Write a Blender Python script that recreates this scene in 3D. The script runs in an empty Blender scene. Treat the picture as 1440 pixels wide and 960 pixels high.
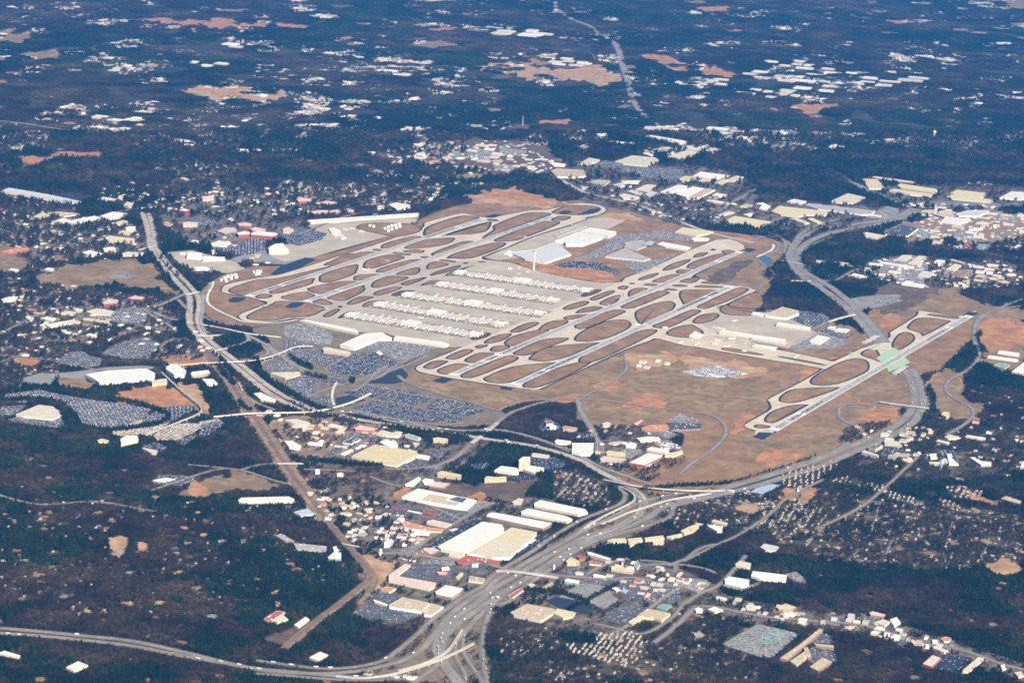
import bpy, bmesh, math, random
import numpy as np
from mathutils import Matrix, Vector

# ------------------------------------------------------------------ camera, light, exposure
SC = bpy.context.scene
CAMP = np.array([-12307.4, -5506.2, 3058.66])
YAW, PITCH, ROLL, FPX = 0.451979, 0.236146, 0.0479115, 3716.35
cy, sy, cp, sp = math.cos(YAW), math.sin(YAW), math.cos(PITCH), math.sin(PITCH)
_f = np.array([cp*cy, cp*sy, -sp]); _r0 = np.array([sy, -cy, 0.]); _u0 = np.cross(_r0, _f)
_r = _r0*math.cos(ROLL)+_u0*math.sin(ROLL); _u = -_r0*math.sin(ROLL)+_u0*math.cos(ROLL)
cd = bpy.data.cameras.new('camera'); cam = bpy.data.objects.new('camera', cd); SC.collection.objects.link(cam)
cam.matrix_world = Matrix(((_r[0], _u[0], -_f[0], CAMP[0]), (_r[1], _u[1], -_f[1], CAMP[1]), (_r[2], _u[2], -_f[2], CAMP[2]), (0, 0, 0, 1)))
cd.sensor_width = 36; cd.sensor_fit = 'HORIZONTAL'; cd.lens = FPX/1440*36
cd.clip_start = 10; cd.clip_end = 200000
cd.dof.use_dof = True; cd.dof.focus_distance = 13500; cd.dof.aperture_fstop = 0.011
SC.camera = cam
SUN_AZ, SUN_EL = math.radians(212), math.radians(33)
w = bpy.data.worlds.new("World"); SC.world = w; w.use_nodes = True
nt = w.node_tree; bg = nt.nodes['Background']
sky = nt.nodes.new('ShaderNodeTexSky'); sky.sky_type = 'NISHITA'; sky.sun_disc = False
sky.sun_elevation = SUN_EL; sky.sun_rotation = SUN_AZ
nt.links.new(sky.outputs[0], bg.inputs[0]); bg.inputs[1].default_value = 0.07
sd = bpy.data.lights.new('sun', 'SUN'); sd.energy = 5.0; sd.angle = math.radians(0.5); sd.color = (1.0, 0.88, 0.70)
sun = bpy.data.objects.new('sun', sd); SC.collection.objects.link(sun)
tosun = Vector((math.sin(SUN_AZ)*math.cos(SUN_EL), math.cos(SUN_AZ)*math.cos(SUN_EL), math.sin(SUN_EL)))
sun.rotation_euler = tosun.to_track_quat('Z', 'Y').to_euler()
SC.view_settings.view_transform = 'Standard'; SC.view_settings.look = 'None'
SC.view_settings.exposure = 1.08; SC.view_settings.gamma = 1.0
SC.cycles.max_bounces = 4; SC.cycles.diffuse_bounces = 2; SC.cycles.volume_bounces = 0
SC.cycles.transparent_max_bounces = 4; SC.cycles.use_denoising = False
SC.cycles.use_adaptive_sampling = False
HAZE_D = 1.75e-5; HAZE_C = (0.05, 0.36, 1.0); HAZE_G = 0.2

# ------------------------------------------------------------------ mapping, parsing
rng = np.random.default_rng(7); random.seed(7)
def gw(px, py, z=0.0):
    px = np.asarray(px, float); py = np.asarray(py, float)
    d = _f*FPX + _r*(px[..., None]-720) + _u*(480-py[..., None])
    t = (z-CAMP[2])/d[..., 2]
    return CAMP[:2]+d[..., :2]*t[..., None]
def proj(x, y, z=0.0):
    X = np.stack([np.asarray(x, float)-CAMP[0], np.asarray(y, float)-CAMP[1], np.zeros_like(np.asarray(x, float))+z-CAMP[2]], -1)
    q = X@_f
    return 720+FPX*(X@_r)/q, 480-FPX*(X@_u)/q
def P(s, fr=(0, 0, 1)):
    ox, oy, k = fr
    return [(ox+float(a.split(',')[0])/k, oy+float(a.split(',')[1])/k) for a in s.split()]
def smooth(pts, n=5, closed=True):
    p = np.array(pts, float); m = len(p); out = []
    for i in range(m if closed else m-1):
        if closed: a, b, c, d = p[(i-1) % m], p[i], p[(i+1) % m], p[(i+2) % m]
        else: a, b, c, d = p[max(i-1, 0)], p[i], p[i+1], p[min(i+2, m-1)]
        for k in range(n):
            t = k/n
            out.append(0.5*((2*b)+(c-a)*t+(2*a-5*b+4*c-d)*t*t+(3*b-a-3*c+d)*t**3))
    if not closed: out.append(p[-1])
    return np.array(out)
# land-cover lookup used only to decide where woods may stand
MW, MH = 1600, 1100; MO = 80
CLS = np.ones((MH, MW), np.uint8)          # 1 = mixed wood
def paint(pts, v):
    p = np.array(pts, float)+MO
    x0, x1 = int(max(0, p[:, 0].min())), int(min(MW-1, p[:, 0].max()+1)); y0, y1 = int(max(0, p[:, 1].min())), int(min(MH-1, p[:, 1].max()+1))
    if x1 <= x0 or y1 <= y0: return
    X, Y = np.meshgrid(np.arange(x0, x1+1)+.5, np.arange(y0, y1+1)+.5); ins = np.zeros(X.shape, bool)
    q = np.roll(p, -1, 0)
    for (ax, ay), (bx, by) in zip(p, q):
        if ay == by: continue
        c = (ay > Y) != (by > Y)
        ins ^= c & (X < (bx-ax)*(Y-ay)/(by-ay)+ax)
    CLS[y0:y1+1, x0:x1+1][ins] = v
def cls(px, py):
    ix = np.clip((px+MO).astype(int), 0, MW-1); iy = np.clip((py+MO).astype(int), 0, MH-1)
    return CLS[iy, ix]
def inpoly(x, y, poly):
    ins = np.zeros(np.shape(x), bool); p = np.asarray(poly, float); q = np.roll(p, -1, 0)
    for (ax, ay), (bx, by) in zip(p, q):
        if ay == by: continue
        ins ^= ((ay > y) != (by > y)) & (x < (bx-ax)*(y-ay)/(by-ay)+ax)
    return ins

# ------------------------------------------------------------------ materials
MATS = {}
def mat(key, cols, scale=0.02, rough=0.9, detail=6, scale2=None, dark=None, spots=None, metallic=0.0, bump=0):
    """cols: colours mixed by world-space noise; dark=(colour, amount) second finer noise for wear"""
    if key in MATS: return MATS[key]
    m = bpy.data.materials.new(key); m.use_nodes = True; n = m.node_tree; N = n.nodes; L = n.links
    b = N['Principled BSDF']; b.inputs['Roughness'].default_value = rough; b.inputs['Metallic'].default_value = metallic
    b.inputs['Specular IOR Level'].default_value = 0.25
    g = N.new('ShaderNodeNewGeometry'); mp = N.new('ShaderNodeMapping'); L.new(g.outputs['Position'], mp.inputs[0])
    t = N.new('ShaderNodeTexNoise'); t.inputs['Scale'].default_value = scale; t.inputs['Detail'].default_value = detail; t.inputs['Roughness'].default_value = .65
    L.new(mp.outputs[0], t.inputs[0])
    r = N.new('ShaderNodeValToRGB'); L.new(t.outputs[0], r.inputs[0]); e = r.color_ramp.elements
    k = len(cols)
    for i, c in enumerate(cols):
        pos = 0.32+0.36*i/max(1, k-1)
        if i < 2: e[i].position = pos; el = e[i]
        else: el = e.new(pos)
        el.color = (*c, 1)
    if k == 1: e[1].color = (*cols[0], 1)
    out = r.outputs[0]
    if dark:
        t2 = N.new('ShaderNodeTexNoise'); t2.inputs['Scale'].default_value = scale2 or scale*8; t2.inputs['Detail'].default_value = 4
        L.new(mp.outputs[0], t2.inputs[0])
        r2 = N.new('ShaderNodeValToRGB'); r2.color_ramp.elements[0].position = .45; r2.color_ramp.elements[1].position = .62
        L.new(t2.outputs[0], r2.inputs[0])
        mu = N.new('ShaderNodeMath'); mu.operation = 'MULTIPLY'; mu.inputs[1].default_value = dark[1]; L.new(r2.outputs[0], mu.inputs[0])
        mx = N.new('ShaderNodeMix'); mx.data_type = 'RGBA'; L.new(mu.outputs[0], mx.inputs[0]); L.new(out, mx.inputs[6]); mx.inputs[7].default_value = (*dark[0], 1)
        out = mx.outputs[2]
    L.new(out, b.inputs['Base Color'])
    MATS[key] = m; return m
def sc(c, k): return tuple(min(1, v*k) for v in c)
def plain(key, c, rough=.85, s=.05):
    return mat(key, [sc(c, .86), c, sc(c, 1.1)], s, rough, 4)
M = {}
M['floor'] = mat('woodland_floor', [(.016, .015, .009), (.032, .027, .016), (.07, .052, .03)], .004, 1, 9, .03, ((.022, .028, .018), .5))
M['grass'] = mat('dry_grass', [(.16, .098, .05), (.24, .15, .078), (.32, .215, .118)], .007, 1, 9, .022, ((.13, .11, .062), .65))
M['infield'] = mat('infield_grass', [(.155, .085, .038), (.25, .14, .063), (.34, .21, .10)], .009, 1, 9, .04, ((.17, .125, .075), .6))
M['olive'] = mat('olive_grass', [(.165, .105, .048), (.25, .158, .074), (.34, .222, .11)], .006, 1, 9, .02, ((.09, .085, .05), .55))
M['clay'] = mat('red_clay', [(.20, .105, .045), (.36, .15, .055), (.44, .205, .08), (.46, .29, .14)], .010, 1, 9, .022, ((.24, .15, .09), .8))
M['sand'] = mat('pale_clay', [(.22, .135, .065), (.34, .195, .092), (.43, .29, .155), (.48, .37, .23)], .010, 1, 9, .03, ((.34, .19, .11), .7))
M['scrub'] = mat('scrub', [(.065, .048, .034), (.12, .08, .055), (.20, .13, .082)], .012, 1, 9, .05, ((.05, .048, .034), .6))
M['green'] = mat('winter_green', [(.06, .085, .035), (.09, .11, .05), (.13, .12, .07)], .01, 1, 6)
M['paintgreen'] = mat('green_netting', [(.27, .40, .24), (.34, .48, .30), (.30, .42, .27)], .02, .9, 4)
M['concrete'] = mat('concrete', [(.45, .38, .27), (.54, .46, .335), (.60, .52, .395)], .006, .9, 8, .03, ((.33, .30, .26), .4))
M['apron'] = mat('apron_concrete', [(.34, .29, .22), (.42, .36, .27), (.50, .43, .33)], .005, .9, 8, .02, ((.27, .245, .22), .45))
M['runway'] = mat('runway_concrete', [(.40, .385, .35), (.50, .475, .42), (.56, .53, .47)], .008, .9, 6, .05, ((.25, .25, .25), .4))
M['rubber'] = mat('rubber_marks', [(.07, .075, .085), (.13, .13, .14), (.2, .2, .2)], .02, .9, 6)
M['shoulder'] = mat('asphalt_shoulder_and_mouth_shade', [(.018, .021, .030), (.028, .031, .04)], .02, .9, 4)  # also colours the painted shade in the tunnel portals
M['asphalt'] = mat('asphalt', [(.06, .067, .085), (.09, .097, .115), (.14, .14, .15)], .012, .9, 8, .05, ((.07, .075, .085), .4))
M['darkasphalt'] = mat('fresh_asphalt_and_mouth_shade', [(.016, .026, .05), (.024, .036, .062)], .02, .85, 4)  # also colours the painted shade inside the arched hangar
M['oldasphalt'] = mat('worn_asphalt', [(.19, .18, .175), (.25, .24, .225), (.3, .285, .26)], .01, .9, 8, .04, ((.14, .14, .14), .4))
M['white_paint'] = mat('white_paint', [(.7, .7, .68), (.8, .8, .78)], .05, .8, 4)
M['ballast'] = mat('ballast', [(.17, .115, .075), (.27, .18, .115), (.36, .25, .16)], .015, 1, 9, .05, ((.11, .08, .055), .6))
M['rail'] = plain('rail_steel', (.13, .09, .07), .5)
M['stained'] = mat('stained_concrete', [(.22, .20, .17), (.30, .265, .215), (.38, .33, .26)], .012, .9, 9, .04, ((.15, .14, .125), .6))
M['pond'] = mat('pond_water', [(.02, .05, .055), (.03, .065, .065)], .01, .15, 3)
M['court'] = mat('court_paint', [(.17, .25, .22), (.24, .31, .27)], .03, .8, 3)
M['bluetarp'] = mat('pale_blue_yard', [(.28, .36, .44), (.36, .42, .48)], .02, .8, 4)
M['verge'] = mat('road_verge', [(.13, .10, .07), (.19, .145, .10), (.24, .17, .12)], .012, 1, 8, .05, ((.08, .085, .05), .5))
M['hr_g'] = plain('shingle_grey', (.17, .165, .17)); M['hr_b'] = plain('shingle_brown', (.15, .10, .08)); M['hr_t'] = plain('shingle_tan', (.27, .21, .16)); M['hr_s'] = plain('shingle_pale', (.36, .35, .33)); M['hr_k'] = plain('shingle_dark', (.07, .068, .075))
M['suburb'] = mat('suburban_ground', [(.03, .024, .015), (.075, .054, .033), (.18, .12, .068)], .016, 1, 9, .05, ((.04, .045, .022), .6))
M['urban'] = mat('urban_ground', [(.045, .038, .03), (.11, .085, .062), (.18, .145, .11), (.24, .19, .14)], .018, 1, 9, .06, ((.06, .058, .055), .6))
M['worn'] = mat('worn_runway', [(.24, .24, .235), (.33, .325, .31), (.42, .40, .37)], .006, .9, 9, .05, ((.17, .17, .175), .5))
M['curb'] = plain('barrier_concrete', (.46, .44, .39))
def roadmat(key, base, wid, lanes, line=.55):
    m = bpy.data.materials.new(key); m.use_nodes = True; n = m.node_tree; N = n.nodes; L = n.links
    b = N['Principled BSDF']; b.inputs['Roughness'].default_value = .9; b.inputs['Specular IOR Level'].default_value = .25
    g = N.new('ShaderNodeNewGeometry'); t = N.new('ShaderNodeTexNoise'); t.inputs['Scale'].default_value = .01; t.inputs['Detail'].default_value = 8
    L.new(g.outputs['Position'], t.inputs[0]); r = N.new('ShaderNodeValToRGB'); L.new(t.outputs[0], r.inputs[0])
    r.color_ramp.elements[0].position = .3; r.color_ramp.elements[1].position = .7
    r.color_ramp.elements[0].color = (*sc(base, .8), 1); r.color_ramp.elements[1].color = (*sc(base, 1.2), 1)
    uv = N.new('ShaderNodeUVMap'); s = N.new('ShaderNodeSeparateXYZ'); L.new(uv.outputs[0], s.inputs[0])
    # wheel tracks and lane lines: u runs 0..1 across, v in metres along
    a = N.new('ShaderNodeMath'); a.operation = 'MULTIPLY'; a.inputs[1].default_value = lanes; L.new(s.outputs[0], a.inputs[0])
    fr = N.new('ShaderNodeMath'); fr.operation = 'FRACT'; L.new(a.outputs[0], fr.inputs[0])
    pp = N.new('ShaderNodeMath'); pp.operation = 'PINGPONG'; pp.inputs[1].default_value = .5; L.new(fr.outputs[0], pp.inputs[0])
    rr = N.new('ShaderNodeValToRGB'); L.new(pp.outputs[0], rr.inputs[0]); e = rr.color_ramp.elements
    e[0].position = .0; e[0].color = (2.3, 2.2, 2.0, 1); e[1].position = .12; e[1].color = (1, 1, 1, 1)
    e2 = e.new(.5); e2.color = (.6, .61, .65, 1)
    mx = N.new('ShaderNodeMix'); mx.data_type = 'RGBA'; mx.blend_type = 'MULTIPLY'; mx.inputs[0].default_value = 1
    L.new(r.outputs[0], mx.inputs[6]); L.new(rr.outputs[0], mx.inputs[7]); L.new(mx.outputs[2], b.inputs['Base Color'])
    MATS[key] = m; return m
M['hwy'] = roadmat('highway_asphalt', (.22, .205, .185), 20, 5)
M['hwyl'] = roadmat('highway_concrete', (.38, .335, .28), 20, 5)
M['ramp'] = roadmat('ramp_concrete', (.27, .25, .225), 9, 2)
M['road'] = roadmat('street_asphalt', (.23, .215, .20), 10, 2)
M['bridge'] = roadmat('bridge_concrete', (.44, .41, .35), 9, 2)
M['pale'] = roadmat('pale_concrete_deck', (.58, .55, .48), 9, 2)

# ------------------------------------------------------------------ object helpers
COL = SC.collection
def link(name, me, parent=None, label=None, cat=None, group=None, kind=None, loc=None):
    o = bpy.data.objects.new(name, me); COL.objects.link(o)
    if parent is not None: o.parent = parent
    if loc is not None: o.location = loc
    if label: o['label'] = label
    if cat: o['category'] = cat
    if group: o['group'] = group
    if kind: o['kind'] = kind
    return o
def mesh(name, v, f, m, mi=None):
    me = bpy.data.meshes.new(name); me.from_pydata([tuple(map(float, a)) for a in v], [], [tuple(map(int, a)) for a in f])
    for q in (m if isinstance(m, (list, tuple)) else [m]): me.materials.append(q)
    if mi is not None: me.polygons.foreach_set('material_index', mi)
    me.update(); return me
def empty(name, x, y, label, cat, group=None, z=0):
    return link(name, None, None, label, cat, group, None, (float(x), float(y), float(z)))
from mathutils.geometry import delaunay_2d_cdt
def tess(w_):
    c = w_.mean(0); r = delaunay_2d_cdt([Vector(p-c) for p in w_], [], [list(range(len(w_)))], 1, .01)
    out = []
    for f in r[2]:
        p = [r[0][i] for i in f]; a = sum(p[i].x*p[(i+1) % len(p)].y-p[i].y*p[(i+1) % len(p)].x for i in range(len(p)))
        if abs(a) > .01: out.append(list(f) if a > 0 else list(f)[::-1])
    return [(v.x+c[0], v.y+c[1]) for v in r[0]], out
LV = {}
def flat(name, m, pts, z, sm=0, clear=0, kind='structure', label=None):
    p = smooth(pts, sm) if sm else np.array(pts, float)
    if sm and m in ('grass','infield','olive','clay','sand','scrub','ballast') and name != 'airport_field':
        s_ = min(np.ptp(p[:,0]), np.ptp(p[:,1])*3); p = rough(p, min(6.0, s_*.13) if s_ > 45 else s_*.09)
    if clear is not None: paint(p, clear)
    w_ = gw(p[:, 0], p[:, 1]); k = LV.get(z, 0); LV[z] = k+1
    zz = z*1.5+(k % 13)*.015+(int(z*100) % 7)*.0021
    vs, fs = tess(w_); me = mesh(name, [(a, b, zz) for a, b in vs], fs, M[m] if isinstance(m, str) else m)
    return link(name, me, kind=kind)
def wline(pts, sm=4, step=None):
    p = smooth(pts, sm, False) if sm else np.array(pts, float)
    if len(pts) > 3:                    # even out the traced line
        t = np.r_[0, np.cumsum(np.linalg.norm(np.diff(p, axis=0), axis=1))]; k = max(6, int(t[-1]/2.5)); u = np.linspace(0, t[-1], k)
        p = np.stack([np.interp(u, t, p[:, 0]), np.interp(u, t, p[:, 1])], 1)
        for _ in range(4): p[1:-1] = p[1:-1]*.5+(p[:-2]+p[2:])*.25
        w_ = gw(p[:, 0], p[:, 1]); t = np.r_[0, np.cumsum(np.linalg.norm(np.diff(w_, axis=0), axis=1))]
        if t[-1] > 150:
            st = 12. if p[:, 1].min() > 330 else 40.
            u = np.linspace(0, t[-1], max(8, int(t[-1]/st))); w_ = np.stack([np.interp(u, t, w_[:, 0]), np.interp(u, t, w_[:, 1])], 1)
            for _ in range(12): w_[1:-1] = w_[1:-1]*.5+(w_[:-2]+w_[2:])*.25
        return w_
    return gw(p[:, 0], p[:, 1])
def offs(w_, d):
    t = np.gradient(w_, axis=0); t /= np.linalg.norm(t, axis=1)[:, None]+1e-9
    return w_+np.stack([-t[:, 1], t[:, 0]], 1)*d
def strip_mesh(name, w_, width, z, m, off=0.0, thick=0.0):
    a, b = offs(w_, off+width/2), offs(w_, off-width/2); n = len(w_)
    z = np.broadcast_to(z, (n,)); s = np.r_[0, np.cumsum(np.linalg.norm(np.diff(w_, axis=0), axis=1))]
    v = [(*a[i], z[i]) for i in range(n)]+[(*b[i], z[i]) for i in range(n)]
    f = [(i+n, i+n+1, i+1, i) for i in range(n-1)]
    if thick:
        v += [(*a[i], z[i]-thick) for i in range(n)]+[(*b[i], z[i]-thick) for i in range(n)]
        f += [(i, i+1, i+1+2*n, i+2*n) for i in range(n-1)]+[(i+1+n, i+n, i+3*n, i+1+3*n) for i in range(n-1)]
        f += [(i+2*n, i+1+2*n, i+1+3*n, i+3*n) for i in range(n-1)]
    me = mesh(name, v, f, m); uv = me.uv_layers.new(name='UVMap')
    vu = np.zeros((len(v), 2)); vu[:n, 0] = 0; vu[n:2*n, 0] = 1; vu[:n, 1] = s; vu[n:2*n, 1] = s
    if thick: vu[2*n:3*n, 0] = .25; vu[3*n:, 0] = .25
    li = np.zeros(len(me.loops), int); me.loops.foreach_get('vertex_index', li)
    uv.data.foreach_set('uv', vu[li].ravel()); return me
def clear_line(w_, half, v=0):
    a, b = offs(w_, half), offs(w_, -half)
    ring = np.r_[a, b[::-1]]; px, py = proj(ring[:, 0], ring[:, 1]); n = len(w_)
    for i in range(n-1):
        q = [i, i+1, 2*n-2-i, 2*n-1-i]; paint([(px[j], py[j]) for j in q], v)
ROADZ = [0]
def road(name, m, pts, width, z=None, clear=4, sm=4, margin=True):
    w_ = wline(pts, sm); ROADZ[0] += 1; i = ROADZ[0]
    if margin: link('road_verge', strip_mesh('road_verge', w_, width+11, 1.3+(i % 6)*.05, M['verge']), kind='structure')
    o = link(name, strip_mesh(name, w_, width, z or 1.68+(i % 14)*.055, M[m]), kind='structure')
    clear_line(w_, width/2+clear); return w_
def bridge(name, label, pts, width, h, m='bridge', ends=True, piers=70, sm=4, cat='bridge', flat_ends=(0, 0)):
    """elevated deck with parapets and piers"""
    w_ = wline(pts, sm); n = len(w_); s = np.r_[0, np.cumsum(np.linalg.norm(np.diff(w_, axis=0), axis=1))]
    # the traced line is where the deck is seen: move it to where a deck of height h stands
    sh = (w_-CAMP[:2])/CAMP[2]
    zz = np.full(n, float(h))
    L_ = s[-1]
    if flat_ends[0]: zz = np.minimum(zz, 1.2+(h-1.2)*np.clip(s/flat_ends[0], 0, 1))
    if flat_ends[1]: zz = np.minimum(zz, 1.2+(h-1.2)*np.clip((L_-s)/flat_ends[1], 0, 1))
    zz = np.maximum(zz, 3.0); clear_line(w_, width/2+3); w_ = w_-sh*zz[:, None]; clear_line(w_, width/2+5)
    c = w_.mean(0); e = empty(name, *c, label, cat)
    def sub(nm, me):
        me.transform(Matrix.Translation((-c[0], -c[1], 0))); return link(nm, me, e)
    sub('deck', strip_mesh('deck', w_, width, zz, M[m], thick=1.8))
    for sgn in (-1, 1):
        sub('parapet', strip_mesh('parapet', w_, .6, zz+1.1, M['curb'], off=sgn*(width/2-.3), thick=1.09))
    d = piers*.5
    while d < L_-piers*.3:
        x = np.interp(d, s, w_[:, 0]); y = np.interp(d, s, w_[:, 1]); z1 = np.interp(d, s, zz)-1.8
        if z1 > 2.5:
            t = np.array([np.interp(d+1, s, w_[:, 0])-x, np.interp(d+1, s, w_[:, 1])-y]); a = math.atan2(t[1], t[0])
            me = box_mesh('pier', 2.2, width*.55, z1, M['curb']); me2 = me
            me.transform(Matrix.Rotation(a, 4, 'Z')); o = link('pier', me, e, loc=(x-c[0], y-c[1], 0))
        d += piers
    return e
def box_mesh(name, sx, sy_, h, m, z0=0):
    v = [(x*sx/2, y*sy_/2, z) for z in (z0, z0+h) for x, y in ((-1, -1), (1, -1), (1, 1), (-1, 1))]
    f = [(0, 1, 5, 4), (1, 2, 6, 5), (2, 3, 7, 6), (3, 0, 4, 7), (4, 5, 6, 7), (3, 2, 1, 0)]
    return mesh(name, v, f, m)
def rough(p, amp):
    """uneven natural edge for fields and clearings"""
    d = np.linalg.norm(np.roll(p, -1, 0)-p, axis=1); out = []
    for i in range(len(p)):
        n = max(1, int(d[i]/1.6)); 
        for k in range(n): out.append(p[i]+(p[(i+1) % len(p)]-p[i])*k/n)
    o = np.array(out); t = np.cumsum(np.r_[0, np.linalg.norm(np.diff(o, axis=0), axis=1)])
    r = np.random.default_rng(int(abs(p[0, 0]*7+p[0, 1])*3) % 100000); n = np.zeros((len(o), 2))
    for wl, a in ((40, 1.0), (17, .8), (7, .6), (3.2, .35)):
        k = max(3, int(t[-1]/wl)); c = r.normal(size=(k+1, 2)); c[-1] = c[0]; x = t/t[-1]*k if t[-1] > 0 else t; i = np.clip(x.astype(int), 0, k-1); fr = (x-i)[:, None]; fr = fr*fr*(3-2*fr)
        n += (c[i]*(1-fr)+c[i+1]*fr)*a
    return o+n*np.array([amp, amp*.45])
# ------------------------------------------------------------------ ground
def ground():
    v = []; f = []; n = 40
    for j in range(n+1):
        for i in range(n+1):
            v.append((-30000+110000*i/n, -50000+120000*j/n, 0))
    for j in range(n):
        for i in range(n):
            a = j*(n+1)+i; f.append((a, a+1, a+n+2, a+n+1))
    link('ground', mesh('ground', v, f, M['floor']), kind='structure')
ground()
Fm = (480, 320, 3); FA = (560, 480, 6); FB = (780, 300, 4.5); FC = (290, 360, 6); FD = (580, 270, 4.8)
FE = (460, 360, 6); FF = (380, 280, 6); FG = (1020, 420, 3.79); FH = (840, 400, 4); FI = (400, 420, 6); FT = (660, 300, 6)
# big open fields around the airfield
flat('airport_field', 'infield', P("280,414 298,396 325,382 360,374 400,374 440,362 480,352 560,328 592,308 640,290 700,283 770,285 850,280 900,296 960,318 1036,328 1092,338 1110,352 1075,384 1086,402 1060,440 1140,455 1215,470 1222,438 1290,405 1345,412 1400,440 1372,470 1322,520 1290,528 1262,560 1262,608 1140,655 960,692 905,690 862,664 940,644 962,610 900,598 820,590 812,562 740,565 705,574 640,562 596,540 578,545 556,532 600,500 500,470 420,452 350,460 300,450 286,436"), .10, 2)
for s, m in (("565,545 583,530 640,540 700,552 765,552 850,520 910,495 905,520 850,545 810,562 740,560 702,570 640,560", 'olive'),
             ("820,545 880,505 960,512 1060,525 1130,540 1088,572 1060,575 960,575 880,565 822,565", 'olive'),
             ("826,520 900,490 940,492 930,515 850,545 815,555", 'olive'),
             ("935,560 1000,540 1070,545 1050,572 1000,580 950,570", 'olive'),
             ("1060,600 1100,622 1185,578 1230,590 1215,615 1130,650 1080,655 1050,640 1035,620", 'olive'),
             ("1262,520 1330,462 1360,450 1340,490 1300,525", 'infield'),
             ("905,690 960,650 1010,645 1080,655 1040,672 970,690", 'infield'),
             ("300,420 318,412 345,420 372,428 368,436 335,445 300,440 286,430", 'infield'),
             ("812,565 880,566 940,575 935,590 900,598 850,597 815,590", 'olive'),
             ("1090,372 1110,355 1104,345 1050,352 1000,372 985,388 1040,404 1064,402", 'grass'),
             ("985,388 1020,375 1050,366 1060,372 1030,392 1012,398", 'scrub')):
    flat('grass_field', m, P(s), .22, 3)
for s, m in (("648,275 700,268 735,270 790,282 800,288 770,293 720,291 672,288", 'sand'), ("662,272 720,268 760,276 745,284 690,280", 'clay'),
             ("730,384 800,398 870,400 880,392 860,372 845,380 820,376 740,372", 'clay'), ("792,380 812,365 832,372 812,388", 'clay'),
             ("850,300 880,298 905,306 890,311 868,309 845,312", 'sand'), ("1015,335 1060,335 1072,344 1040,350 1010,346", 'clay'),
             ("1105,520 1150,512 1205,512 1217,520 1190,545 1150,555 1140,545", 'clay'), ("884,505 940,495 960,505 930,515 895,520", 'sand'),
             ("955,505 1000,500 1070,510 1075,524 1040,528 985,522 960,515", 'sand'), ("1020,600 1045,583 1062,585 1058,598 1030,606", 'clay'),
             ("843,540 872,532 880,540 860,550 845,548", 'clay'), ("870,560 905,552 930,566 900,574 875,570", 'clay'),
             ("1238,448 1262,440 1270,450 1250,460 1238,458", 'clay'), ("1288,412 1330,398 1350,420 1320,428 1290,430", 'grass'),
             ("1376,455 1400,448 1440,458 1440,505 1410,498 1392,490 1380,470", 'clay'), ("1380,505 1440,490 1440,520 1400,515", 'grass'),
             ("1200,575 1215,562 1250,568 1268,575 1260,598 1235,605 1210,592", 'clay'), ("1310,530 1340,525 1350,545 1338,560 1312,555", 'clay'),
             ("1060,640 1095,628 1130,640 1110,650 1075,652", 'clay'), ("775,563 800,556 822,562 800,568", 'clay'),
             ("1290,375 1350,370 1440,375 1440,400 1350,405 1290,395", 'scrub'), ("1270,440 1300,425 1380,428 1440,430 1440,445 1400,448 1330,450", 'grass'),
             ("1225,415 1262,395 1300,385 1330,400 1300,420 1260,440 1228,436", 'scrub'), ("1195,420 1260,414 1263,420 1235,432 1195,435", 'oldasphalt'),
             ("1090,440 1120,438 1180,455 1212,470 1200,490 1150,505 1060,497 1040,470 1020,450", 'grass'),
             ("60,385 110,375 180,362 215,372 235,392 240,412 205,405 170,395 120,402 75,398", 'grass'), ("190,378 225,372 232,388 200,392", 'clay'),
             ("20,505 50,498 56,508 30,515", 'clay'), ("160,560 230,540 270,548 285,575 240,578 180,568", 'clay'),
             ("255,545 275,540 290,560 302,582 290,585", 'sand'), ("240,492 285,503 300,510 285,514 232,508", 'clay'),
             ("265,690 300,670 350,665 400,682 360,690 300,692 270,698", 'grass'), ("262,684 282,676 290,692 270,700", 'clay'),
             ("548,690 570,680 572,692 550,702", 'clay'), ("590,690 640,684 700,680 755,674 758,690 735,705 700,710 640,702", 'scrub'),
             ("652,698 680,690 688,700 665,706", 'clay'), ("1105,690 1130,684 1155,690 1140,700 1105,700", 'clay'), ("1038,715 1055,706 1068,712 1050,722", 'sand'),
             ("415,620 480,600 520,590 540,600 500,612 440,625", 'ballast'), ("385,590 440,585 530,610 500,640 420,640 400,610", 'ballast'),
             ("440,660 540,650 560,665 520,690 470,690", 'scrub'), ("310,375 345,368 400,372 420,366 470,345 450,340 380,350 330,362", 'oldasphalt'),
             ("0,345 30,350 35,372 0,382", 'grass'), ("270,330 310,325 330,335 300,345", 'grass'), ("170,600 240,620 260,610 200,590", 'grass'),
             ("1205,520 1262,525 1285,560 1262,570 1205,560", 'grass'), ("1140,600 1200,560 1215,570 1190,610 1150,620", 'grass'),
             ("1300,535 1340,520 1360,560 1380,590 1350,590 1305,575", 'grass'), ("1360,690 1395,702 1400,715 1370,708", 'clay'), ("1395,795 1425,785 1430,800 1400,805", 'sand'),
             ("375,900 430,880 440,890 400,905", 'scrub'), ("155,760 180,755 175,785 165,782", 'sand'), ("190,762 210,765 205,775 193,772", 'sand'),
             ):
    flat('clearing', m, P(s), .34, 3)
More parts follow.
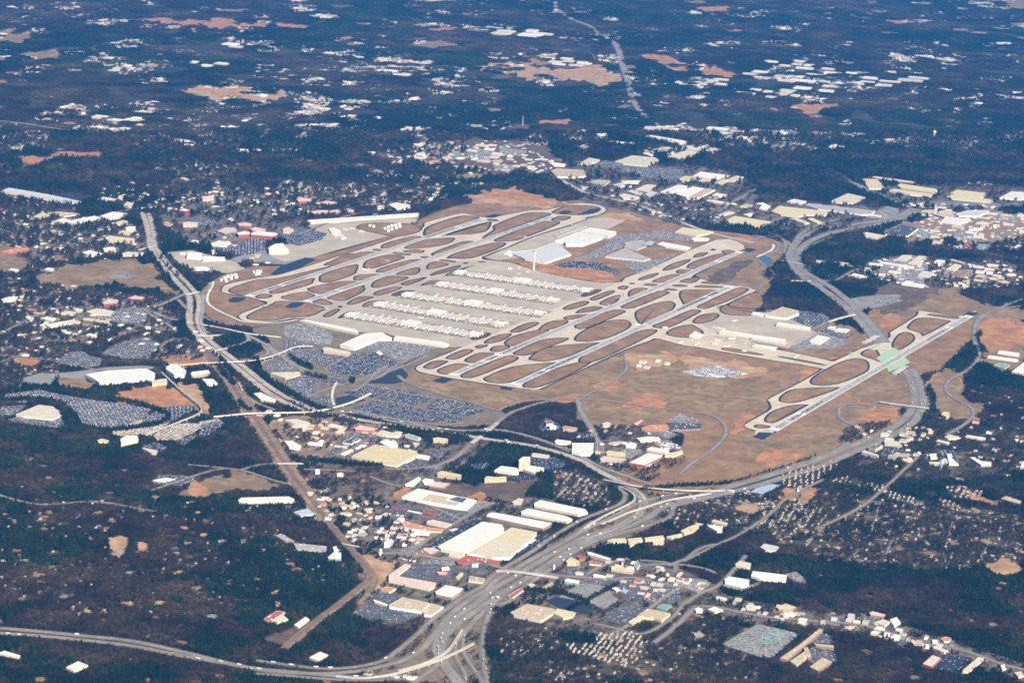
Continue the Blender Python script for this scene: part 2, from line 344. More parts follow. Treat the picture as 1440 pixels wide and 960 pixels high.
for s, m, v in (("860,672 905,690 960,695 1020,690 950,712 945,730 900,752 840,775 790,800 740,830 715,850 690,875 680,900 690,960 560,960 520,945 560,915 610,870 660,830 720,795 790,755 850,725 880,705", 'verge', 5),
             ("480,690 545,680 560,700 640,700 760,700 800,720 760,750 735,775 690,800 640,830 600,850 540,850 520,830 530,800 500,770 478,730 460,705", 'urban', 5), ("500,790 560,780 640,800 700,800 660,840 620,870 580,880 520,880 505,850", 'urban', 5),
             ("735,790 800,770 870,785 960,800 1030,840 1090,850 1180,865 1290,885 1400,920 1440,935 1440,960 1350,925 1240,900 1150,885 1060,880 1000,870 930,870 880,895 800,890 730,860 720,830", 'urban', 5),
             ("400,590 540,600 620,625 690,620 660,650 600,690 560,690 540,720 470,700 430,650", 'urban', 5), ("840,620 900,600 960,630 960,655 900,680 850,655", 'urban', 5), ("1190,600 1330,590 1440,600 1440,665 1300,675 1200,660", 'suburb', 2),
             ("60,370 20,355 40,312 150,305 210,330 225,355 150,360 100,365", 'urban', 2), ("232,288 330,275 450,282 440,300 400,335 330,350 240,330", 'urban', 5), ("100,425 230,430 300,470 300,500 200,505 90,480 40,455", 'urban', 2),
             ("1232,366 1300,362 1350,366 1430,370 1440,400 1380,408 1300,404 1240,396 1215,382", 'urban', 5), ("780,232 900,228 1050,245 1060,300 1030,320 900,302 810,275", 'urban', 5), ("1060,290 1200,285 1290,300 1240,320 1100,330", 'urban', 5), ("1250,262 1440,262 1440,290 1260,285", 'urban', 5)):
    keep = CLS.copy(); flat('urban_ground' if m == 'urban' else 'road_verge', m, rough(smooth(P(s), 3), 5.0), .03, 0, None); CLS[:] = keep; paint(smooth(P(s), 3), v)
# far clearings, fields and quarries
for s, m in (("672,95 720,92 790,95 840,98 866,105 868,115 845,118 800,113 740,108 690,102", 'sand'), ("920,84 945,82 985,92 1020,99 1005,103 950,98", 'clay'),
             ("250,127 300,124 400,128 395,137 340,143 290,135", 'sand'), ("0,40 35,38 38,55 0,58", 'grass'), ("175,28 260,24 330,28 380,36 350,42 290,34 180,30", 'clay'),
             ("395,33 430,34 425,39 395,37", 'clay'), ("60,160 95,150 125,154 110,163 70,165", 'grass'), ("405,185 440,180 455,188 430,196 408,192", 'grass'),
             ("720,82 760,76 775,79 745,88", 'clay'), ("580,60 625,57 638,64 600,67", 'grass'), ("600,40 635,37 637,41 610,43", 'clay'),
             ("1335,0 1440,0 1440,12 1380,8", 'grass'), ("980,10 1040,9 1045,14 1000,16", 'clay'), ("1245,30 1300,27 1305,31 1260,33", 'clay'),
             ("1090,152 1150,148 1155,156 1110,160", 'clay'), ("760,170 798,169 797,174 765,174", 'clay'), ("30,76 60,72 85,72 80,82 45,80", 'grass'),
             ("115,70 160,84 180,90 150,88", 'clay'), ("20,225 60,220 80,228 40,232", 'clay'), ("85,215 140,213 140,220 90,222", 'clay'), ("630,243 680,240 700,250 660,256 625,252", 'grass')):
    flat('far_clearing', m, P(s), .34, 3)

# ------------------------------------------------------------------ airfield pavements
NORTH = P("309,409 311,403 323,398 360,390.5 385,387 398,384 440,371 471,361 516,347 545,337 560,331 575,326 594,319 594,315 601,311 632,303 643,300.5 655,300 677,305 690,306 700,304 735,297 748,295 765,295 790,290 805,286 830,286 849,290 855,296 846,302 838,304 826,306.5 826,309 805,316 751,333 713,349 680,362 690,366 720,369 735,375 765,383 800,390 840,397 872,396 876,391 922,373 1004,337 1040,340 1050,349 1044,353 978,387 984,391 1020,400 1047,402 1062,407 1064,410 1022,429 1011,433 1050,440 1085,442 1060,480 1110,494 1180,510 1152,516 1060,503 935,480 927,475 915,480 882,492 840,511 763,547 743,548 703,543 637,533 615,529 590,524 582,519 585,514 610,503 650,487 633,490 627,483 558,475 537,468 507,468 458,458 425,449 413,448 388,453 357,455.5 340,451 333,446 338,440 373,427 365,423 347,418 313,412")
flat('airfield_pavement', 'shoulder', [(x, y) for x, y in NORTH], .50)
def inset(pts, d):
    w_ = gw(np.array(pts)[:, 0], np.array(pts)[:, 1]); A = 0.5*np.sum(w_[:, 0]*np.roll(w_[:, 1], -1)-w_[:, 1]*np.roll(w_[:, 0], -1)); s = 1 if A > 0 else -1
    e = np.roll(w_, -1, 0)-w_; nrm = np.stack([-e[:, 1], e[:, 0]], 1)*s; nrm /= np.linalg.norm(nrm, axis=1)[:, None]+1e-9
    m_ = nrm+np.roll(nrm, 1, 0); m_ /= np.linalg.norm(m_, axis=1)[:, None]+1e-9
    k = np.clip(1/np.maximum(.35, (m_*nrm).sum(1)), 1, 2)
    return w_+m_*d*k[:, None]
def wflat(name, w_, m, z, kind='structure'):
    k = LV.get(z, 0); LV[z] = k+1; zz = z*1.5+(k % 13)*.015+(int(z*100) % 7)*.0021
    return link(name, mesh(name, [(a, b, zz) for a, b in w_], [list(range(len(w_)))], M[m]), kind=kind)
wflat('airfield_pavement', inset(smooth(NORTH, 2), 11), 'concrete', .75)
SOUTH = P("92,680 108,660 215,600 236,575 221,545 225,530 380,450 495,385 502,376 488,370 0,282 -230,250 -340,215 -330,195 -260,205 0,255 300,300 530,333 600,318 700,270 800,235 868,205 868,182 890,165 1008,92 1020,72 1040,62 1235,93 1305,98 262,716 150,702", FG)
flat('airfield_pavement', 'shoulder', SOUTH, .50)
wflat('airfield_pavement', inset(smooth(SOUTH, 2), 10), 'concrete', .72)
# central apron, cargo aprons
flat('apron', 'apron', P("490,412 520,395 545,385 590,365 640,368 690,367 720,370 765,384 800,391 840,398 872,397 840,410 800,425 740,450 690,472 655,487 634,489 625,482 558,474 537,467 507,467 455,457 425,448 410,447 425,438 460,425"), .90)
flat('apron', 'apron', P("432,318 445,311 510,308 592,301 585,312 560,328 540,334 480,350 440,362 400,368 380,360 400,345 430,335 445,322"), .40)
flat('apron', 'apron', P("1010,432 1050,438 1090,440 1140,462 1150,470 1108,490 1060,480 1005,468 985,455"), .92)
flat('apron', 'apron', P("826,308 850,305 880,310 850,325 800,345 740,362 700,366 682,362 713,349 751,333 805,317"), .45)
flat('apron', 'apron', P("235,355 270,352 300,360 330,368 345,378 320,384 275,382 250,372"), .40)
ISL = {
 FC: "185,297 230,262 430,200 620,185 980,100 1045,98 640,240 360,330 240,322|530,305 560,285 890,188 905,215 870,245 640,310 560,322|950,205 985,150 1265,70 1270,130 1240,160 1060,222 970,222|990,75 1040,50 1200,-20 1350,-10 1330,5 1140,75 1060,85|412,345 470,320 540,325 560,342 510,358 440,360|625,352 700,325 830,302 870,310 920,340 800,378 700,372|850,275 1100,220 1230,212 1270,225 1150,270 960,322|1240,185 1290,160 1440,152 1470,160 1400,190 1310,210 1250,205|1025,350 1300,255 1335,260 1330,300 1180,375 1080,372|895,390 950,362 1010,370 1070,405 1000,415 920,400|1185,400 1290,345 1410,345 1380,365 1240,412|980,505 1090,448 1130,460 1040,515|1105,430 1130,420 1155,430 1130,437|335,515 400,470 540,410 620,380 860,395 1005,440 980,465 870,512 700,520 560,550 380,540",
 FE: "410,125 500,85 720,30 810,35 760,65 560,130 440,142|580,155 650,125 770,97 785,130 740,160 640,162|835,105 850,70 920,48 1030,70 960,95 860,112|620,235 700,205 820,180 840,185 780,215 670,250|370,260 390,220 470,185 550,168 690,180 620,215 430,268|385,325 430,295 560,262 635,265 580,295 440,335|780,250 880,208 970,208 940,225 860,245|540,330 620,295 740,292 700,310 600,340|295,420 350,385 470,375 450,395 330,432|90,520 170,472 240,468 200,490 120,525|865,160 940,125 1100,80 1130,88 1060,125 900,165|990,165 1080,120 1250,78 1150,115 1050,165|940,38 1000,30 1095,48 1050,55|1145,62 1170,55 1195,62 1165,68|1275,48 1310,45 1340,52 1300,58",
 FD: "70,285 100,235 240,185 350,160 455,172 400,200 240,262 100,298|200,298 300,262 500,205 535,212 500,265 400,285 250,293|470,320 480,300 545,255 550,225 740,150 850,138 940,150 870,180 640,260 500,322|500,190 540,182 585,195 550,200|935,185 1000,162 1070,168 1040,190 960,198|545,330 640,285 860,205 940,200 995,215 760,310 650,335|125,425 160,400 340,335 425,340 380,368 180,432|230,445 300,410 540,345 635,350 570,390 400,448 270,450|50,440 90,435 125,442 80,450|940,135 1050,92 1220,95 1275,118 1220,148 1110,158 980,150|-20,405 20,388 80,400 40,412",
 FF: "725,235 830,205 1130,205 1250,225 1285,250 1240,285 1080,320 950,300 780,265|930,405 980,370 1180,318 1270,318 1270,330 1180,365 980,418|860,430 900,420 965,432 920,442|450,555 520,520 760,450 880,448 880,460 780,495 600,555 490,562|1125,415 1280,350 1440,330 1560,330 1500,380 1300,415|1030,455 1070,448 1190,465 1160,478 1080,470|1115,440 1200,428 1300,435 1280,455 1180,455|780,570 810,520 960,475 1060,470 1130,490 1110,510 880,585 800,585|1270,495 1310,485 1355,495 1320,502|1185,205 1210,195 1250,205 1220,215",
 FB: "875,280 900,255 960,247 970,255 930,275|985,232 1005,225 1022,232 1000,238|1055,240 1100,232 1145,245 1110,260 1070,255|835,340 870,310 1030,258 1095,265 1080,285 920,350 850,350|680,360 740,320 840,292 860,300 800,335 720,362|765,370 800,355 870,362 840,380 790,384|525,420 560,400 640,378 660,385 610,410 550,425|615,435 660,410 760,385 795,395 760,415 690,438|790,435 830,415 910,405 915,420 870,443|560,455 600,445 660,452 630,462|740,458 780,450 845,458 800,467|690,485 730,476 780,485 740,490|880,465 930,455 1080,465 1060,472 930,472|925,440 970,430 1050,445 1000,450|395,475 430,458 470,465 440,485|460,515 480,485 540,472 590,478 560,500 480,530|785,515 820,485 1010,485 1020,498 880,570 820,580 800,555|415,595 480,560 660,492 725,500 700,520 500,600|220,545 260,520 350,490 385,495 340,520 260,552|280,572 330,540 400,518 418,530 390,565 340,585|505,650 520,615 620,575 720,555 765,575 750,610 680,650 560,700 530,695|900,590 960,560 1150,475 1220,475 1225,490 1160,530 980,600 920,602|50,605 90,580 180,555 220,562 190,585 90,612|130,630 180,600 260,588 310,600 250,620 160,632|55,660 110,645 215,640 170,660 80,675|120,715 220,660 380,610 450,620 420,640 200,730|615,715 700,680 860,612 925,615 900,640 720,725|870,685 920,645 1010,632 1045,648 1000,680 910,700|1040,605 1080,598 1250,625 1240,650 1080,640|165,520 240,485 300,485 260,510 190,530|470,445 490,440 510,446 490,450|1090,582 1200,520 1280,500 1330,540 1310,600 1200,602",
 FA: "210,215 270,175 350,160 415,165 415,180 300,232 230,230|400,140 460,105 560,68 630,72 620,95 500,150 420,152|325,255 360,225 480,188 585,195 590,215 480,270 380,280|555,165 580,140 680,98 800,98 810,115 700,175 600,182|645,48 680,32 760,30 740,48 680,62|770,72 800,45 880,35 945,45 920,70 850,88 790,88|525,295 580,255 900,128 1000,128 1015,150 940,190 660,300 560,310|715,320 760,290 960,215 1330,178 1290,205 1100,290 940,350 780,350|1045,375 1100,330 1300,240 1440,195 1600,160 1640,175 1440,290 1200,385 1080,392|965,100 1020,70 1200,-10 1380,-30 1440,-15 1250,60 1100,118 1000,118",
 Fm: "790,550 830,520 900,500 1090,485 1060,500 960,545 860,565 800,560|980,475 1010,440 1100,400 1180,388 1220,400 1215,425 1130,465 1040,482|1000,555 1060,515 1200,455 1290,430 1335,435 1290,465 1100,555 1020,572|685,490 720,460 830,432 880,438 850,460 730,500|600,485 640,460 700,447 720,452 680,478 620,490|545,470 590,450 630,445 620,460 570,475|710,440 750,415 800,400 835,402 810,420 750,442|830,430 870,400 930,390 960,398 920,420 850,437",
 FG: "205,645 240,605 340,570 440,565 420,580 280,655 230,662|150,680 175,670 240,680 225,690 170,690|282,540 310,505 380,480 600,472 580,490 400,550 320,555|448,440 490,400 620,335 700,318 755,330 770,365 740,400 600,455 480,462|722,290 750,272 800,268 825,300 835,340 790,325 730,305|884,250 915,195 960,178 1000,190 1012,215 990,240 925,275|968,150 1010,110 1080,102 1195,118 1180,135 1060,198 1040,185 980,165|1080,88 1110,82 1240,98 1220,108|285,312 330,312 525,350 500,352|-10,262 60,268 205,298 150,298 -10,275",
 FH: "385,280 430,245 520,225 560,240 600,270 560,295 480,300",
}
for fr, s in ISL.items():
    for a in s.split('|'):
        p = smooth(P(a, fr), 3); dk = a.startswith(('1105,430', '165,520', '90,520', '540,330', '545,470')); paint(p, 0)
        w_ = gw(p[:, 0], p[:, 1]); k = LV.get('i', 0); LV['i'] = k+1
        b = inset(p, 10.5 if not fr == FD else 14)
        n = len(w_); z0 = 1.72+(k % 6)*.04; z1 = z0+.14
        v = [(x, y, z0) for x, y in w_]+[(x, y, z1) for x, y in b]
        f = [list(range(n)), list(range(n, 2*n))]
        link('grass_infield', mesh('grass_infield', v, f, [M['shoulder'], M['scrub' if dk else 'infield']], [0, 1]), kind='structure')
# runways
def runway(a, b, wd, rub=()):
    w_ = gw(np.array([a[0], b[0]]), np.array([a[1], b[1]])); d = w_[1]-w_[0]; L_ = np.linalg.norm(d); d /= L_
    N_ = max(2, int(L_/400)); ln = w_[0]+np.outer(np.linspace(0, L_, N_), d)
    k = LV.get('rw', 0); LV['rw'] = k+1; z = 2.2+k*.03
    link('runway', strip_mesh('runway', ln, wd, z, M['runway']), kind='structure')
    # worn centre strip, rubber and paint
    link('rubber_marks', strip_mesh('rubber_marks', w_[0]+np.outer([.015*L_, .985*L_], d), 24, z+.08, M['worn']), kind='structure')
    for t0, t1, ww in rub:
        link('rubber_marks', strip_mesh('rubber_marks', w_[0]+np.outer([t0*L_, t1*L_], d), ww*1.3, z+.17, M['rubber']), kind='structure')
    mk = []
    for end, dr in ((w_[0], d), (w_[1], -d)):
        nrm = np.array([-dr[1], dr[0]])
        for j in range(-6, 7):
            if j == 0: continue
            c0 = end+dr*12+nrm*j*wd/14; mk.append((c0, dr, 46, 1.9))
        for sgn in (-1, 1):
            mk.append((end+dr*330+nrm*sgn*11, dr, 46, 9)); mk.append((end+dr*180+nrm*sgn*7, dr, 24, 4))
    t = 260
    while t < L_-260: mk.append((w_[0]+d*t, d, 37, 1.3)); t += 61
    for sgn in (-1, 1): mk.append((w_[0]+np.array([-d[1], d[0]])*sgn*(wd/2-1), d, L_, .9))
    v = []; f = []
    for c0, dr, l, ww in mk:
        nrm = np.array([-dr[1], dr[0]])*ww/2; i = len(v)
        for q in (c0-nrm, c0+dr*l-nrm, c0+dr*l+nrm, c0+nrm): v.append((*q, z+.32))
        f.append((i, i+1, i+2, i+3))
    link('runway_markings', mesh('runway_markings', v, f, M['white_paint']), kind='structure')
runway((347, 417.5), (682, 307), 46, ((.08, .22, 12), (.72, .85, 14)))
runway((428, 425), (782, 303), 46, ((.1, .2, 8), (.8, .92, 8)))
runway((633, 529), (1042, 354), 46, ((.1, .22, 8),))
runway((720, 542.5), (1029, 402), 46, ((.10, .26, 15), (.72, .93, 18)))
runway((1086, 606), (1364, 444), 46, ((.08, .22, 12), (.75, .85, 10)))
for s, fr in (("185,372 225,350 340,350 320,372 270,392 200,392", FC), ("665,430 720,395 830,395 810,415 760,440 690,440", FC), ("500,165 548,150 600,152 565,173 510,172", FD),
              ("985,137 1030,127 1085,132 1050,150 1000,150", FD), ("1110,155 1200,118 1250,112 1275,120 1220,145", FD), ("285,335 380,300 465,318 390,355", FA), ("860,385 890,382 975,395 950,415 870,402", FA),
              ("1185,232 1225,220 1280,230 1235,246", FB), ("145,738 180,712 255,716 205,752", FG), ("1262,92 1295,70 1352,78 1305,100", FG)):
    flat('blast_pad', 'darkasphalt', P(s, fr), 1.36, 0)
flat('parking_lot', 'darkasphalt', P("380,386 395,374 430,362 445,365 420,378 398,388"), .62)
# green netting slopes beside the runway over the freeway tunnel
flat('green_turf', 'paintgreen', P("805,318 850,285 905,258 925,285 985,340 925,372 870,392 862,372 835,345", FG), 1.3)
# perimeter roads, service roads
for s, fr, m, wd in (("640,-30 640,0 575,120 575,215 620,250 720,310 860,370 960,420 1090,432 1240,440 1440,425 1600,395", (220, 400, 8), 'pale', 13),
                 ("0,85 130,110 250,160 292,215 260,262 160,312", (1060, 320, 8), 'road', 14), ("0,20 160,45 300,90 360,150 365,240 340,290", (1060, 320, 8), 'road', 14),
                 ("30,335 210,255 235,215 220,190", (1060, 320, 8), 'pale', 16), ("30,340 100,410 240,520 235,560 150,620 60,650 80,760 20,800", (1060, 320, 8), 'road', 10),
                 ("1440,430 1220,470 1130,540 1100,620 1110,700", (1140, 340, 4.8), 'road', 14)):
    road('service_road', m, P(s, fr), wd)
for s in ("812,562 814,576 830,603 845,625 850,640", "700,577 740,563 812,562 850,563 910,572 960,578 1005,585 1022,605 1010,625 988,642 972,652 955,668", "560,528 572,538 600,548 640,560 700,577",
          "1440,420 1390,440 1372,452 1371,478 1378,500 1362,520 1334,535 1330,550 1345,562 1365,572 1370,585 1352,600 1330,612",
          "812,562 850,542 880,522 880,505", "1180,575 1190,568 1230,570 1290,574 1308,576", "1180,575 1182,590 1205,600 1218,612 1212,622", "1195,622 1160,640 1120,648 1080,660"):
    road('perimeter_road', 'road', P(s), 12)
# ------------------------------------------------------------------ highways and streets
R1 = (820, 650, 8); R2 = (690, 730, 8); R3 = (560, 820, 6.857); R4 = (360, 820, 6.857); R5 = (220, 400, 8); R6 = (1060, 320, 8)
K6 = (1000, 220, 6); K7 = (1200, 220, 6); K5 = (760, 170, 4.8); L0 = (0, 640, 3); W6 = (600, 560, 6); Z2 = (200, 480, 6); Q4 = (0, 350, 4.8)
HW = []
def cat(*parts):
    out = []
    for s, fr in parts:
        for p in P(s, fr):
            if len(out) > 1:            # where two tracings overlap, skip points that would double back
                a, b = out[-2], out[-1]
                if (b[0]-a[0])*(p[0]-b[0])+(b[1]-a[1])*(p[1]-b[1]) < 0 and math.hypot(p[0]-b[0], p[1]-b[1]) < 60: continue
            out.append(p)
    return out
def hw(pts, wd, m='hwy', z=None, keep=True):
    wd *= 1.2; w_ = road('highway', m, pts, wd, z); 
    if keep: HW.append((w_, wd))
    return w_
# freeway coming down past the north side of the airport, both carriageways
hw(cat(("200,300 207,318 211,345 221,365 235,381 252,400 266,415 268,432 265,450 272,469 288,484 310,500 334,518 358,538 382,556 408,570 432,580", (0, 0, 1))), 26, 'hwyl')
hw(cat(("210,300 216,325 219,348 231,364 246,381 265,400 278,415 281,433 277,450 285,469 300,484 322,500 346,518 370,538 394,554 420,568 445,578", (0, 0, 1))), 22, 'hwyl')
hw(cat(("435,577 480,585 520,593 565,599 600,605 640,610 687,618 733,624 767,631 800,641 822,650 845,664 868,675 888,686 902,697 906,708 900,722 880,735 850,748 820,757", (0, 0, 1))), 26, 'hwyl')
hw(cat(("440,581 500,580 540,590 600,601 660,606 700,604 750,615 783,627 815,640 840,655 874,667 905,678 917,681", (0, 0, 1))), 18, 'hwy')
hw(cat(("380,210 500,265 570,320 620,370 660,430 690,520 600,610 450,690 300,750 0,850", R1)), 18)
# combined freeway towards the bottom of the picture: five streams
hw(cat(("390,280 460,340 490,390 450,450 380,490 200,560 0,640", R1), ("1040,0 900,75 700,200 450,375 200,520 0,650", R2), ("820,30 650,120 480,240 330,350 200,480 60,600 -60,690", R3), ("1270,735 1100,785 900,815 700,828 400,800 0,745", R4)), 12)
hw(cat(("1160,20 1000,150 760,290 500,430 250,580 0,720", R2), ("900,40 700,150 520,290 400,430 300,560 220,650 100,720 0,775", R3), ("1300,775 1150,820 1000,845 800,865 500,870 0,830", R4), ("750,825 550,783 350,762 150,742 0,730", L0)), 17)
hw(cat(("700,430 680,540 580,630 400,720 200,780 0,850", R1), ("1150,180 850,310 560,470 330,610 100,740 0,800", R2), ("960,60 760,190 560,330 430,460 370,560 370,680 430,790 520,900 560,960 600,1040", R3)), 20)
hw(cat(("1020,450 900,500 800,580 700,640 560,700 350,790 0,900", R1), ("1200,210 900,350 640,510 420,660 200,790 60,880 0,920", R2), ("1050,60 850,200 640,340 500,450 430,560 410,680 470,800 600,960 640,1040", R3)), 22)
hw(cat(("1000,470 1020,560 960,630 820,690 600,750 400,810 100,900", R1), ("1180,260 900,395 700,540 480,690 300,830 180,960", R2), ("1080,100 900,210 700,400 560,560 460,680 380,790 200,920 120,1000", R3)), 14)
hw(cat(("1000,130 900,210 865,330 830,430 815,560 815,700 840,850 860,960 880,1040", R3)), 12)
hw(cat(("640,480 620,650 700,780 780,900 840,1000", R3)), 9)
hw(cat(("560,560 545,680 600,790 660,900 650,1000", R3)), 9)
# freeway on to the left edge
hw(cat(("1480,890 1200,905 1000,910 800,895 400,860 0,825", R4), ("1000,885 750,843 550,803 350,780 150,760 -60,748", L0)), 17)
hw(cat(("1440,920 1200,935 900,935 400,900 0,870", R4)), 10, keep=False)
# freeway under the southern runway
hw(cat(("1272,519 1281,536 1286,555 1283,575 1266,594 1235,612 1190,630 1140,650 1090,666 1050,678 1015,688 985,697 950,705", (0, 0, 1))), 28)
hw(cat(("1282,518 1292,536 1298,556 1296,576 1280,598 1248,616 1200,636 1150,657 1100,672 1060,684 1015,695 980,703 940,712", (0, 0, 1))), 28)
hw(cat(("1440,300 1200,340 960,370 800,410 640,450 540,495 400,580 200,670 0,780", R1)), 12)
hw(cat(("1236,484 1214,457 1192,435 1169,415 1145,400 1125,388 1112,372 1110,358 1117,343 1135,330 1165,321 1200,316 1242,310 1272,301 1284,293", (0, 0, 1))), 36)
hw(cat(("1246,482 1224,455 1202,432 1180,412 1160,398 1135,385 1122,372 1121,360 1128,347 1147,335 1175,326 1210,320 1250,312 1278,304 1292,294 1286,287 1265,287", (0, 0, 1))), 34)
hw(cat(("1200,257 1217,265 1237,273 1250,280 1268,288 1280,292", (0, 0, 1))), 34, keep=False)
hw(cat(("1163,237 1183,247 1192,252 1205,262 1225,272", (0, 0, 1))), 26, keep=False)
hw(cat(("0,-40 150,20 210,50 260,90 400,130 600,165 760,225 1000,320 1100,360 1250,400 1440,440", (760, 250, 4.8))), 30, 'hwyl', keep=False)
hw(cat(("1057,340 1075,330 1100,333 1112,345", (0, 0, 1))), 16, keep=False)
hw(cat(("1110,352 1120,335 1140,320 1180,308 1215,304", (0, 0, 1))), 14, keep=False)
hw(cat(("1130,355 1150,340 1190,328 1225,322 1208,318", (0, 0, 1))), 10, keep=False)
hw(cat(("780,-2 782,12 805,28 826,35 840,45 857,55 869,68 873,84 878,100 884,118 890,140 900,156 906,164", (0, 0, 1))), 42, keep=False)
hw(cat(("900,158 935,180 990,195 1025,203 1045,206", (0, 0, 1))), 26, keep=False)
hw(cat(("-4,170 45,175 83,182 133,186 200,191 233,193 300,205 340,211 370,216", (0, 0, 1))), 24, keep=False)
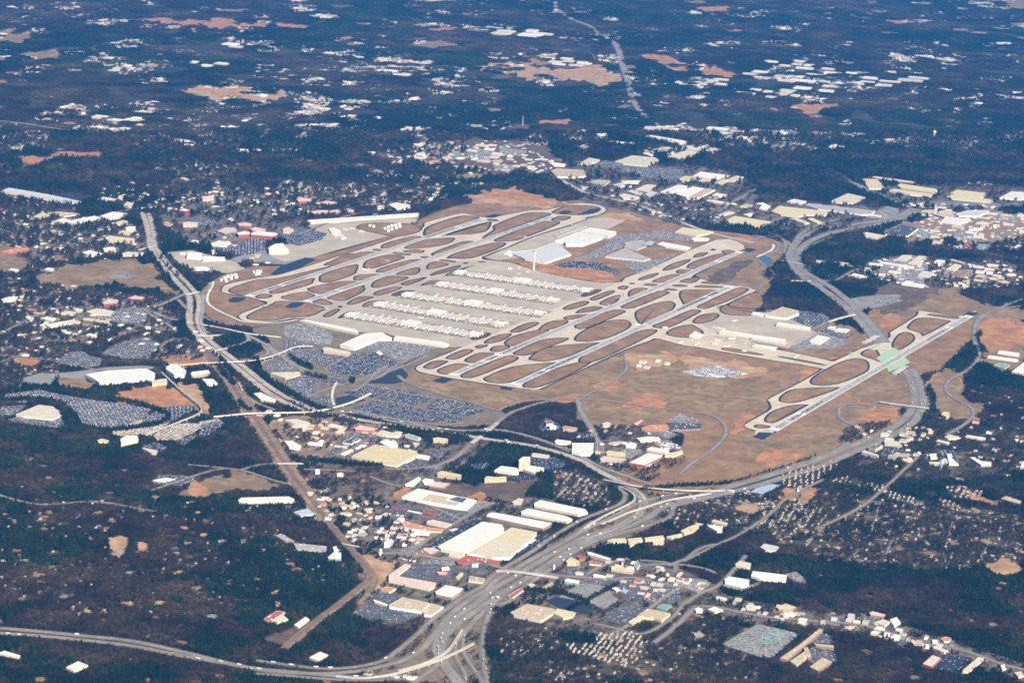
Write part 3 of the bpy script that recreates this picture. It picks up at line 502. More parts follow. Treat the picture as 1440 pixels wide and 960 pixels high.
# frontage roads, interchange ramps
for s, fr, m, wd in (("0,245 150,190 260,130 330,110", R5, 'ramp', 12), ("250,170 290,230 370,285 380,320", R5, 'ramp', 9), ("0,320 80,370 200,400 340,410", R5, 'ramp', 12), ("530,120 520,230 505,350 490,430 545,545", R5, 'ramp', 14),
                  ("490,100 600,60 620,20 600,-20", R5, 'ramp', 10), ("510,340 560,390 680,430 850,460 1040,460", R5, 'road', 10), ("590,580 730,565 920,560 1010,570 1055,600 1040,640 960,670 820,700", R5, 'ramp', 10),
                  ("940,850 1090,840 1240,800 1275,770 1240,720 1100,650", R5, 'ramp', 10), ("1000,560 1200,660 1300,730 1440,810", R5, 'ramp', 11),
                  ("1150,130 1090,80 1060,20", Z2, 'ramp', 9), ("990,230 1020,180 1090,155", Z2, 'ramp', 9), ("1000,240 1090,300 1200,400 1320,500 1440,570", Z2, 'road', 11),
                  ("730,300 800,400 900,480 1010,540 1130,580", Z2, 'road', 10), ("1160,100 1240,180 1330,220 1440,260", Z2, 'ramp', 12),
                  ("0,590 120,560 260,490 390,370 520,260 640,170 740,110", W6, 'road', 15), ("740,110 960,40 1130,10", W6, 'road', 11), ("0,240 -150,200 -400,150 -640,95", W6, 'ramp', 10),
                  ("0,210 150,225 310,205", W6, 'ramp', 8), ("1290,30 1310,120 1400,250 1440,330 1440,480", W6, 'road', 13), ("60,600 130,560 -60,590 -300,600 -420,580", W6, 'road', 10),
                  ("0,365 220,380 400,380", (540, 640, 6), 'road', 8), ("230,800 400,690 640,550 800,450 940,400", (540, 640, 6), 'road', 13), ("0,350 330,410 640,540", (540, 640, 6), 'road', 9),
                  ("-60,830 230,830 480,880 700,890 960,940", (540, 640, 6), 'road', 16), ("960,940 1100,990 1150,1020", (540, 640, 6), 'road', 14),
                  ("540,600 800,640 1100,660 1440,680 1560,640 1800,700 2100,760", R2, 'road', 14), ("1080,620 1300,500 1440,470 1560,440", R2, 'road', 9),
                  ("180,150 400,130 600,155 680,190", (840, 760, 4), 'road', 9), ("790,620 900,560 1000,480 1100,400 1250,300", (700, 760, 4.8), 'road', 9),
                  ("640,560 800,590 940,640 1060,600 1180,520 1250,430", (700, 760, 4.8), 'road', 8), ("1250,430 1400,340 1500,300 1680,100", (700, 760, 4.8), 'road', 11),
                  ("100,640 280,500 420,370 660,400 900,450 1200,470 1440,510", (900, 780, 5.14), 'road', 12), ("200,80 330,30 430,0", (900, 780, 5.14), 'road', 9), ("0,40 150,50 280,75 240,130", (900, 780, 5.14), 'road', 9),
                  ("0,480 200,500 340,520 500,580 700,640 850,660 1000,690 1150,740 1300,800 1440,830", (1160, 780, 5.14), 'road', 14),
                  ("0,450 140,380 250,330 380,240 440,180 600,100", (960, 640, 3), 'road', 8), ("0,900 140,790 280,750", (960, 640, 6), 'road', 8), ("640,0 420,200 230,300", (1080, 640, 3), 'road', 8),
                  ("730,110 800,180 900,280 960,380 1010,430 960,470 860,580 720,780", (1230, 470, 5.65), 'road', 1),
                  ("0,370 200,390 350,420 600,470 700,500", (0, 380, 3.1), 'road', 10), ("550,460 750,490 900,510 1040,540 1200,555", Q4, 'road', 11), ("350,550 600,480 850,500", Q4, 'road', 1),
                  ("960,400 1040,460 1150,520 1200,560", Q4, 'road', 9), ("1090,690 1110,640 1200,600", Q4, 'road', 8), ("980,750 1200,730 1400,700", Q4, 'road', 8),
                  ("1280,560 1200,540 900,510 820,480", (0, 350, 3), 'road', 1),
                  ("0,130 150,170 300,160 480,190", (-20, 625, 2), 'road', 7), ("560,600 400,590 300,610 240,625", L0, 'road', 1), ("790,40 950,55 1030,65 1150,105 1230,125", L0, 'road', 8),
                  ("640,150 780,100 940,55 1000,65", L0, 'road', 9), ("1010,65 1100,40 1200,35", L0, 'road', 8), ("1280,60 1440,65 1500,70", L0, 'road', 8),
                  ("540,610 430,480 170,420", (400, 560, 6), 'road', 1), ("50,455 200,480 400,520", (400, 560, 6), 'road', 8), ("720,660 820,700 930,740 990,750", (400, 560, 6), 'road', 7),
                  ("180,600 400,605", (400, 560, 6), 'road', 6), ("550,90 700,150 860,180 1000,215 1300,240", (400, 560, 6), 'road', 8), ("720,20 900,30 1100,75 1300,115 1440,145", (400, 560, 6), 'road', 8),
                  ("420,60 400,10 410,-80 440,-130", (400, 560, 6), 'pale', 9), ("190,830 400,750 620,690 740,640 960,560", (400, 420, 6), 'road', 9), ("720,730 900,770 1150,820 1440,860", (400, 420, 6), 'road', 9),
                  ("870,560 780,620 680,720 590,780", (400, 420, 6), 'road', 9), ("0,470 100,560 160,620 320,650 600,690 760,680 900,600 1010,570 1200,480", (400, 420, 6), 'road', 12),
                  ("340,600 420,640 640,650 820,620 960,560 970,530 880,490 700,440 560,470 380,570 340,600", (400, 420, 6), 'road', 7),
                  ("430,150 500,180 620,300 760,420", (0, 0, 1), 'road', 1),
                  ("60,470 250,350 400,270", K6, 'road', 14), ("40,560 210,480 420,330 380,320", K6, 'road', 10), ("400,600 540,540 700,470", K6, 'road', 8),
                  ("560,420 650,430 620,470 630,520 680,590 780,600 900,600 960,580 1110,490 1220,460", R6, 'road', 10), ("480,480 640,580 740,640 860,780 950,850 1100,910 1200,950", R6, 'road', 13),
                  ("770,610 760,650 730,690", R6, 'road', 7), ("1110,490 1300,500 1440,520", R6, 'road', 9),
                  ("330,500 300,440 200,420 80,600 0,720", (1140, 340, 4.8), 'road', 1), ("0,600 120,540 210,510 300,490 350,470 330,440 200,400 160,370", (1140, 340, 4.8), 'road', 11),
                  ("400,755 640,755 900,775 1200,830 1440,860", K7, 'road', 11), ("370,410 600,425 900,430 1200,430 1440,425", K7, 'road', 12), ("1150,740 1330,640 1440,600", K7, 'road', 10), ("1230,430 1150,500 1000,560", K7, 'road', 8),
                  ("0,560 300,620 600,700 900,735 1150,740", K7, 'road', 8), ("550,470 420,545", K7, 'road', 9),
                  ("2,360 60,352 120,340 180,335 235,330 280,318", (0, 0, 1), 'road', 10), ("0,310 60,318 120,310 180,295 240,287 290,280 330,280 370,276", (0, 0, 1), 'road', 12),
                  ("190,350 200,340 235,340 270,345 330,338 420,325", (0, 0, 1), 'road', 11), ("420,330 500,300 600,290 620,262 680,262 740,250", (0, 0, 1), 'road', 12),
                  ("0,470 60,440 100,432 160,440 200,450", (0, 0, 1), 'road', 9), ("600,285 500,292 440,300 400,300", (0, 0, 1), 'road', 8),
                  ("1190,625 1165,640 1150,648", (0, 0, 1), 'road', 1), ("1345,560 1362,575 1350,592 1325,603 1310,612", (0, 0, 1), 'road', 1),
                  ("480,470 520,490 560,505", (0, 0, 1), 'road', 1), ("560,430 600,495 730,650", (0, 0, 1), 'road', 1)):
    if wd > 1: road('street' if m == 'road' else 'ramp_road', m, P(s, fr), wd*(1.45 if m == 'ramp' else 1.15), clear=9 if m == 'ramp' else 5)
# railway yard
RL = P("288,488 300,505 316,525 332,548 346,570 364,595 382,622 398,648 420,678 440,704 462,734 485,762 505,785 520,803 522,815 505,828 478,850 450,870 425,890 400,912")
road('rail_bed', 'ballast', RL[:11], 62); road('rail_bed', 'ballast', RL[10:], 26)
road('rail_bed', 'ballast', P("505,785 520,803 528,815 518,835 505,850"), 16)
w_ = wline(RL, 4)
for d in (-20, -14, -8, -2, 4, 10, 17):
    n = 45 if abs(d) > 9 else len(w_)
    link('railway_track', strip_mesh('railway_track', offs(w_, d)[:n], 2.6, 2.75, M['rail']), kind='structure')
w_ = wline(RL[:11], 4); road_ = [link('dirt_road', strip_mesh('dirt_road', offs(w_, d), 9, 1.62, M['sand']), kind='structure') for d in (-40, 42)]
flat('railway_platform', 'sand', P("515,785 545,792 552,785 548,800 530,820 527,835 518,800"), .5, 2)
# bridges
bridge('people_mover_bridge', 'long pale elevated guideway curving over the freeway and railway to the convention centre', P("200,214 330,198 480,184 640,175 800,170 930,160 1050,135 1160,100 1260,55 1330,35 1440,40", Z2), 9, 14, 'pale', piers=60)
bridge('road_bridge', 'long white curved road viaduct crossing the railway towards the big dark car lots', P("600,635 700,625 900,605 1200,600 1440,592 1560,570 1680,540 1800,500 1930,435", Z2), 15, 11, 'pale', piers=75, flat_ends=(150, 200))
bridge('people_mover_bridge', 'grey elevated guideway bending from the convention centre to the rental car garages', P("160,255 240,330 330,410 430,490 500,545 515,575 480,610 380,650 280,690 150,740 30,790", Z2), 9, 12, 'bridge', piers=55)
bridge('flyover_bridge', 'long curved concrete flyover on tall piers where the two freeways meet', P("230,190 340,213 450,238 600,262 830,292 1100,312 1440,320 1600,312", R1), 12, 11, 'bridge', piers=75, flat_ends=(120, 160))
bridge('flyover_bridge', 'tightly curved pale loop ramp viaduct below the long flyover', P("400,265 490,300 570,345 603,390 570,440 460,492 350,547 230,602 100,680 0,750", R1), 10, 9, 'bridge', piers=60, flat_ends=(100, 250))
bridge('flyover_bridge', 'low double ramp viaduct joining the freeway from the red clay lot', P("1440,345 1280,372 1000,412 800,470 650,520 500,562 400,612 200,692", R1), 11, 8, 'bridge', piers=60, flat_ends=(250, 200))
bridge('flyover_bridge', 'curved elevated ramp on white piers at the bottom freeway interchange', P("740,570 650,620 500,690 350,755 150,820 0,862 -200,900 -380,915 -600,890", R3), 11, 9, 'bridge', piers=48, flat_ends=(80, 250))
bridge('flyover_bridge', 'elevated ramp of the bottom interchange passing above the curved freeway lanes', P("620,440 520,600 440,680 300,750 150,800 0,840", R3), 10, 7, 'bridge', piers=48, flat_ends=(120, 200))
bridge('road_bridge', 'broad grey road bridge over the freeway beside the red roofed motel', P("60,580 200,578 400,600 620,635 760,655", R2), 20, 7.5, 'bridge', piers=34, flat_ends=(60, 90))
bridge('road_bridge', 'thin road bridge crossing the freeway just west of the control tower side taxiways', P("330,112 400,98 480,80", R5), 11, 7, 'pale', piers=30)
bridge('road_bridge', 'pale road bridge over the freeway towards the parking lots', P("340,420 500,445 640,470 800,500 1000,545 1200,570 1400,590", R5), 13, 7, 'pale', piers=60, flat_ends=(80, 300))
bridge('road_bridge', 'small road bridge with blue green sign over the freeway beside the round wooded loops', P("630,745 720,730 820,708", R5), 11, 7, 'bridge', piers=34)
bridge('road_bridge', 'thin road bridge crossing the freeway between the two round wooded loops', P("430,570 520,590 600,575 730,565", R5), 10, 6.5, 'bridge', piers=34)
bridge('road_bridge', 'narrow bridge over the southern freeway near the retention pond', P("270,362 400,385 560,415", R6), 11, 7, 'pale', piers=40)
bridge('road_bridge', 'short white bridge over the southern freeway beside the dark woods', P("410,596 520,597 640,600", R6), 8, 7, 'pale', piers=40)
bridge('road_bridge', 'white road bridge over the freeway beside the dark employee car park', P("120,540 200,515 300,488", (1140, 340, 4.8)), 12, 7, 'pale', piers=40)
bridge('road_bridge', 'road bridge over the freeway just below the runway tunnel', P("820,548 900,560 1000,572 1085,583", FG), 14, 8, 'bridge', piers=40)
bridge('road_bridge', 'pale overpass crossing the railway lines beside the long dark pine belt', P("-60,548 0,548 100,548 165,548", (400, 560, 6)), 13, 7, 'bridge', piers=30)
bridge('road_bridge', 'slim road bridge crossing the railway above the concrete yard', P("0,20 70,35 150,50", (480, 760, 6)), 9, 6.5, 'bridge', piers=30)
bridge('road_bridge', 'road bridge carrying the straight avenue over the northern freeway', P("380,378 430,340 520,270 600,205", W6), 16, 7, 'bridge', piers=40)
bridge('road_bridge', 'far road bridge over the northern freeway beside the cream office towers', P("905,355 1000,345 1110,338", (0, 220, 4.8)), 16, 7, 'pale', piers=50)
bridge('road_bridge', 'grey bridge crossing the northern freeway below the cream hotel', P("930,632 1010,612 1090,595", (0, 220, 4.8)), 13, 7, 'bridge', piers=50)
# taxiway and runway bridge over the freeway: portals, tunnel shade painted as near-black boxes
def portal(pts, label, n, h=9, dep=26, st=10):
    w_ = gw(np.array([a for a, b in pts]), np.array([b for a, b in pts])); a, b = w_[0], w_[-1]; c = (a+b)/2; d = b-a; L_ = np.linalg.norm(d); d = d/L_; nr = np.array([-d[1], d[0]]); nr = nr if nr@(CAMP[:2]-c) > 0 else -nr
    e = empty('tunnel_portal', *c, label, 'tunnel'); R = Matrix.Rotation(math.atan2(d[1], d[0]), 4, 'Z'); bw = L_/n
    for i in range(n):
        q = d*(-L_/2+bw*(i+.5))-nr*(st*i-st*n/2)
        for nm, sx, sy_, hh, off, z0, m in (('roof_slab', bw-.3, dep, 1.2, -dep/2, h, 'curb'), ('side_wall', 2, dep-1, h, -dep/2, 0, 'curb'), ('lintel', bw-2.4, 1.5, 1.6, -1, h-1.65, 'curb'), ('painted_opening_shade', bw-2.4, dep-6, h-1.8, -dep/2-1, 0, 'shoulder')):
            me = box_mesh(nm, sx, sy_, hh, M[m], z0); sh = q+nr*off+(d*(-bw/2+1) if nm == 'side_wall' else d*1.0 if nm in ('lintel', 'painted_opening_shade') else 0); me.transform(Matrix.Translation((*sh, 0))@R); link(nm, me, e)
portal(P("893,404 985,372", FG), 'stepped near portal of the runway tunnel where the freeway emerges', 4)
portal(P("775,275 868,250", FG), 'stepped portal of the freeway tunnel between taxiway and runway', 4, 7)
portal(P("735,240 830,205", FG), 'far pale portal of the freeway tunnel beyond the taxiway', 3, 6)
# retention pond, wooded loops
flat('pond', 'pond', P("40,375 60,335 120,315 190,345 215,390 160,435 100,420", R6), .6, 3)
for s, v in (("690,620 740,585 860,565 980,575 1030,610 1020,650 900,690 780,700 710,670", 3), ("925,720 960,680 1050,665 1160,680 1230,740 1225,790 1150,830 1040,835 960,800", 3), ("160,460 230,410 320,390 380,500 470,570 480,640 440,660 360,620 200,620 220,520", 3)):
    q_ = smooth(P(s, R5), 4); paint(q_.mean(0)+(q_-q_.mean(0))*.84, v)
# ------------------------------------------------------------------ buildings
RC = dict(w=(.70, .68, .63), c=(.58, .53, .41), y=(.60, .51, .30), g=(.36, .35, .33), b=(.26, .17, .12), r=(.42, .10, .07), t=(.50, .40, .28), d=(.07, .085, .11), p=(.62, .48, .41),
          e=(.20, .34, .28), o=(.58, .24, .12), k=(.13, .12, .12), s=(.50, .50, .50), m=(.30, .07, .07), l=(.36, .46, .55))
CN = dict(w='white', c='cream', y='pale yellow', g='grey', b='brown', r='red', t='tan', d='dark blue grey', p='pinkish', e='green', o='orange', k='black', s='silver grey', m='dark red', l='pale blue')
for k_, c_ in RC.items():
    M['roof_'+k_] = mat('roof_'+CN[k_].replace(' ', '_'), [sc(c_, .9), c_, sc(c_, 1.06)], .03, .8, 6, .12, (sc(c_, .62), .5))
    M['wall_'+k_] = mat('wall_'+CN[k_].replace(' ', '_'), [sc(c_, .88), c_, sc(c_, 1.04)], .05, .9, 4)
M['glass'] = mat('window_glass', [(.03, .045, .06), (.05, .07, .09)], .1, .2, 2)
def ccw(w_):
    A = np.sum(w_[:, 0]*np.roll(w_[:, 1], -1)-w_[:, 1]*np.roll(w_[:, 0], -1)); return w_ if A > 0 else w_[::-1]
NB = {}
def bmeshes(w_, h, rm, wm, par=.9):
    """walls with a parapet and a roof lying inside it, local coordinates"""
    n = len(w_); e = np.roll(w_, -1, 0)-w_; nr = np.stack([-e[:, 1], e[:, 0]], 1); nr /= np.linalg.norm(nr, axis=1)[:, None]+1e-9
    mm = nr+np.roll(nr, 1, 0); mm /= np.linalg.norm(mm, axis=1)[:, None]+1e-9; ins = w_+mm*.7
    v = [(*p, -.2) for p in w_]+[(*p, h+par) for p in w_]+[(*p, h+par) for p in ins]+[(*p, h-.1) for p in ins]
    f = []
    for i in range(n):
        j = (i+1) % n; f += [(i, j, j+n, i+n), (i+n, j+n, j+2*n, i+2*n), (i+2*n, j+2*n, j+3*n, i+3*n)]
    return mesh('wall', v, f, M['wall_'+wm]), mesh('roof', [(*p, h) for p in ins], [list(range(n))], M['roof_'+rm])
def rect_in(w_):
    return w_.mean(0)
def building(pts, h, rm, wm, kind, label, opt='', group=None, pxpts=True, clear=True, catg=None):
    p = np.array(pts, float)
    if pxpts: w_ = ccw(gw(p[:, 0], p[:, 1], float(h)))
    else: w_ = ccw(p)
    c = w_.mean(0); l = w_-c; h = h+(len(COL.objects) % 17)*.02
    if clear:
        q = w_+(l/(np.linalg.norm(l, axis=1)[:, None]+1e-6))*9
        paint(np.stack(proj(q[:, 0], q[:, 1]), 1), 0); paint(np.stack(proj(w_[:, 0], w_[:, 1], float(h)), 1), 0)
    e = empty(kind, *c, label, catg or kind.replace('_', ' '), group)
    wmh, rmh = bmeshes(l, h, rm, wm, .9 if h > 5 else .4)
    link('wall', wmh, e); ro = link('roof', rmh, e)
    area = abs(np.sum(l[:, 0]*np.roll(l[:, 1], -1)-l[:, 1]*np.roll(l[:, 0], -1)))/2; NB[kind] = NB.get(kind, 0)+1
    ed = np.roll(l, -1, 0)-l; k = int(np.argmax(np.linalg.norm(ed, axis=1))); u = ed[k]/(np.linalg.norm(ed[k])+1e-9); R = Matrix.Rotation(math.atan2(u[1], u[0]), 4, 'Z')
    if 'u' in opt or area > 2600:      # rooftop machinery
        r = np.random.default_rng(int(abs(c[0]))); n = 3 if area < 6000 else 6 if area < 15000 else 12; lo, hi = l.min(0), l.max(0); done = 0
        for _ in range(80):
            q = r.uniform(lo, hi)
            if done >= n: break
            if inpoly(q[0], q[1], l*.9): 
                me = box_mesh('rooftop_unit', r.uniform(4, 9), r.uniform(4, 7), r.uniform(1.6, 2.8), M['wall_s']); me.transform(Matrix.Translation((q[0], q[1], h))@R); link('rooftop_unit', me, e); done += 1
    if 's' in opt or area > 9000:     # roof seams as raised ridges
        v, f = [], []; nrm = np.array([-u[1], u[0]]); s0 = (l@u); t0 = (l@nrm)
        for s_ in np.arange(s0.min()+14, s0.max()-6, 22):
            ts = []
            for i in range(len(l)):
                a, b = s0[i]-s_, s0[(i+1) % len(l)]-s_
                if a*b < 0: ts.append(t0[i]+(t0[(i+1) % len(l)]-t0[i])*a/(a-b))
            if len(ts) >= 2:
                a, b = min(ts)+1, max(ts)-1; i = len(v)
                for s2, t2 in ((s_-.35, a), (s_+.35, a), (s_+.35, b), (s_-.35, b)): v.append((*(u*s2+nrm*t2), h+.35))
                for s2, t2 in ((s_-.35, a), (s_-.35, b)): v.append((*(u*s2+nrm*t2), h))
                f += [(i, i+1, i+2, i+3), (i, i+3, i+5, i+4)]
        if f: link('roof_seam', mesh('roof_seam', v, f, M['wall_'+rm]), e)
    if 'f' in opt:                      # floors of windows on every side
        nf = max(2, int(h/3.4))
        for i in range(len(l)):
            a, b = l[i], l[(i+1) % len(l)]; d = b-a; Ld = np.linalg.norm(d)
            if Ld < 9: continue
            d /= Ld; o_ = np.array([d[1], -d[0]])*.12; v, f = [], []
            for j in range(nf):
                z0 = h*(j+.35)/nf; z1 = h*(j+.8)/nf; m_ = int(Ld/5.5)
                for q in range(m_):
                    x0, x1 = Ld*(q+.2)/m_, Ld*(q+.8)/m_; i0 = len(v)
                    for x, z in ((x0, z0), (x1, z0), (x1, z1), (x0, z1)): v.append((*(a+d*x+o_), z))
                    f.append((i0, i0+1, i0+2, i0+3))
            if f: link('windows', mesh('windows', v, f, M['glass']), e, kind='stuff')
    if 'k' in opt:                      # loading doors along the longest side facing south or west
        best = None
        for i in range(len(l)):
            a, b = l[i], l[(i+1) % len(l)]; d = b-a; o_ = np.array([d[1], -d[0]])
            if o_@(CAMP[:2]-c) > 0 and (best is None or np.linalg.norm(d) > best[0]): best = (np.linalg.norm(d), a, d)
        if best:
            Ld, a, d = best; d = d/Ld; o_ = np.array([d[1], -d[0]]); v, f = [], []
            for q in range(int(Ld/12)):
                x0 = 12*q+4; i0 = len(v)
                for x, z in ((x0, 1), (x0+5, 1), (x0+5, 5), (x0, 5)): v.append((*(a+d*x+o_*.15), z))
                f.append((i0, i0+1, i0+2, i0+3))
            link('loading_doors', mesh('loading_doors', v, f, M['wall_g']), e, kind='stuff')
    return e, w_, h
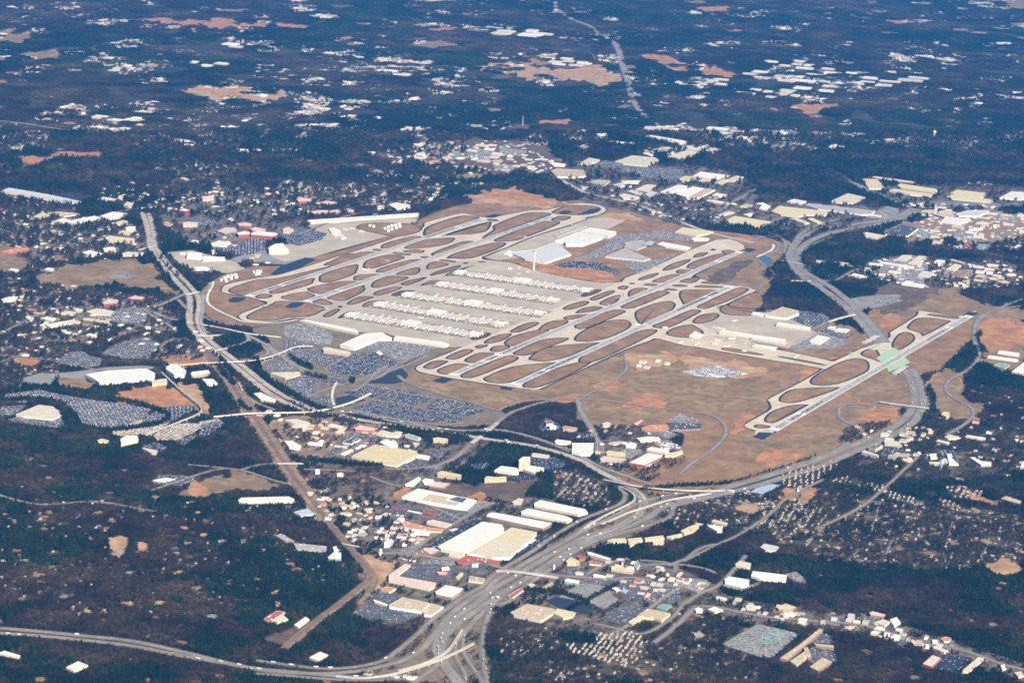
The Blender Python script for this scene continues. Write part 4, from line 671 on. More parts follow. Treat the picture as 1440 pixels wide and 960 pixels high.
BLD = {
(540, 640, 6): """450,770 830,560 1000,585 1015,620 980,660 670,825 480,790|10|w|c|sk|warehouse|huge white roofed warehouse with a rounded corner, left one of the pair beside the freeway
700,825 1080,610 1290,650 1250,700 1060,860 920,862 850,845|10|c|w|sk|warehouse|huge cream warehouse yellowing at its far end, right of the pair by the freeway
860,515 880,488 925,480 1420,570 1400,592 1340,618 1200,590|9|w|b|k|warehouse|long white roofed warehouse with brown walls just beyond the rounded corner warehouse
148,352 288,280 620,345 780,378 700,450 600,440 300,385|9|w|w|u|factory|white roofed factory with sunken grey and dark roof bays beside the orange clay lot
180,245 290,182 312,192 252,252|7|w|w||church|small white church hall with a steep side roof below the dark pines
320,215 350,195 420,205 432,235 400,252 340,240|6|w|w||church|white cross shaped church annex beside the steep roofed hall
385,262 430,222 562,238 500,276|6|p|b||shop|low pinkish roofed store right of the white church annex
448,150 490,132 655,165 652,185 610,180 450,160|13|y|y|f|hotel|left cream hotel with stepped roof beside the curved road
850,192 870,178 950,185 1030,180 1034,200 960,205 850,208|13|y|y|f|hotel|right cream hotel with a flat roof above the round driveway
1137,40 1172,14 1236,14 1236,34 1196,56 1140,56|40|w|c|f|hotel|tall white slab hotel tower standing above the woods
930,128 990,90 1140,108 1136,148 1080,150|9|w|c||hotel_wing|low white wing at the foot of the tall slab hotel, left side
1180,120 1225,85 1350,105 1350,122 1290,118 1270,152|9|w|c||hotel_wing|low white wing at the foot of the tall slab hotel, right side
135,560 200,562 400,612 500,622 480,645 390,640 170,605|6|o|c||store|long store with a bright orange red roof west of the truck yards
250,640 330,632 392,652 380,668 262,662|5|w|c||shop|small white shop south of the orange roofed store
118,662 200,664 184,690 128,682|5|r|w||shop|small shop with a vivid red roof near the railway
330,785 420,775 470,800 400,830 320,815|5|p|b||strip_mall|brown brick strip mall with pinkish roof left of the rounded corner warehouse
250,820 320,790 400,840 380,852 240,838|5|b|b||strip_mall|low brown strip mall nearest the road crossing
610,890 700,842 985,892 975,920 880,908 760,880 665,925 620,910|8|r|b|f|motel|angular motel with long red roofs in front of the huge twin warehouses
545,845 562,820 690,848 642,870|5|c|c||shop|small cream shop between the warehouses and the red motel
1075,395 1140,360 1178,372 1160,404 1092,405|7|c|g|u|office_building|small grey cream office block beside the dark green pine square
1265,405 1320,378 1700,455 1720,480 1640,500 1270,425|9|w|c|k|warehouse|long white roofed warehouse farthest of the three parallel ones
1155,475 1215,448 1530,510 1590,535 1550,560 1160,490|9|w|c|k|warehouse|long white roofed warehouse in the middle of the three parallel ones
365,555 420,545 572,580 520,605 360,572|5|p|c||strip_mall|long low beige strip mall beside the truck yard
0,730 60,705 85,720 50,765 0,768|6|w|l||garage|pale garage roofs near the railway at the left of the truck yards""",
(480, 760, 6): """400,290 540,195 585,205 465,298 800,355 785,385 740,408 400,335|8|p|c|u|shopping_centre|L shaped shopping centre with a pinkish white roof around its grey car park
790,430 880,372 1032,402 1000,440 930,480 800,455|9|w|b|k|warehouse|square dazzling white roofed warehouse beside the freeway bend
400,545 520,478 745,528 680,596 640,590 405,556|9|t|w|u|store|big box store with tan roof and bright white walls, larger half
684,590 760,530 862,556 760,628 700,622|8|t|w||store|smaller tan roofed white walled store attached on the right of the big box store
335,408 390,384 464,402 402,432|7|o|c||store|little square store with an orange roof near the curved railway
1082,296 1212,318 1192,350 1072,332|8|g|y|u|motel|yellow walled motel with grey roof left of the wide road bridge
962,312 1012,268 1030,274 985,322|6|c|y||motel|thin wing of the yellow walled motel
800,262 902,264 886,286 820,282|5|p|r||shop|small pink roofed shop in the grey car park
840,228 905,218 915,238 850,248|5|w|c||shop|small round white shop beside the pink roofed shop
1100,195 1160,190 1150,220 1100,215|4|w|w||petrol_station|white petrol station canopy in front of the red motel
270,500 290,500 390,535 380,545 280,515|5|w|c||shop|narrow white shed left of the big box store""",
(690, 730, 8): """845,470 905,425 1005,468 1002,492 960,486 862,486|13|y|y|f|hotel|yellow hotel with stepped gables right of the freeway
1090,375 1120,366 1352,440 1350,462 1095,394|9|w|c|f|motel|long narrow white roofed motel block behind the stepped gable hotel
195,860 330,776 375,790 245,880|7|r|w|f|motel|bright red roofed motel beside the freeway just below the broad bridge
830,680 868,662 1006,690 988,725 832,702|7|w|e||store|white roofed store with dark green walls beside the large tan car park
530,795 690,700 722,712 604,802|5|t|b||store|narrow brown store with a diagonal tan roof
945,600 985,582 1050,600 1040,618 955,612|4|c|c||petrol_station|cream petrol station canopy beside the avenue junction
1150,625 1180,612 1305,640 1300,655 1155,640|5|w|c||shop|narrow white shop lying along the avenue
410,735 460,715 510,735 470,765 420,755|5|c|b||restaurant|small square cream restaurant next to the freeway
980,425 1020,400 1075,420 1060,445 1000,450|7|r|b||restaurant|red roofed restaurant behind the yellow hotel
1100,480 1140,470 1250,490 1240,512 1110,498|6|r|c||motel|low motel with a red roof right of the yellow hotel""",
(700, 760, 4.8): """765,180 772,170 922,198 906,214 766,192|8|y|c|f|motel|long yellow motel block on the loop road
85,485 200,428 386,462 372,488 290,540 110,502|9|t|c|sk|warehouse|warehouse with a ribbed tan roof among woods right of the freeway
376,488 402,458 526,484 502,512 442,522|7|y|c||warehouse|smaller yellowish warehouse attached to the ribbed tan roof
940,508 1010,460 1166,490 1105,540 1058,522 962,512|9|t|y|u|store|large store with a stepped cream front wall and grey tan roof
878,550 938,514 976,520 906,566|7|c|y||store|diagonal cream wing of the store with the stepped front
1070,450 1110,425 1175,435 1130,470|6|e|e||warehouse|small dark green roofed building behind the stepped front store
770,320 800,312 830,330 800,342|5|w|c||shop|little white shop at the rear of the tan car park
920,165 945,128 960,160 940,190|7|e|w||restaurant|steep green roofed restaurant inside the loop road
985,380 1010,348 1040,355 1020,388|5|p|r||restaurant|pink red roofed restaurant among the small shops
830,340 850,325 880,335 860,350|4|l|l||petrol_station|tiny blue canopy among the small shops""",
(900, 780, 5.14): """612,175 645,156 792,180 786,212 742,226 615,200|9|w|w|k|warehouse|square glaring white roofed warehouse in the woods at lower right
802,150 816,118 900,126 1062,146 1056,184 868,170|9|w|w|k|warehouse|long glaring white roofed warehouse beside the red clay loading yard
688,66 722,44 804,60 796,92 762,90 692,76|8|c|c||warehouse|small cream warehouse hidden in woods above the two white ones
395,392 422,378 456,390 450,408 408,408|6|w|w||shop|round topped white shop beside the road junction
490,392 542,374 602,396 540,414|6|w|c||shop|pale square shop right of the round topped white shop
545,308 562,298 628,312 616,324|6|w|c||warehouse|small white shed below the dark woods
990,380 1050,350 1132,376 1100,398 1002,394|7|y|b||church|church with a yellow folded roof on the main street
1140,465 1160,455 1210,462 1195,480|6|w|w||shop|bright white shop left of the apartment rows
1010,745 1150,648 1300,530 1326,544 1184,662 1062,758|8|t|b||apartment_building|very long tan roofed apartment row beside the dark hedge
1085,768 1200,690 1236,716 1130,800|8|t|c||apartment_building|tan apartment block second from the long row
1225,808 1320,738 1392,770 1290,838|8|t|b||apartment_building|tan apartment block at the bottom of the apartment rows
1258,640 1402,652 1402,672 1272,656|8|t|b||apartment_building|level tan apartment block at the top of the apartment rows
1180,670 1215,665 1240,730 1215,745|8|t|b||apartment_building|short apartment block closing the court of the apartment rows
380,560 440,555 470,580 400,590|5|g|b||church|grey gabled chapel among the trees at lower centre""",
(1160, 780, 5.14): """320,418 345,406 442,430 424,448 330,434|7|p|b||store|pinkish flat roofed store above the main street at lower right
370,490 420,463 472,480 432,512|7|p|c||store|square pink store left of the white gabled one
470,468 520,448 548,485 502,514|7|w|w||store|white store with a bright gable on the main street
705,785 780,722 842,744 772,808|7|c|r||store|cream store with a red end wall in the dark car park
990,838 1110,738 1152,746 1042,842|7|c|c||strip_mall|diagonal cream strip mall right of the dark car park
780,670 800,655 892,690 862,704|6|c|c||shop|small cream shop on the bend of the main street
840,606 872,590 914,600 902,622 862,625|6|o|c||restaurant|orange roofed restaurant beside the main street
160,440 175,420 220,430 215,455 170,455|6|s|g||shop|small grey shop at the left end of the main street
620,622 640,612 658,625 640,640|4|p|c||shop|tiny pinkish kiosk by the main street
1270,800 1300,790 1310,820 1285,830|5|w|w||house|small white gabled house below the main street
1370,850 1420,840 1440,870 1400,880|6|y|c||shop|yellowish shop at the bottom right edge""",
(1140, 600, 4.8): """495,98 508,86 606,104 600,122 500,112|11|c|c|f|office_building|plain cream three storey office right of the square office
390,138 440,114 488,124 436,150|15|k|c|f|office_building|square office building with a black roof and white penthouse beside the freeway
344,172 364,158 460,190 452,200|12|c|c|f|hotel|L shaped cream hotel below the square black roofed office
520,200 532,186 582,190 572,212|8|g|t||office_building|small tan office left of the long grey one
560,178 672,182 666,196 560,190|8|g|t|f|office_building|long grey roofed office beside the blue black car park
903,70 935,52 1000,65 984,78 930,80|7|c|c||warehouse|cream warehouse above the water tower
848,94 860,88 938,104 926,116|6|w|p||warehouse|narrow pinkish white shed left of the cream warehouse above the water tower
1046,64 1060,56 1182,74 1172,86|7|w|c||warehouse|long thin white shed at the right above the water tower
800,184 850,180 856,208 810,212|7|w|c||warehouse|square white shed just left of the water tower
918,182 952,182 958,214 985,238 1000,252 935,250|8|w|c||warehouse|bent white building right of the pale blue water tower
798,236 908,240 902,252 800,246|6|w|b||warehouse|low white shed in front of the water tower
1075,208 1100,204 1160,232 1222,238 1220,256 1150,258|8|w|g||warehouse|bent white warehouse right of the water tower
1412,272 1428,244 1450,250 1450,280|7|w|c||warehouse|white shed cut by the right edge of the picture
1285,484 1320,466 1424,500 1412,520|6|t|b||school|low tan school roof beside the red clay at right
614,66 650,56 694,64 660,80|7|g|b||office_building|grey low office hidden in trees above the cream office""",
(1200, 470, 5.65): """698,638 716,616 766,620 764,642 738,655|14|y|y|f|hotel|narrow yellow hotel between the freeway and the winding road
945,690 960,662 1006,670 1002,698|9|r|p||restaurant|pink red roofed building by the winding road
1145,143 1165,128 1322,150 1316,170|8|w|w||warehouse|upper of two thin white sheds at the right edge by the red clay
1066,178 1080,167 1312,200 1302,212|8|w|w||warehouse|lower of two thin white sheds at the right edge by the red clay
1255,298 1360,220 1490,240 1390,320|10|w|c|k|warehouse|big white warehouse cut off by the right edge below the thin sheds
1110,248 1160,224 1248,240 1202,272|7|e|g||warehouse|pale green roofed shed left of the big white warehouse at the right edge""",
(1140, 340, 4.8): """578,118 620,90 682,92 640,128|8|c|c||warehouse|cream warehouse, left one of the pair in the woods east of the freeway
674,138 726,96 792,98 736,146|8|c|c||warehouse|cream warehouse, right one of the pair in the woods east of the freeway
830,142 850,122 916,125 900,150 862,158|8|w|c||warehouse|white warehouse right of the cream pair
913,186 976,148 1022,158 962,196|8|c|c||warehouse|cream warehouse below the thin diagonal one
938,125 956,115 1046,140 1030,150|7|t|b||warehouse|thin tan diagonal warehouse near the belt of woods
463,142 480,132 702,168 694,182|6|w|c||storage_building|very long thin white storage row in the woods
272,226 290,212 386,232 376,242|7|w|w||storage_building|isolated narrow white shed beside the wood clearing road
613,284 630,272 776,290 752,305|8|w|w||warehouse|narrow bright white warehouse at the front of the industrial park
722,226 756,197 832,206 800,236|8|s|c||warehouse|silver grey warehouse in the middle of the industrial park
912,232 950,196 1096,206 1080,236|7|b|b||warehouse|brown roofed warehouse at the right of the industrial park
112,582 132,568 172,574 156,590|8|w|c||office_building|left of two little square white offices in the dark car park
158,598 190,582 262,590 240,610|8|w|c||office_building|right of two little square white offices in the dark car park
0,680 60,632 130,645 60,690|8|w|c||warehouse|white warehouse beside the two little offices
1050,300 1052,250 1078,255 1076,300|6|t|c||storage_building|short tan shed near the brown roofed warehouse""",
(1200, 220, 6): """75,190 205,192 264,260 250,272 130,270|9|y|c|s|warehouse|pale yellow roofed warehouse at the inner bend of the far freeway
155,176 185,168 532,215 500,222 250,198|8|p|b||warehouse|thin pinkish warehouse behind the yellow one at the far bend
370,245 400,230 700,275 712,288 682,303 400,262|9|y|c||warehouse|upper long yellow roofed warehouse by the far pine woods
300,290 342,274 672,318 660,335 480,322|9|y|c||warehouse|lower long yellow roofed warehouse by the far pine woods
820,310 880,282 1122,310 1106,334 1082,345 850,316|9|y|c||warehouse|upper yellow roofed warehouse right of the pair by the pine woods
790,345 830,324 1182,368 1160,388 830,356|9|y|c||warehouse|lower long yellow roofed warehouse right of the pair by the pine woods
1235,350 1335,297 1490,305 1490,365|10|w|w||warehouse|white roofed warehouse at the far right edge beside the woods
855,490 960,455 1146,455 1150,466 1050,505 890,500|8|s|w||warehouse|square white walled warehouse with a grey and green roof at right
740,550 780,508 992,530 962,550 880,570|9|w|w|k|warehouse|bright white warehouse south of the square green and grey one
255,640 400,572 548,605 462,670 270,655|10|d|w|s|warehouse|large dark teal roofed warehouse with white walls
80,650 110,638 272,668 202,704 112,690|9|c|t||warehouse|cream roofed warehouse with curved front left of the dark teal one
690,492 760,450 872,470 782,520|7|t|b||warehouse|tan roofed depot near the far freeway bridge
922,770 945,742 990,740 1004,765 960,785|9|m|m||sports_hall|round dark red domed roof among the grey yards
1030,775 1060,740 1152,750 1132,785|8|e|e||store|green roofed store right of the dark red dome
868,772 902,755 932,775 902,790|6|w|c||store|small white store left of the dark red dome
1345,775 1390,742 1430,752 1385,780|7|w|c||store|pale slanted store near the right edge above the woods
1370,610 1440,595 1450,630 1400,628|7|c|c||warehouse|cream warehouse touching the right edge""",
(1000, 220, 6): """1012,378 1155,312 1252,332 1300,345 1200,392 1100,388|10|c|c|s|warehouse|cream roofed warehouse alone in the woods left of the far freeway
640,382 700,360 806,378 762,400|8|w|w||warehouse|small white warehouse left of the lone cream one
508,466 575,418 985,465 980,486 960,496 820,490 730,508 590,492|9|y|c|s|warehouse|very large pale yellow roofed warehouse above the southern freeway curve
790,410 830,397 1382,460 1352,490 1270,490 900,442|9|g|w|k|warehouse|extremely long grey roofed warehouse with a white front wall
665,526 720,518 832,560 790,568|7|y|c||warehouse|left of two short yellow sheds below the very large yellow roof
808,526 860,518 962,566 902,570|7|y|c||warehouse|right of two short yellow sheds below the very large yellow roof
115,546 200,503 502,550 462,575 402,590 130,556|10|y|c|s|warehouse|large pale yellow warehouse beside the airport ring road
370,396 440,390 506,420 470,450 405,440 432,412|8|w|w||warehouse|stepped white warehouse right of the ring road junction
245,422 290,402 352,410 332,430|7|t|c||warehouse|small tan shed left of the stepped white warehouse
65,492 150,460 197,470 112,496|7|p|c||warehouse|pinkish shed beside the ring road junction
270,490 350,476 372,490 312,503|7|w|c||warehouse|small white shed right of the pinkish shed
0,370 12,365 152,392 146,403|7|w|c||warehouse|long thin white shed at the edge of the pine plantation
10,326 60,311 122,325 102,340|7|w|c||warehouse|small pale shed above the long thin one by the pine plantation
1275,485 1300,480 1440,500 1430,512|6|w|c||warehouse|white depot roof inside the freeway curve""",
(760, 170, 4.8): """695,108 745,96 996,138 985,150 930,155|10|w|c||warehouse|farthest long white warehouse of the eastern group
905,178 935,159 1222,192 1160,215|10|c|c||warehouse|long cream warehouse second from the far woods
840,245 990,199 1085,212 960,266|10|c|c|s|warehouse|large cream warehouse in front of the long cream one
745,196 810,184 892,204 840,222|9|s|c||warehouse|silver white roofed warehouse left of the large cream one
685,219 720,212 772,228 750,240|7|w|c||warehouse|small white warehouse at the centre of the eastern group
500,276 620,234 786,250 802,262 715,303 560,290|10|c|c|s|warehouse|large square cream warehouse at the left of the eastern group
695,56 710,37 870,42 940,74 870,80|9|p|w||warehouse|tan warehouse with white ribbed side beside the far freeway
125,88 135,66 250,77 260,88 190,92|8|w|w||warehouse|bright white warehouse alone in the far woods
370,88 445,84 452,96 390,97|7|c|c||warehouse|small cream shed right of the lone far white warehouse
370,113 400,105 452,118 420,127|7|w|c||warehouse|small white shed just below the small cream shed
445,146 470,134 652,150 610,168|7|w|g||warehouse|row of white gabled sheds in the far woods
260,290 330,249 402,262 380,276 320,292|9|c|c||warehouse|cream warehouse beside the wide blue grey car park
60,286 90,279 172,292 160,305 90,303|7|w|c||warehouse|small white warehouse left of the cream one by the blue grey car park
70,336 110,324 290,334 310,372 230,380 110,376|10|t|w|u|distribution_centre|big tan roofed distribution centre with white rim beyond the red clay field
330,412 380,398 472,405 432,435|8|g|c||warehouse|grey roofed warehouse in trees right of the distribution centre
540,405 680,403 672,420 560,418|7|w|c||warehouse|white low warehouse above the grey curved one
490,432 560,415 572,438 520,450|7|s|c||warehouse|small silver roofed warehouse in trees
640,462 720,430 787,435 722,475|8|c|c||warehouse|pale warehouse at the centre of the business park
585,476 620,467 662,478 642,495|7|c|c||warehouse|little cream warehouse left of the pale central one
530,502 570,491 667,512 642,530 560,525|8|c|c||warehouse|oval looking cream warehouse nearest the ring road
690,502 740,477 802,485 742,515|8|s|c||warehouse|pale warehouse between the oval cream one and the bright white one
810,478 930,432 992,440 986,455 870,488|9|w|w|s|warehouse|bright white warehouse, first of the slanted three
910,492 1030,444 1102,455 985,516|9|w|c|s|warehouse|white warehouse, second of the slanted three
990,522 1106,457 1180,465 1050,528|9|t|w|s|warehouse|tan roofed white walled warehouse, third of the slanted three
930,396 970,372 1052,378 1046,395 960,408|8|y|c||warehouse|yellow warehouse at the left end of the upper row
1030,372 1080,344 1277,368 1180,396|8|w|c||warehouse|long white warehouse of the upper row
1065,406 1110,385 1162,392 1112,416|8|y|c||warehouse|little yellow warehouse below the long white one of the upper row
1175,420 1230,395 1272,400 1222,430|8|y|c||warehouse|yellow warehouse, left of the last two of the upper row
1255,402 1320,371 1372,378 1300,408|8|y|c||warehouse|yellow warehouse at the right end of the upper row
1120,541 1135,531 1272,552 1262,563|7|w|c||warehouse|thin white warehouse on the edge of the pine plantation
1165,500 1190,486 1262,498 1250,512|6|p|c||warehouse|small pinkish shed between the upper row and the thin white warehouse""",
(780, 300, 4.5): """760,118 810,90 1002,115 975,126 900,142|9|y|c|s|cargo_building|yellow roofed cargo building beside the ring road at the end of the runways
320,272 450,222 605,285 560,300|9|g|c|u|parking_garage|flat grey parking deck south of the international terminal
648,196 680,180 862,214 830,232 700,212|8|w|c||catering_building|long ribbed white building between the parking decks and the runway
560,200 600,172 640,182 612,205|11|l|d||office_building|small blue glass office near the parking decks
440,215 450,185 560,170 610,195 520,230|7|g|t||parking_garage|upper grey parking deck beside the terminal approach road
860,160 900,150 980,158 970,170 880,172|6|w|c||cargo_building|low white sheds below the yellow cargo building""",
(660, 300, 6): """725,232 940,152 1130,190 1120,205 960,262 815,262 805,238|14|w|w|u|terminal|main white roof of the international terminal
938,150 1022,120 1242,154 1172,190|20|w|s||terminal|raised silvery roof of the international departures hall
350,330 560,305 735,240 860,345 640,418 470,385|9|s|w|u|terminal|low pale concourse roofs between the terminal and the control tower
285,345 345,312 380,330 340,360|7|w|w||service_building|small white service building left of the control tower
700,180 960,100 990,108 740,200|3|g|c||service_building|thin grey service shed by the parked airliners""",
(840, 400, 4): """684,268 705,255 876,281 870,297|12|w|c|k|hangar|left half of the long white maintenance hangar
866,299 880,283 1062,308 1054,327|12|w|c|k|hangar|right half of the long white maintenance hangar
945,172 990,150 1042,126 1136,148 1134,162 1060,188|13|t|w|u|cargo_building|tan roofed cargo terminal with bright white front
1005,226 1020,211 1202,240 1192,254|11|w|c|k|cargo_building|long white cargo shed in front of the blue car park
865,166 880,154 937,165 926,180|7|w|w||cargo_building|little white cargo shed left of the tan roofed terminal
515,288 552,262 592,280 570,298|8|w|w||service_building|white domed shed beside the taxiway
868,346 900,337 1012,352 990,368|7|w|c||service_building|low white shed in front of the long hangar
1190,318 1242,284 1302,298 1252,330|7|w|c||service_building|square white depot right of the airport service road
640,242 660,234 720,246 700,256|6|p|c||service_building|small pinkish shed near the hangar apron""",
(380, 280, 6): """305,186 332,176 1250,117 1268,126 1258,134 650,178 340,198|9|w|c|k|cargo_building|extremely long white cargo building on the northern apron
340,108 400,94 490,95 490,122 380,128|10|p|r|f|office_building|red brick office with pale roof, left of two by the northern cargo building
500,100 560,88 602,100 590,118 500,124|10|p|r|f|office_building|red brick office with pale roof, right of two by the northern cargo building
420,30 470,14 562,25 572,40 470,46|11|p|r|f|office_building|red brick office in the trees beyond the northern offices
218,0 260,-10 348,0 340,18 240,22|11|p|r|f|office_building|red brick office farthest left in the trees north of the apron
1000,48 1062,28 1182,50 1182,72 1060,82|13|w|c||arena|white barrel roofed hall beyond the long cargo building
895,60 940,50 965,60 955,78 905,78|8|p|c||office_building|little pinkish office left of the barrel roofed hall
625,95 650,82 710,92 700,110|7|p|c||store|pinkish roofed store right of the brick offices
490,250 540,240 600,265 590,300 520,290|6|w|w||terminal|white general aviation terminal on the northern apron""",
(180, 250, 5.14): """425,566 432,538 536,545 536,575|16|w|w||hangar|tall white hangar door block at the left of the northern hangar row
536,575 560,568 702,574 700,590 540,594|10|w|w|k|hangar|lower white hangar attached right of the tall one
370,548 400,540 428,545 425,560|7|w|w||hangar|small white shed left of the tall hangar
1015,505 1060,480 1122,474 1162,520 1130,530 1020,530|20|w|c||hotel|white stepped pyramid like hotel block
366,234 402,221 446,232 420,244|32|w|r|f|office_building|tall red brick office tower with white roof near the freeway
395,325 430,318 506,324 502,336 398,338|18|p|p|f|office_building|broad pink office block below the tall brick tower
785,398 840,385 882,392 880,410 800,415|16|w|r|f|hotel|left block of the red brick hotel group
888,400 940,384 1080,400 1082,415 1040,425 960,418 890,412|17|w|r|f|hotel|long right block of the red brick hotel group
880,368 920,356 1000,372 990,388 900,384|12|p|r|f|hotel|rear block of the red brick hotel group
790,330 850,322 900,335 890,350 800,348|12|p|r|f|office_building|small brick office behind the hotel group
640,385 700,360 780,362 790,388 700,405|7|p|b||store|wide pinkish tan roof left of the hotel group
585,482 660,454 747,470 690,495|8|w|w||store|pale domed store between the two car parks
440,465 472,447 514,455 502,472|8|w|r||restaurant|white roofed building with a red side below the pink office
530,136 622,133 622,150 540,155|14|p|p|f|office_building|pink office block alone at the edge of the far woods
250,335 270,318 300,320 330,335 300,345|6|o|c||restaurant|orange roofed restaurant cluster beside the freeway
720,300 745,288 765,300 740,310|8|w|c||church|small white church north of the hotels
1120,370 1160,355 1200,375 1170,400 1120,395|7|p|c||store|low pinkish store near the big northern car park
1215,155 1240,142 1330,150 1325,168 1235,170|11|o|r|f|office_building|low red brick office block in the far trees
600,525 620,520 640,540 610,545|8|w|w||water_tank|little white shed behind the hangars""",
(0, 220, 4.8): """10,235 60,212 342,260 552,305 542,318 400,305 150,262|8|s|w||assembly_plant|enormous pale grey roof of the long assembly plant at far left
655,290 700,274 766,284 756,298|10|w|c||office_building|white office right of the dark blue car park
793,284 806,262 830,276 828,300|26|c|t||grain_tower|tan tower with pointed top beside the freeway junction
832,330 860,305 900,318 890,340|10|c|c||office_building|cream block right of the tan tower
225,406 290,377 342,398 272,418|7|c|c||warehouse|cream warehouse beside the dry field at left
320,380 400,374 556,388 432,405|6|t|c||warehouse|wide tan roofed warehouse behind the dry field
375,434 430,414 477,430 422,446|7|w|c||warehouse|white shed in front of the dry field
440,440 640,402 677,412 502,455|7|w|w||warehouse|long white shed running towards the freeway
675,402 760,374 872,385 782,420 720,421|8|w|c||warehouse|large irregular white roof beside the freeway bend
780,445 830,430 866,438 862,452 786,458|11|y|y|f|hotel|small cream hotel left of the freeway
845,480 880,472 916,474 914,492 850,494|20|w|c|f|hotel|tall cream hotel beside the freeway
710,548 740,535 912,556 908,572 720,564|13|y|y|f|hotel|long cream hotel in front of the tall one
800,512 840,498 882,508 872,524|10|c|c||hotel|little cream wing between the tall and long hotels
695,620 776,610 782,632 702,636|12|w|c|f|office_building|square white office below the long cream hotel
550,650 612,634 692,655 622,672|8|w|w||store|white store left of the square white office
825,655 860,645 972,650 972,665 830,668|8|c|c|f|hotel|low cream motel beside the freeway curve
0,645 60,628 190,612 200,630 60,655|5|o|r||school|long low red roofed school at the left edge""",
(0, 350, 4.8): """10,340 60,324 122,322 102,348 22,356|7|w|c||church|pale church roofs at the left edge
300,138 322,127 368,132 352,150|7|w|c||school|white school hall in the trees
55,140 85,130 132,140 100,155|7|w|c||school|white gymnasium in the trees at far left
690,360 742,336 802,344 792,368 700,374|14|p|m|f|office_building|hexagonal red brick headquarters with pale roof
862,334 902,317 976,325 962,343|10|p|m|f|office_building|wide brick office with a pinkish roof right of the hexagonal one
580,422 660,402 772,420 742,444 622,440|8|c|t||parking_garage|cream low parking deck in front of the hexagonal office
405,435 440,420 510,425 490,445|7|p|c||store|pinkish store left of the cream parking deck
272,468 320,458 380,468 350,488|7|w|c||store|flat white store in the old town
470,490 500,478 545,490 520,505|7|c|c||store|cream store beside the old town street
578,580 610,570 660,582 640,595|7|w|c||store|white store with a curved edge north of the car lots
545,470 600,468 740,490 720,500|5|y|c||railway_station|long yellow canopy of the elevated station
170,460 190,445 230,465 200,485|9|c|c||church|cream church on the old town street
305,510 500,478 540,490 340,530|5|w|c||strip_mall|long white strip mall in the old town""",
(0, 500, 6): """725,160 900,130 1240,110 1310,148 1300,182 1230,190 1150,200 950,218 840,228 800,200|14|w|w|u|convention_centre|vast white roofed convention centre with a curved end
1280,212 1400,194 1412,212 1408,224 1284,240|13|c|y|f|hotel|cream hotel right of the vast convention centre
135,495 330,415 450,430 480,456 524,468 520,498 445,534 200,508|10|c|c|s|warehouse|large cream roofed hall with stepped corner inside the left car park
1015,702 1060,676 1162,676 1168,702 1085,722 1022,740|16|w|c||parking_garage|white customer building of the rental garages with dark gaps
820,715 860,700 920,715 900,730 830,728|5|p|c||service_building|low pinkish shed left of the white rental building
1190,775 1330,800 1320,830 1280,825|5|p|c||service_building|long low shed below the rental garages""",
(200, 480, 6): """198,232 236,192 302,192 322,212 372,245 352,280 270,280|17|w|w||convention_centre|white polygonal arena beside the guideway station
408,272 420,258 560,242 576,262 500,285 418,286|12|w|t|f|office_building|tan walled office right of the white polygonal arena
505,318 600,318 642,356 550,366|9|w|w||office_building|plain white roofed building at the end of the office road
1080,270 1100,262 1332,258 1335,276 1210,310 1180,300|10|c|t||parking_garage|flat beige parking deck beyond the freeway
940,440 1000,430 1130,490 1110,510 1000,490|8|w|c||depot|white depot between the railway and the freeway
810,350 830,342 850,400 835,405|6|t|c||depot|narrow tan shed alongside the railway""",
(400, 560, 6): """565,488 760,393 885,405 1122,455 1116,480 950,566 880,556 780,540|9|y|c|s|warehouse|large square yellow roofed warehouse beside the long dark pine belt
808,372 850,350 952,370 957,392 902,420 862,404|10|w|w||warehouse|white roofed block attached behind the yellow warehouse
1022,448 1050,431 1122,450 1112,466|7|w|w||warehouse|small white shed at the yellow warehouse's right end
1118,472 1228,486 1212,510 1112,492|7|w|w||warehouse|narrow white shed right of the yellow warehouse
590,250 640,226 772,252 762,275 600,265|9|p|r||warehouse|pink roofed warehouse with red walls above the yellow one
775,300 820,269 884,282 832,312|7|c|c||warehouse|cream shed right of the pink roofed warehouse
848,314 880,284 992,300 962,322|7|c|c||warehouse|second cream shed right of the pink roofed warehouse
1000,312 1050,299 1152,330 1130,350|7|g|w||warehouse|grey roofed shed with white end under the pine belt
1252,338 1300,330 1382,342 1376,358 1256,352|12|c|y|f|hotel|cream hotel alone between pines and the freeway
490,370 580,328 642,342 562,384|7|d|w||warehouse|dark roofed shed with white rim on the concrete yard
0,362 70,358 142,402 122,428 40,412|8|w|w||factory|white works building beside the railway
195,380 220,369 326,378 316,393|6|w|w||warehouse|thin white shed near the works building
470,470 560,428 582,440 502,480|5|w|c||warehouse|narrow white trailer shed left of the yellow warehouse
0,182 100,176 216,202 152,228 60,204|7|c|c||depot|long cream sheds of the railway works below the viaduct
255,605 270,595 300,600 296,625 262,625|8|w|w||house|small white two storey building in the scrub
440,635 470,625 500,632 498,650 445,650|6|w|c||house|white bungalow in the scrub below the pines
400,235 430,225 500,235 480,250|6|w|c||warehouse|small white shed left of the pink roofed warehouse""",
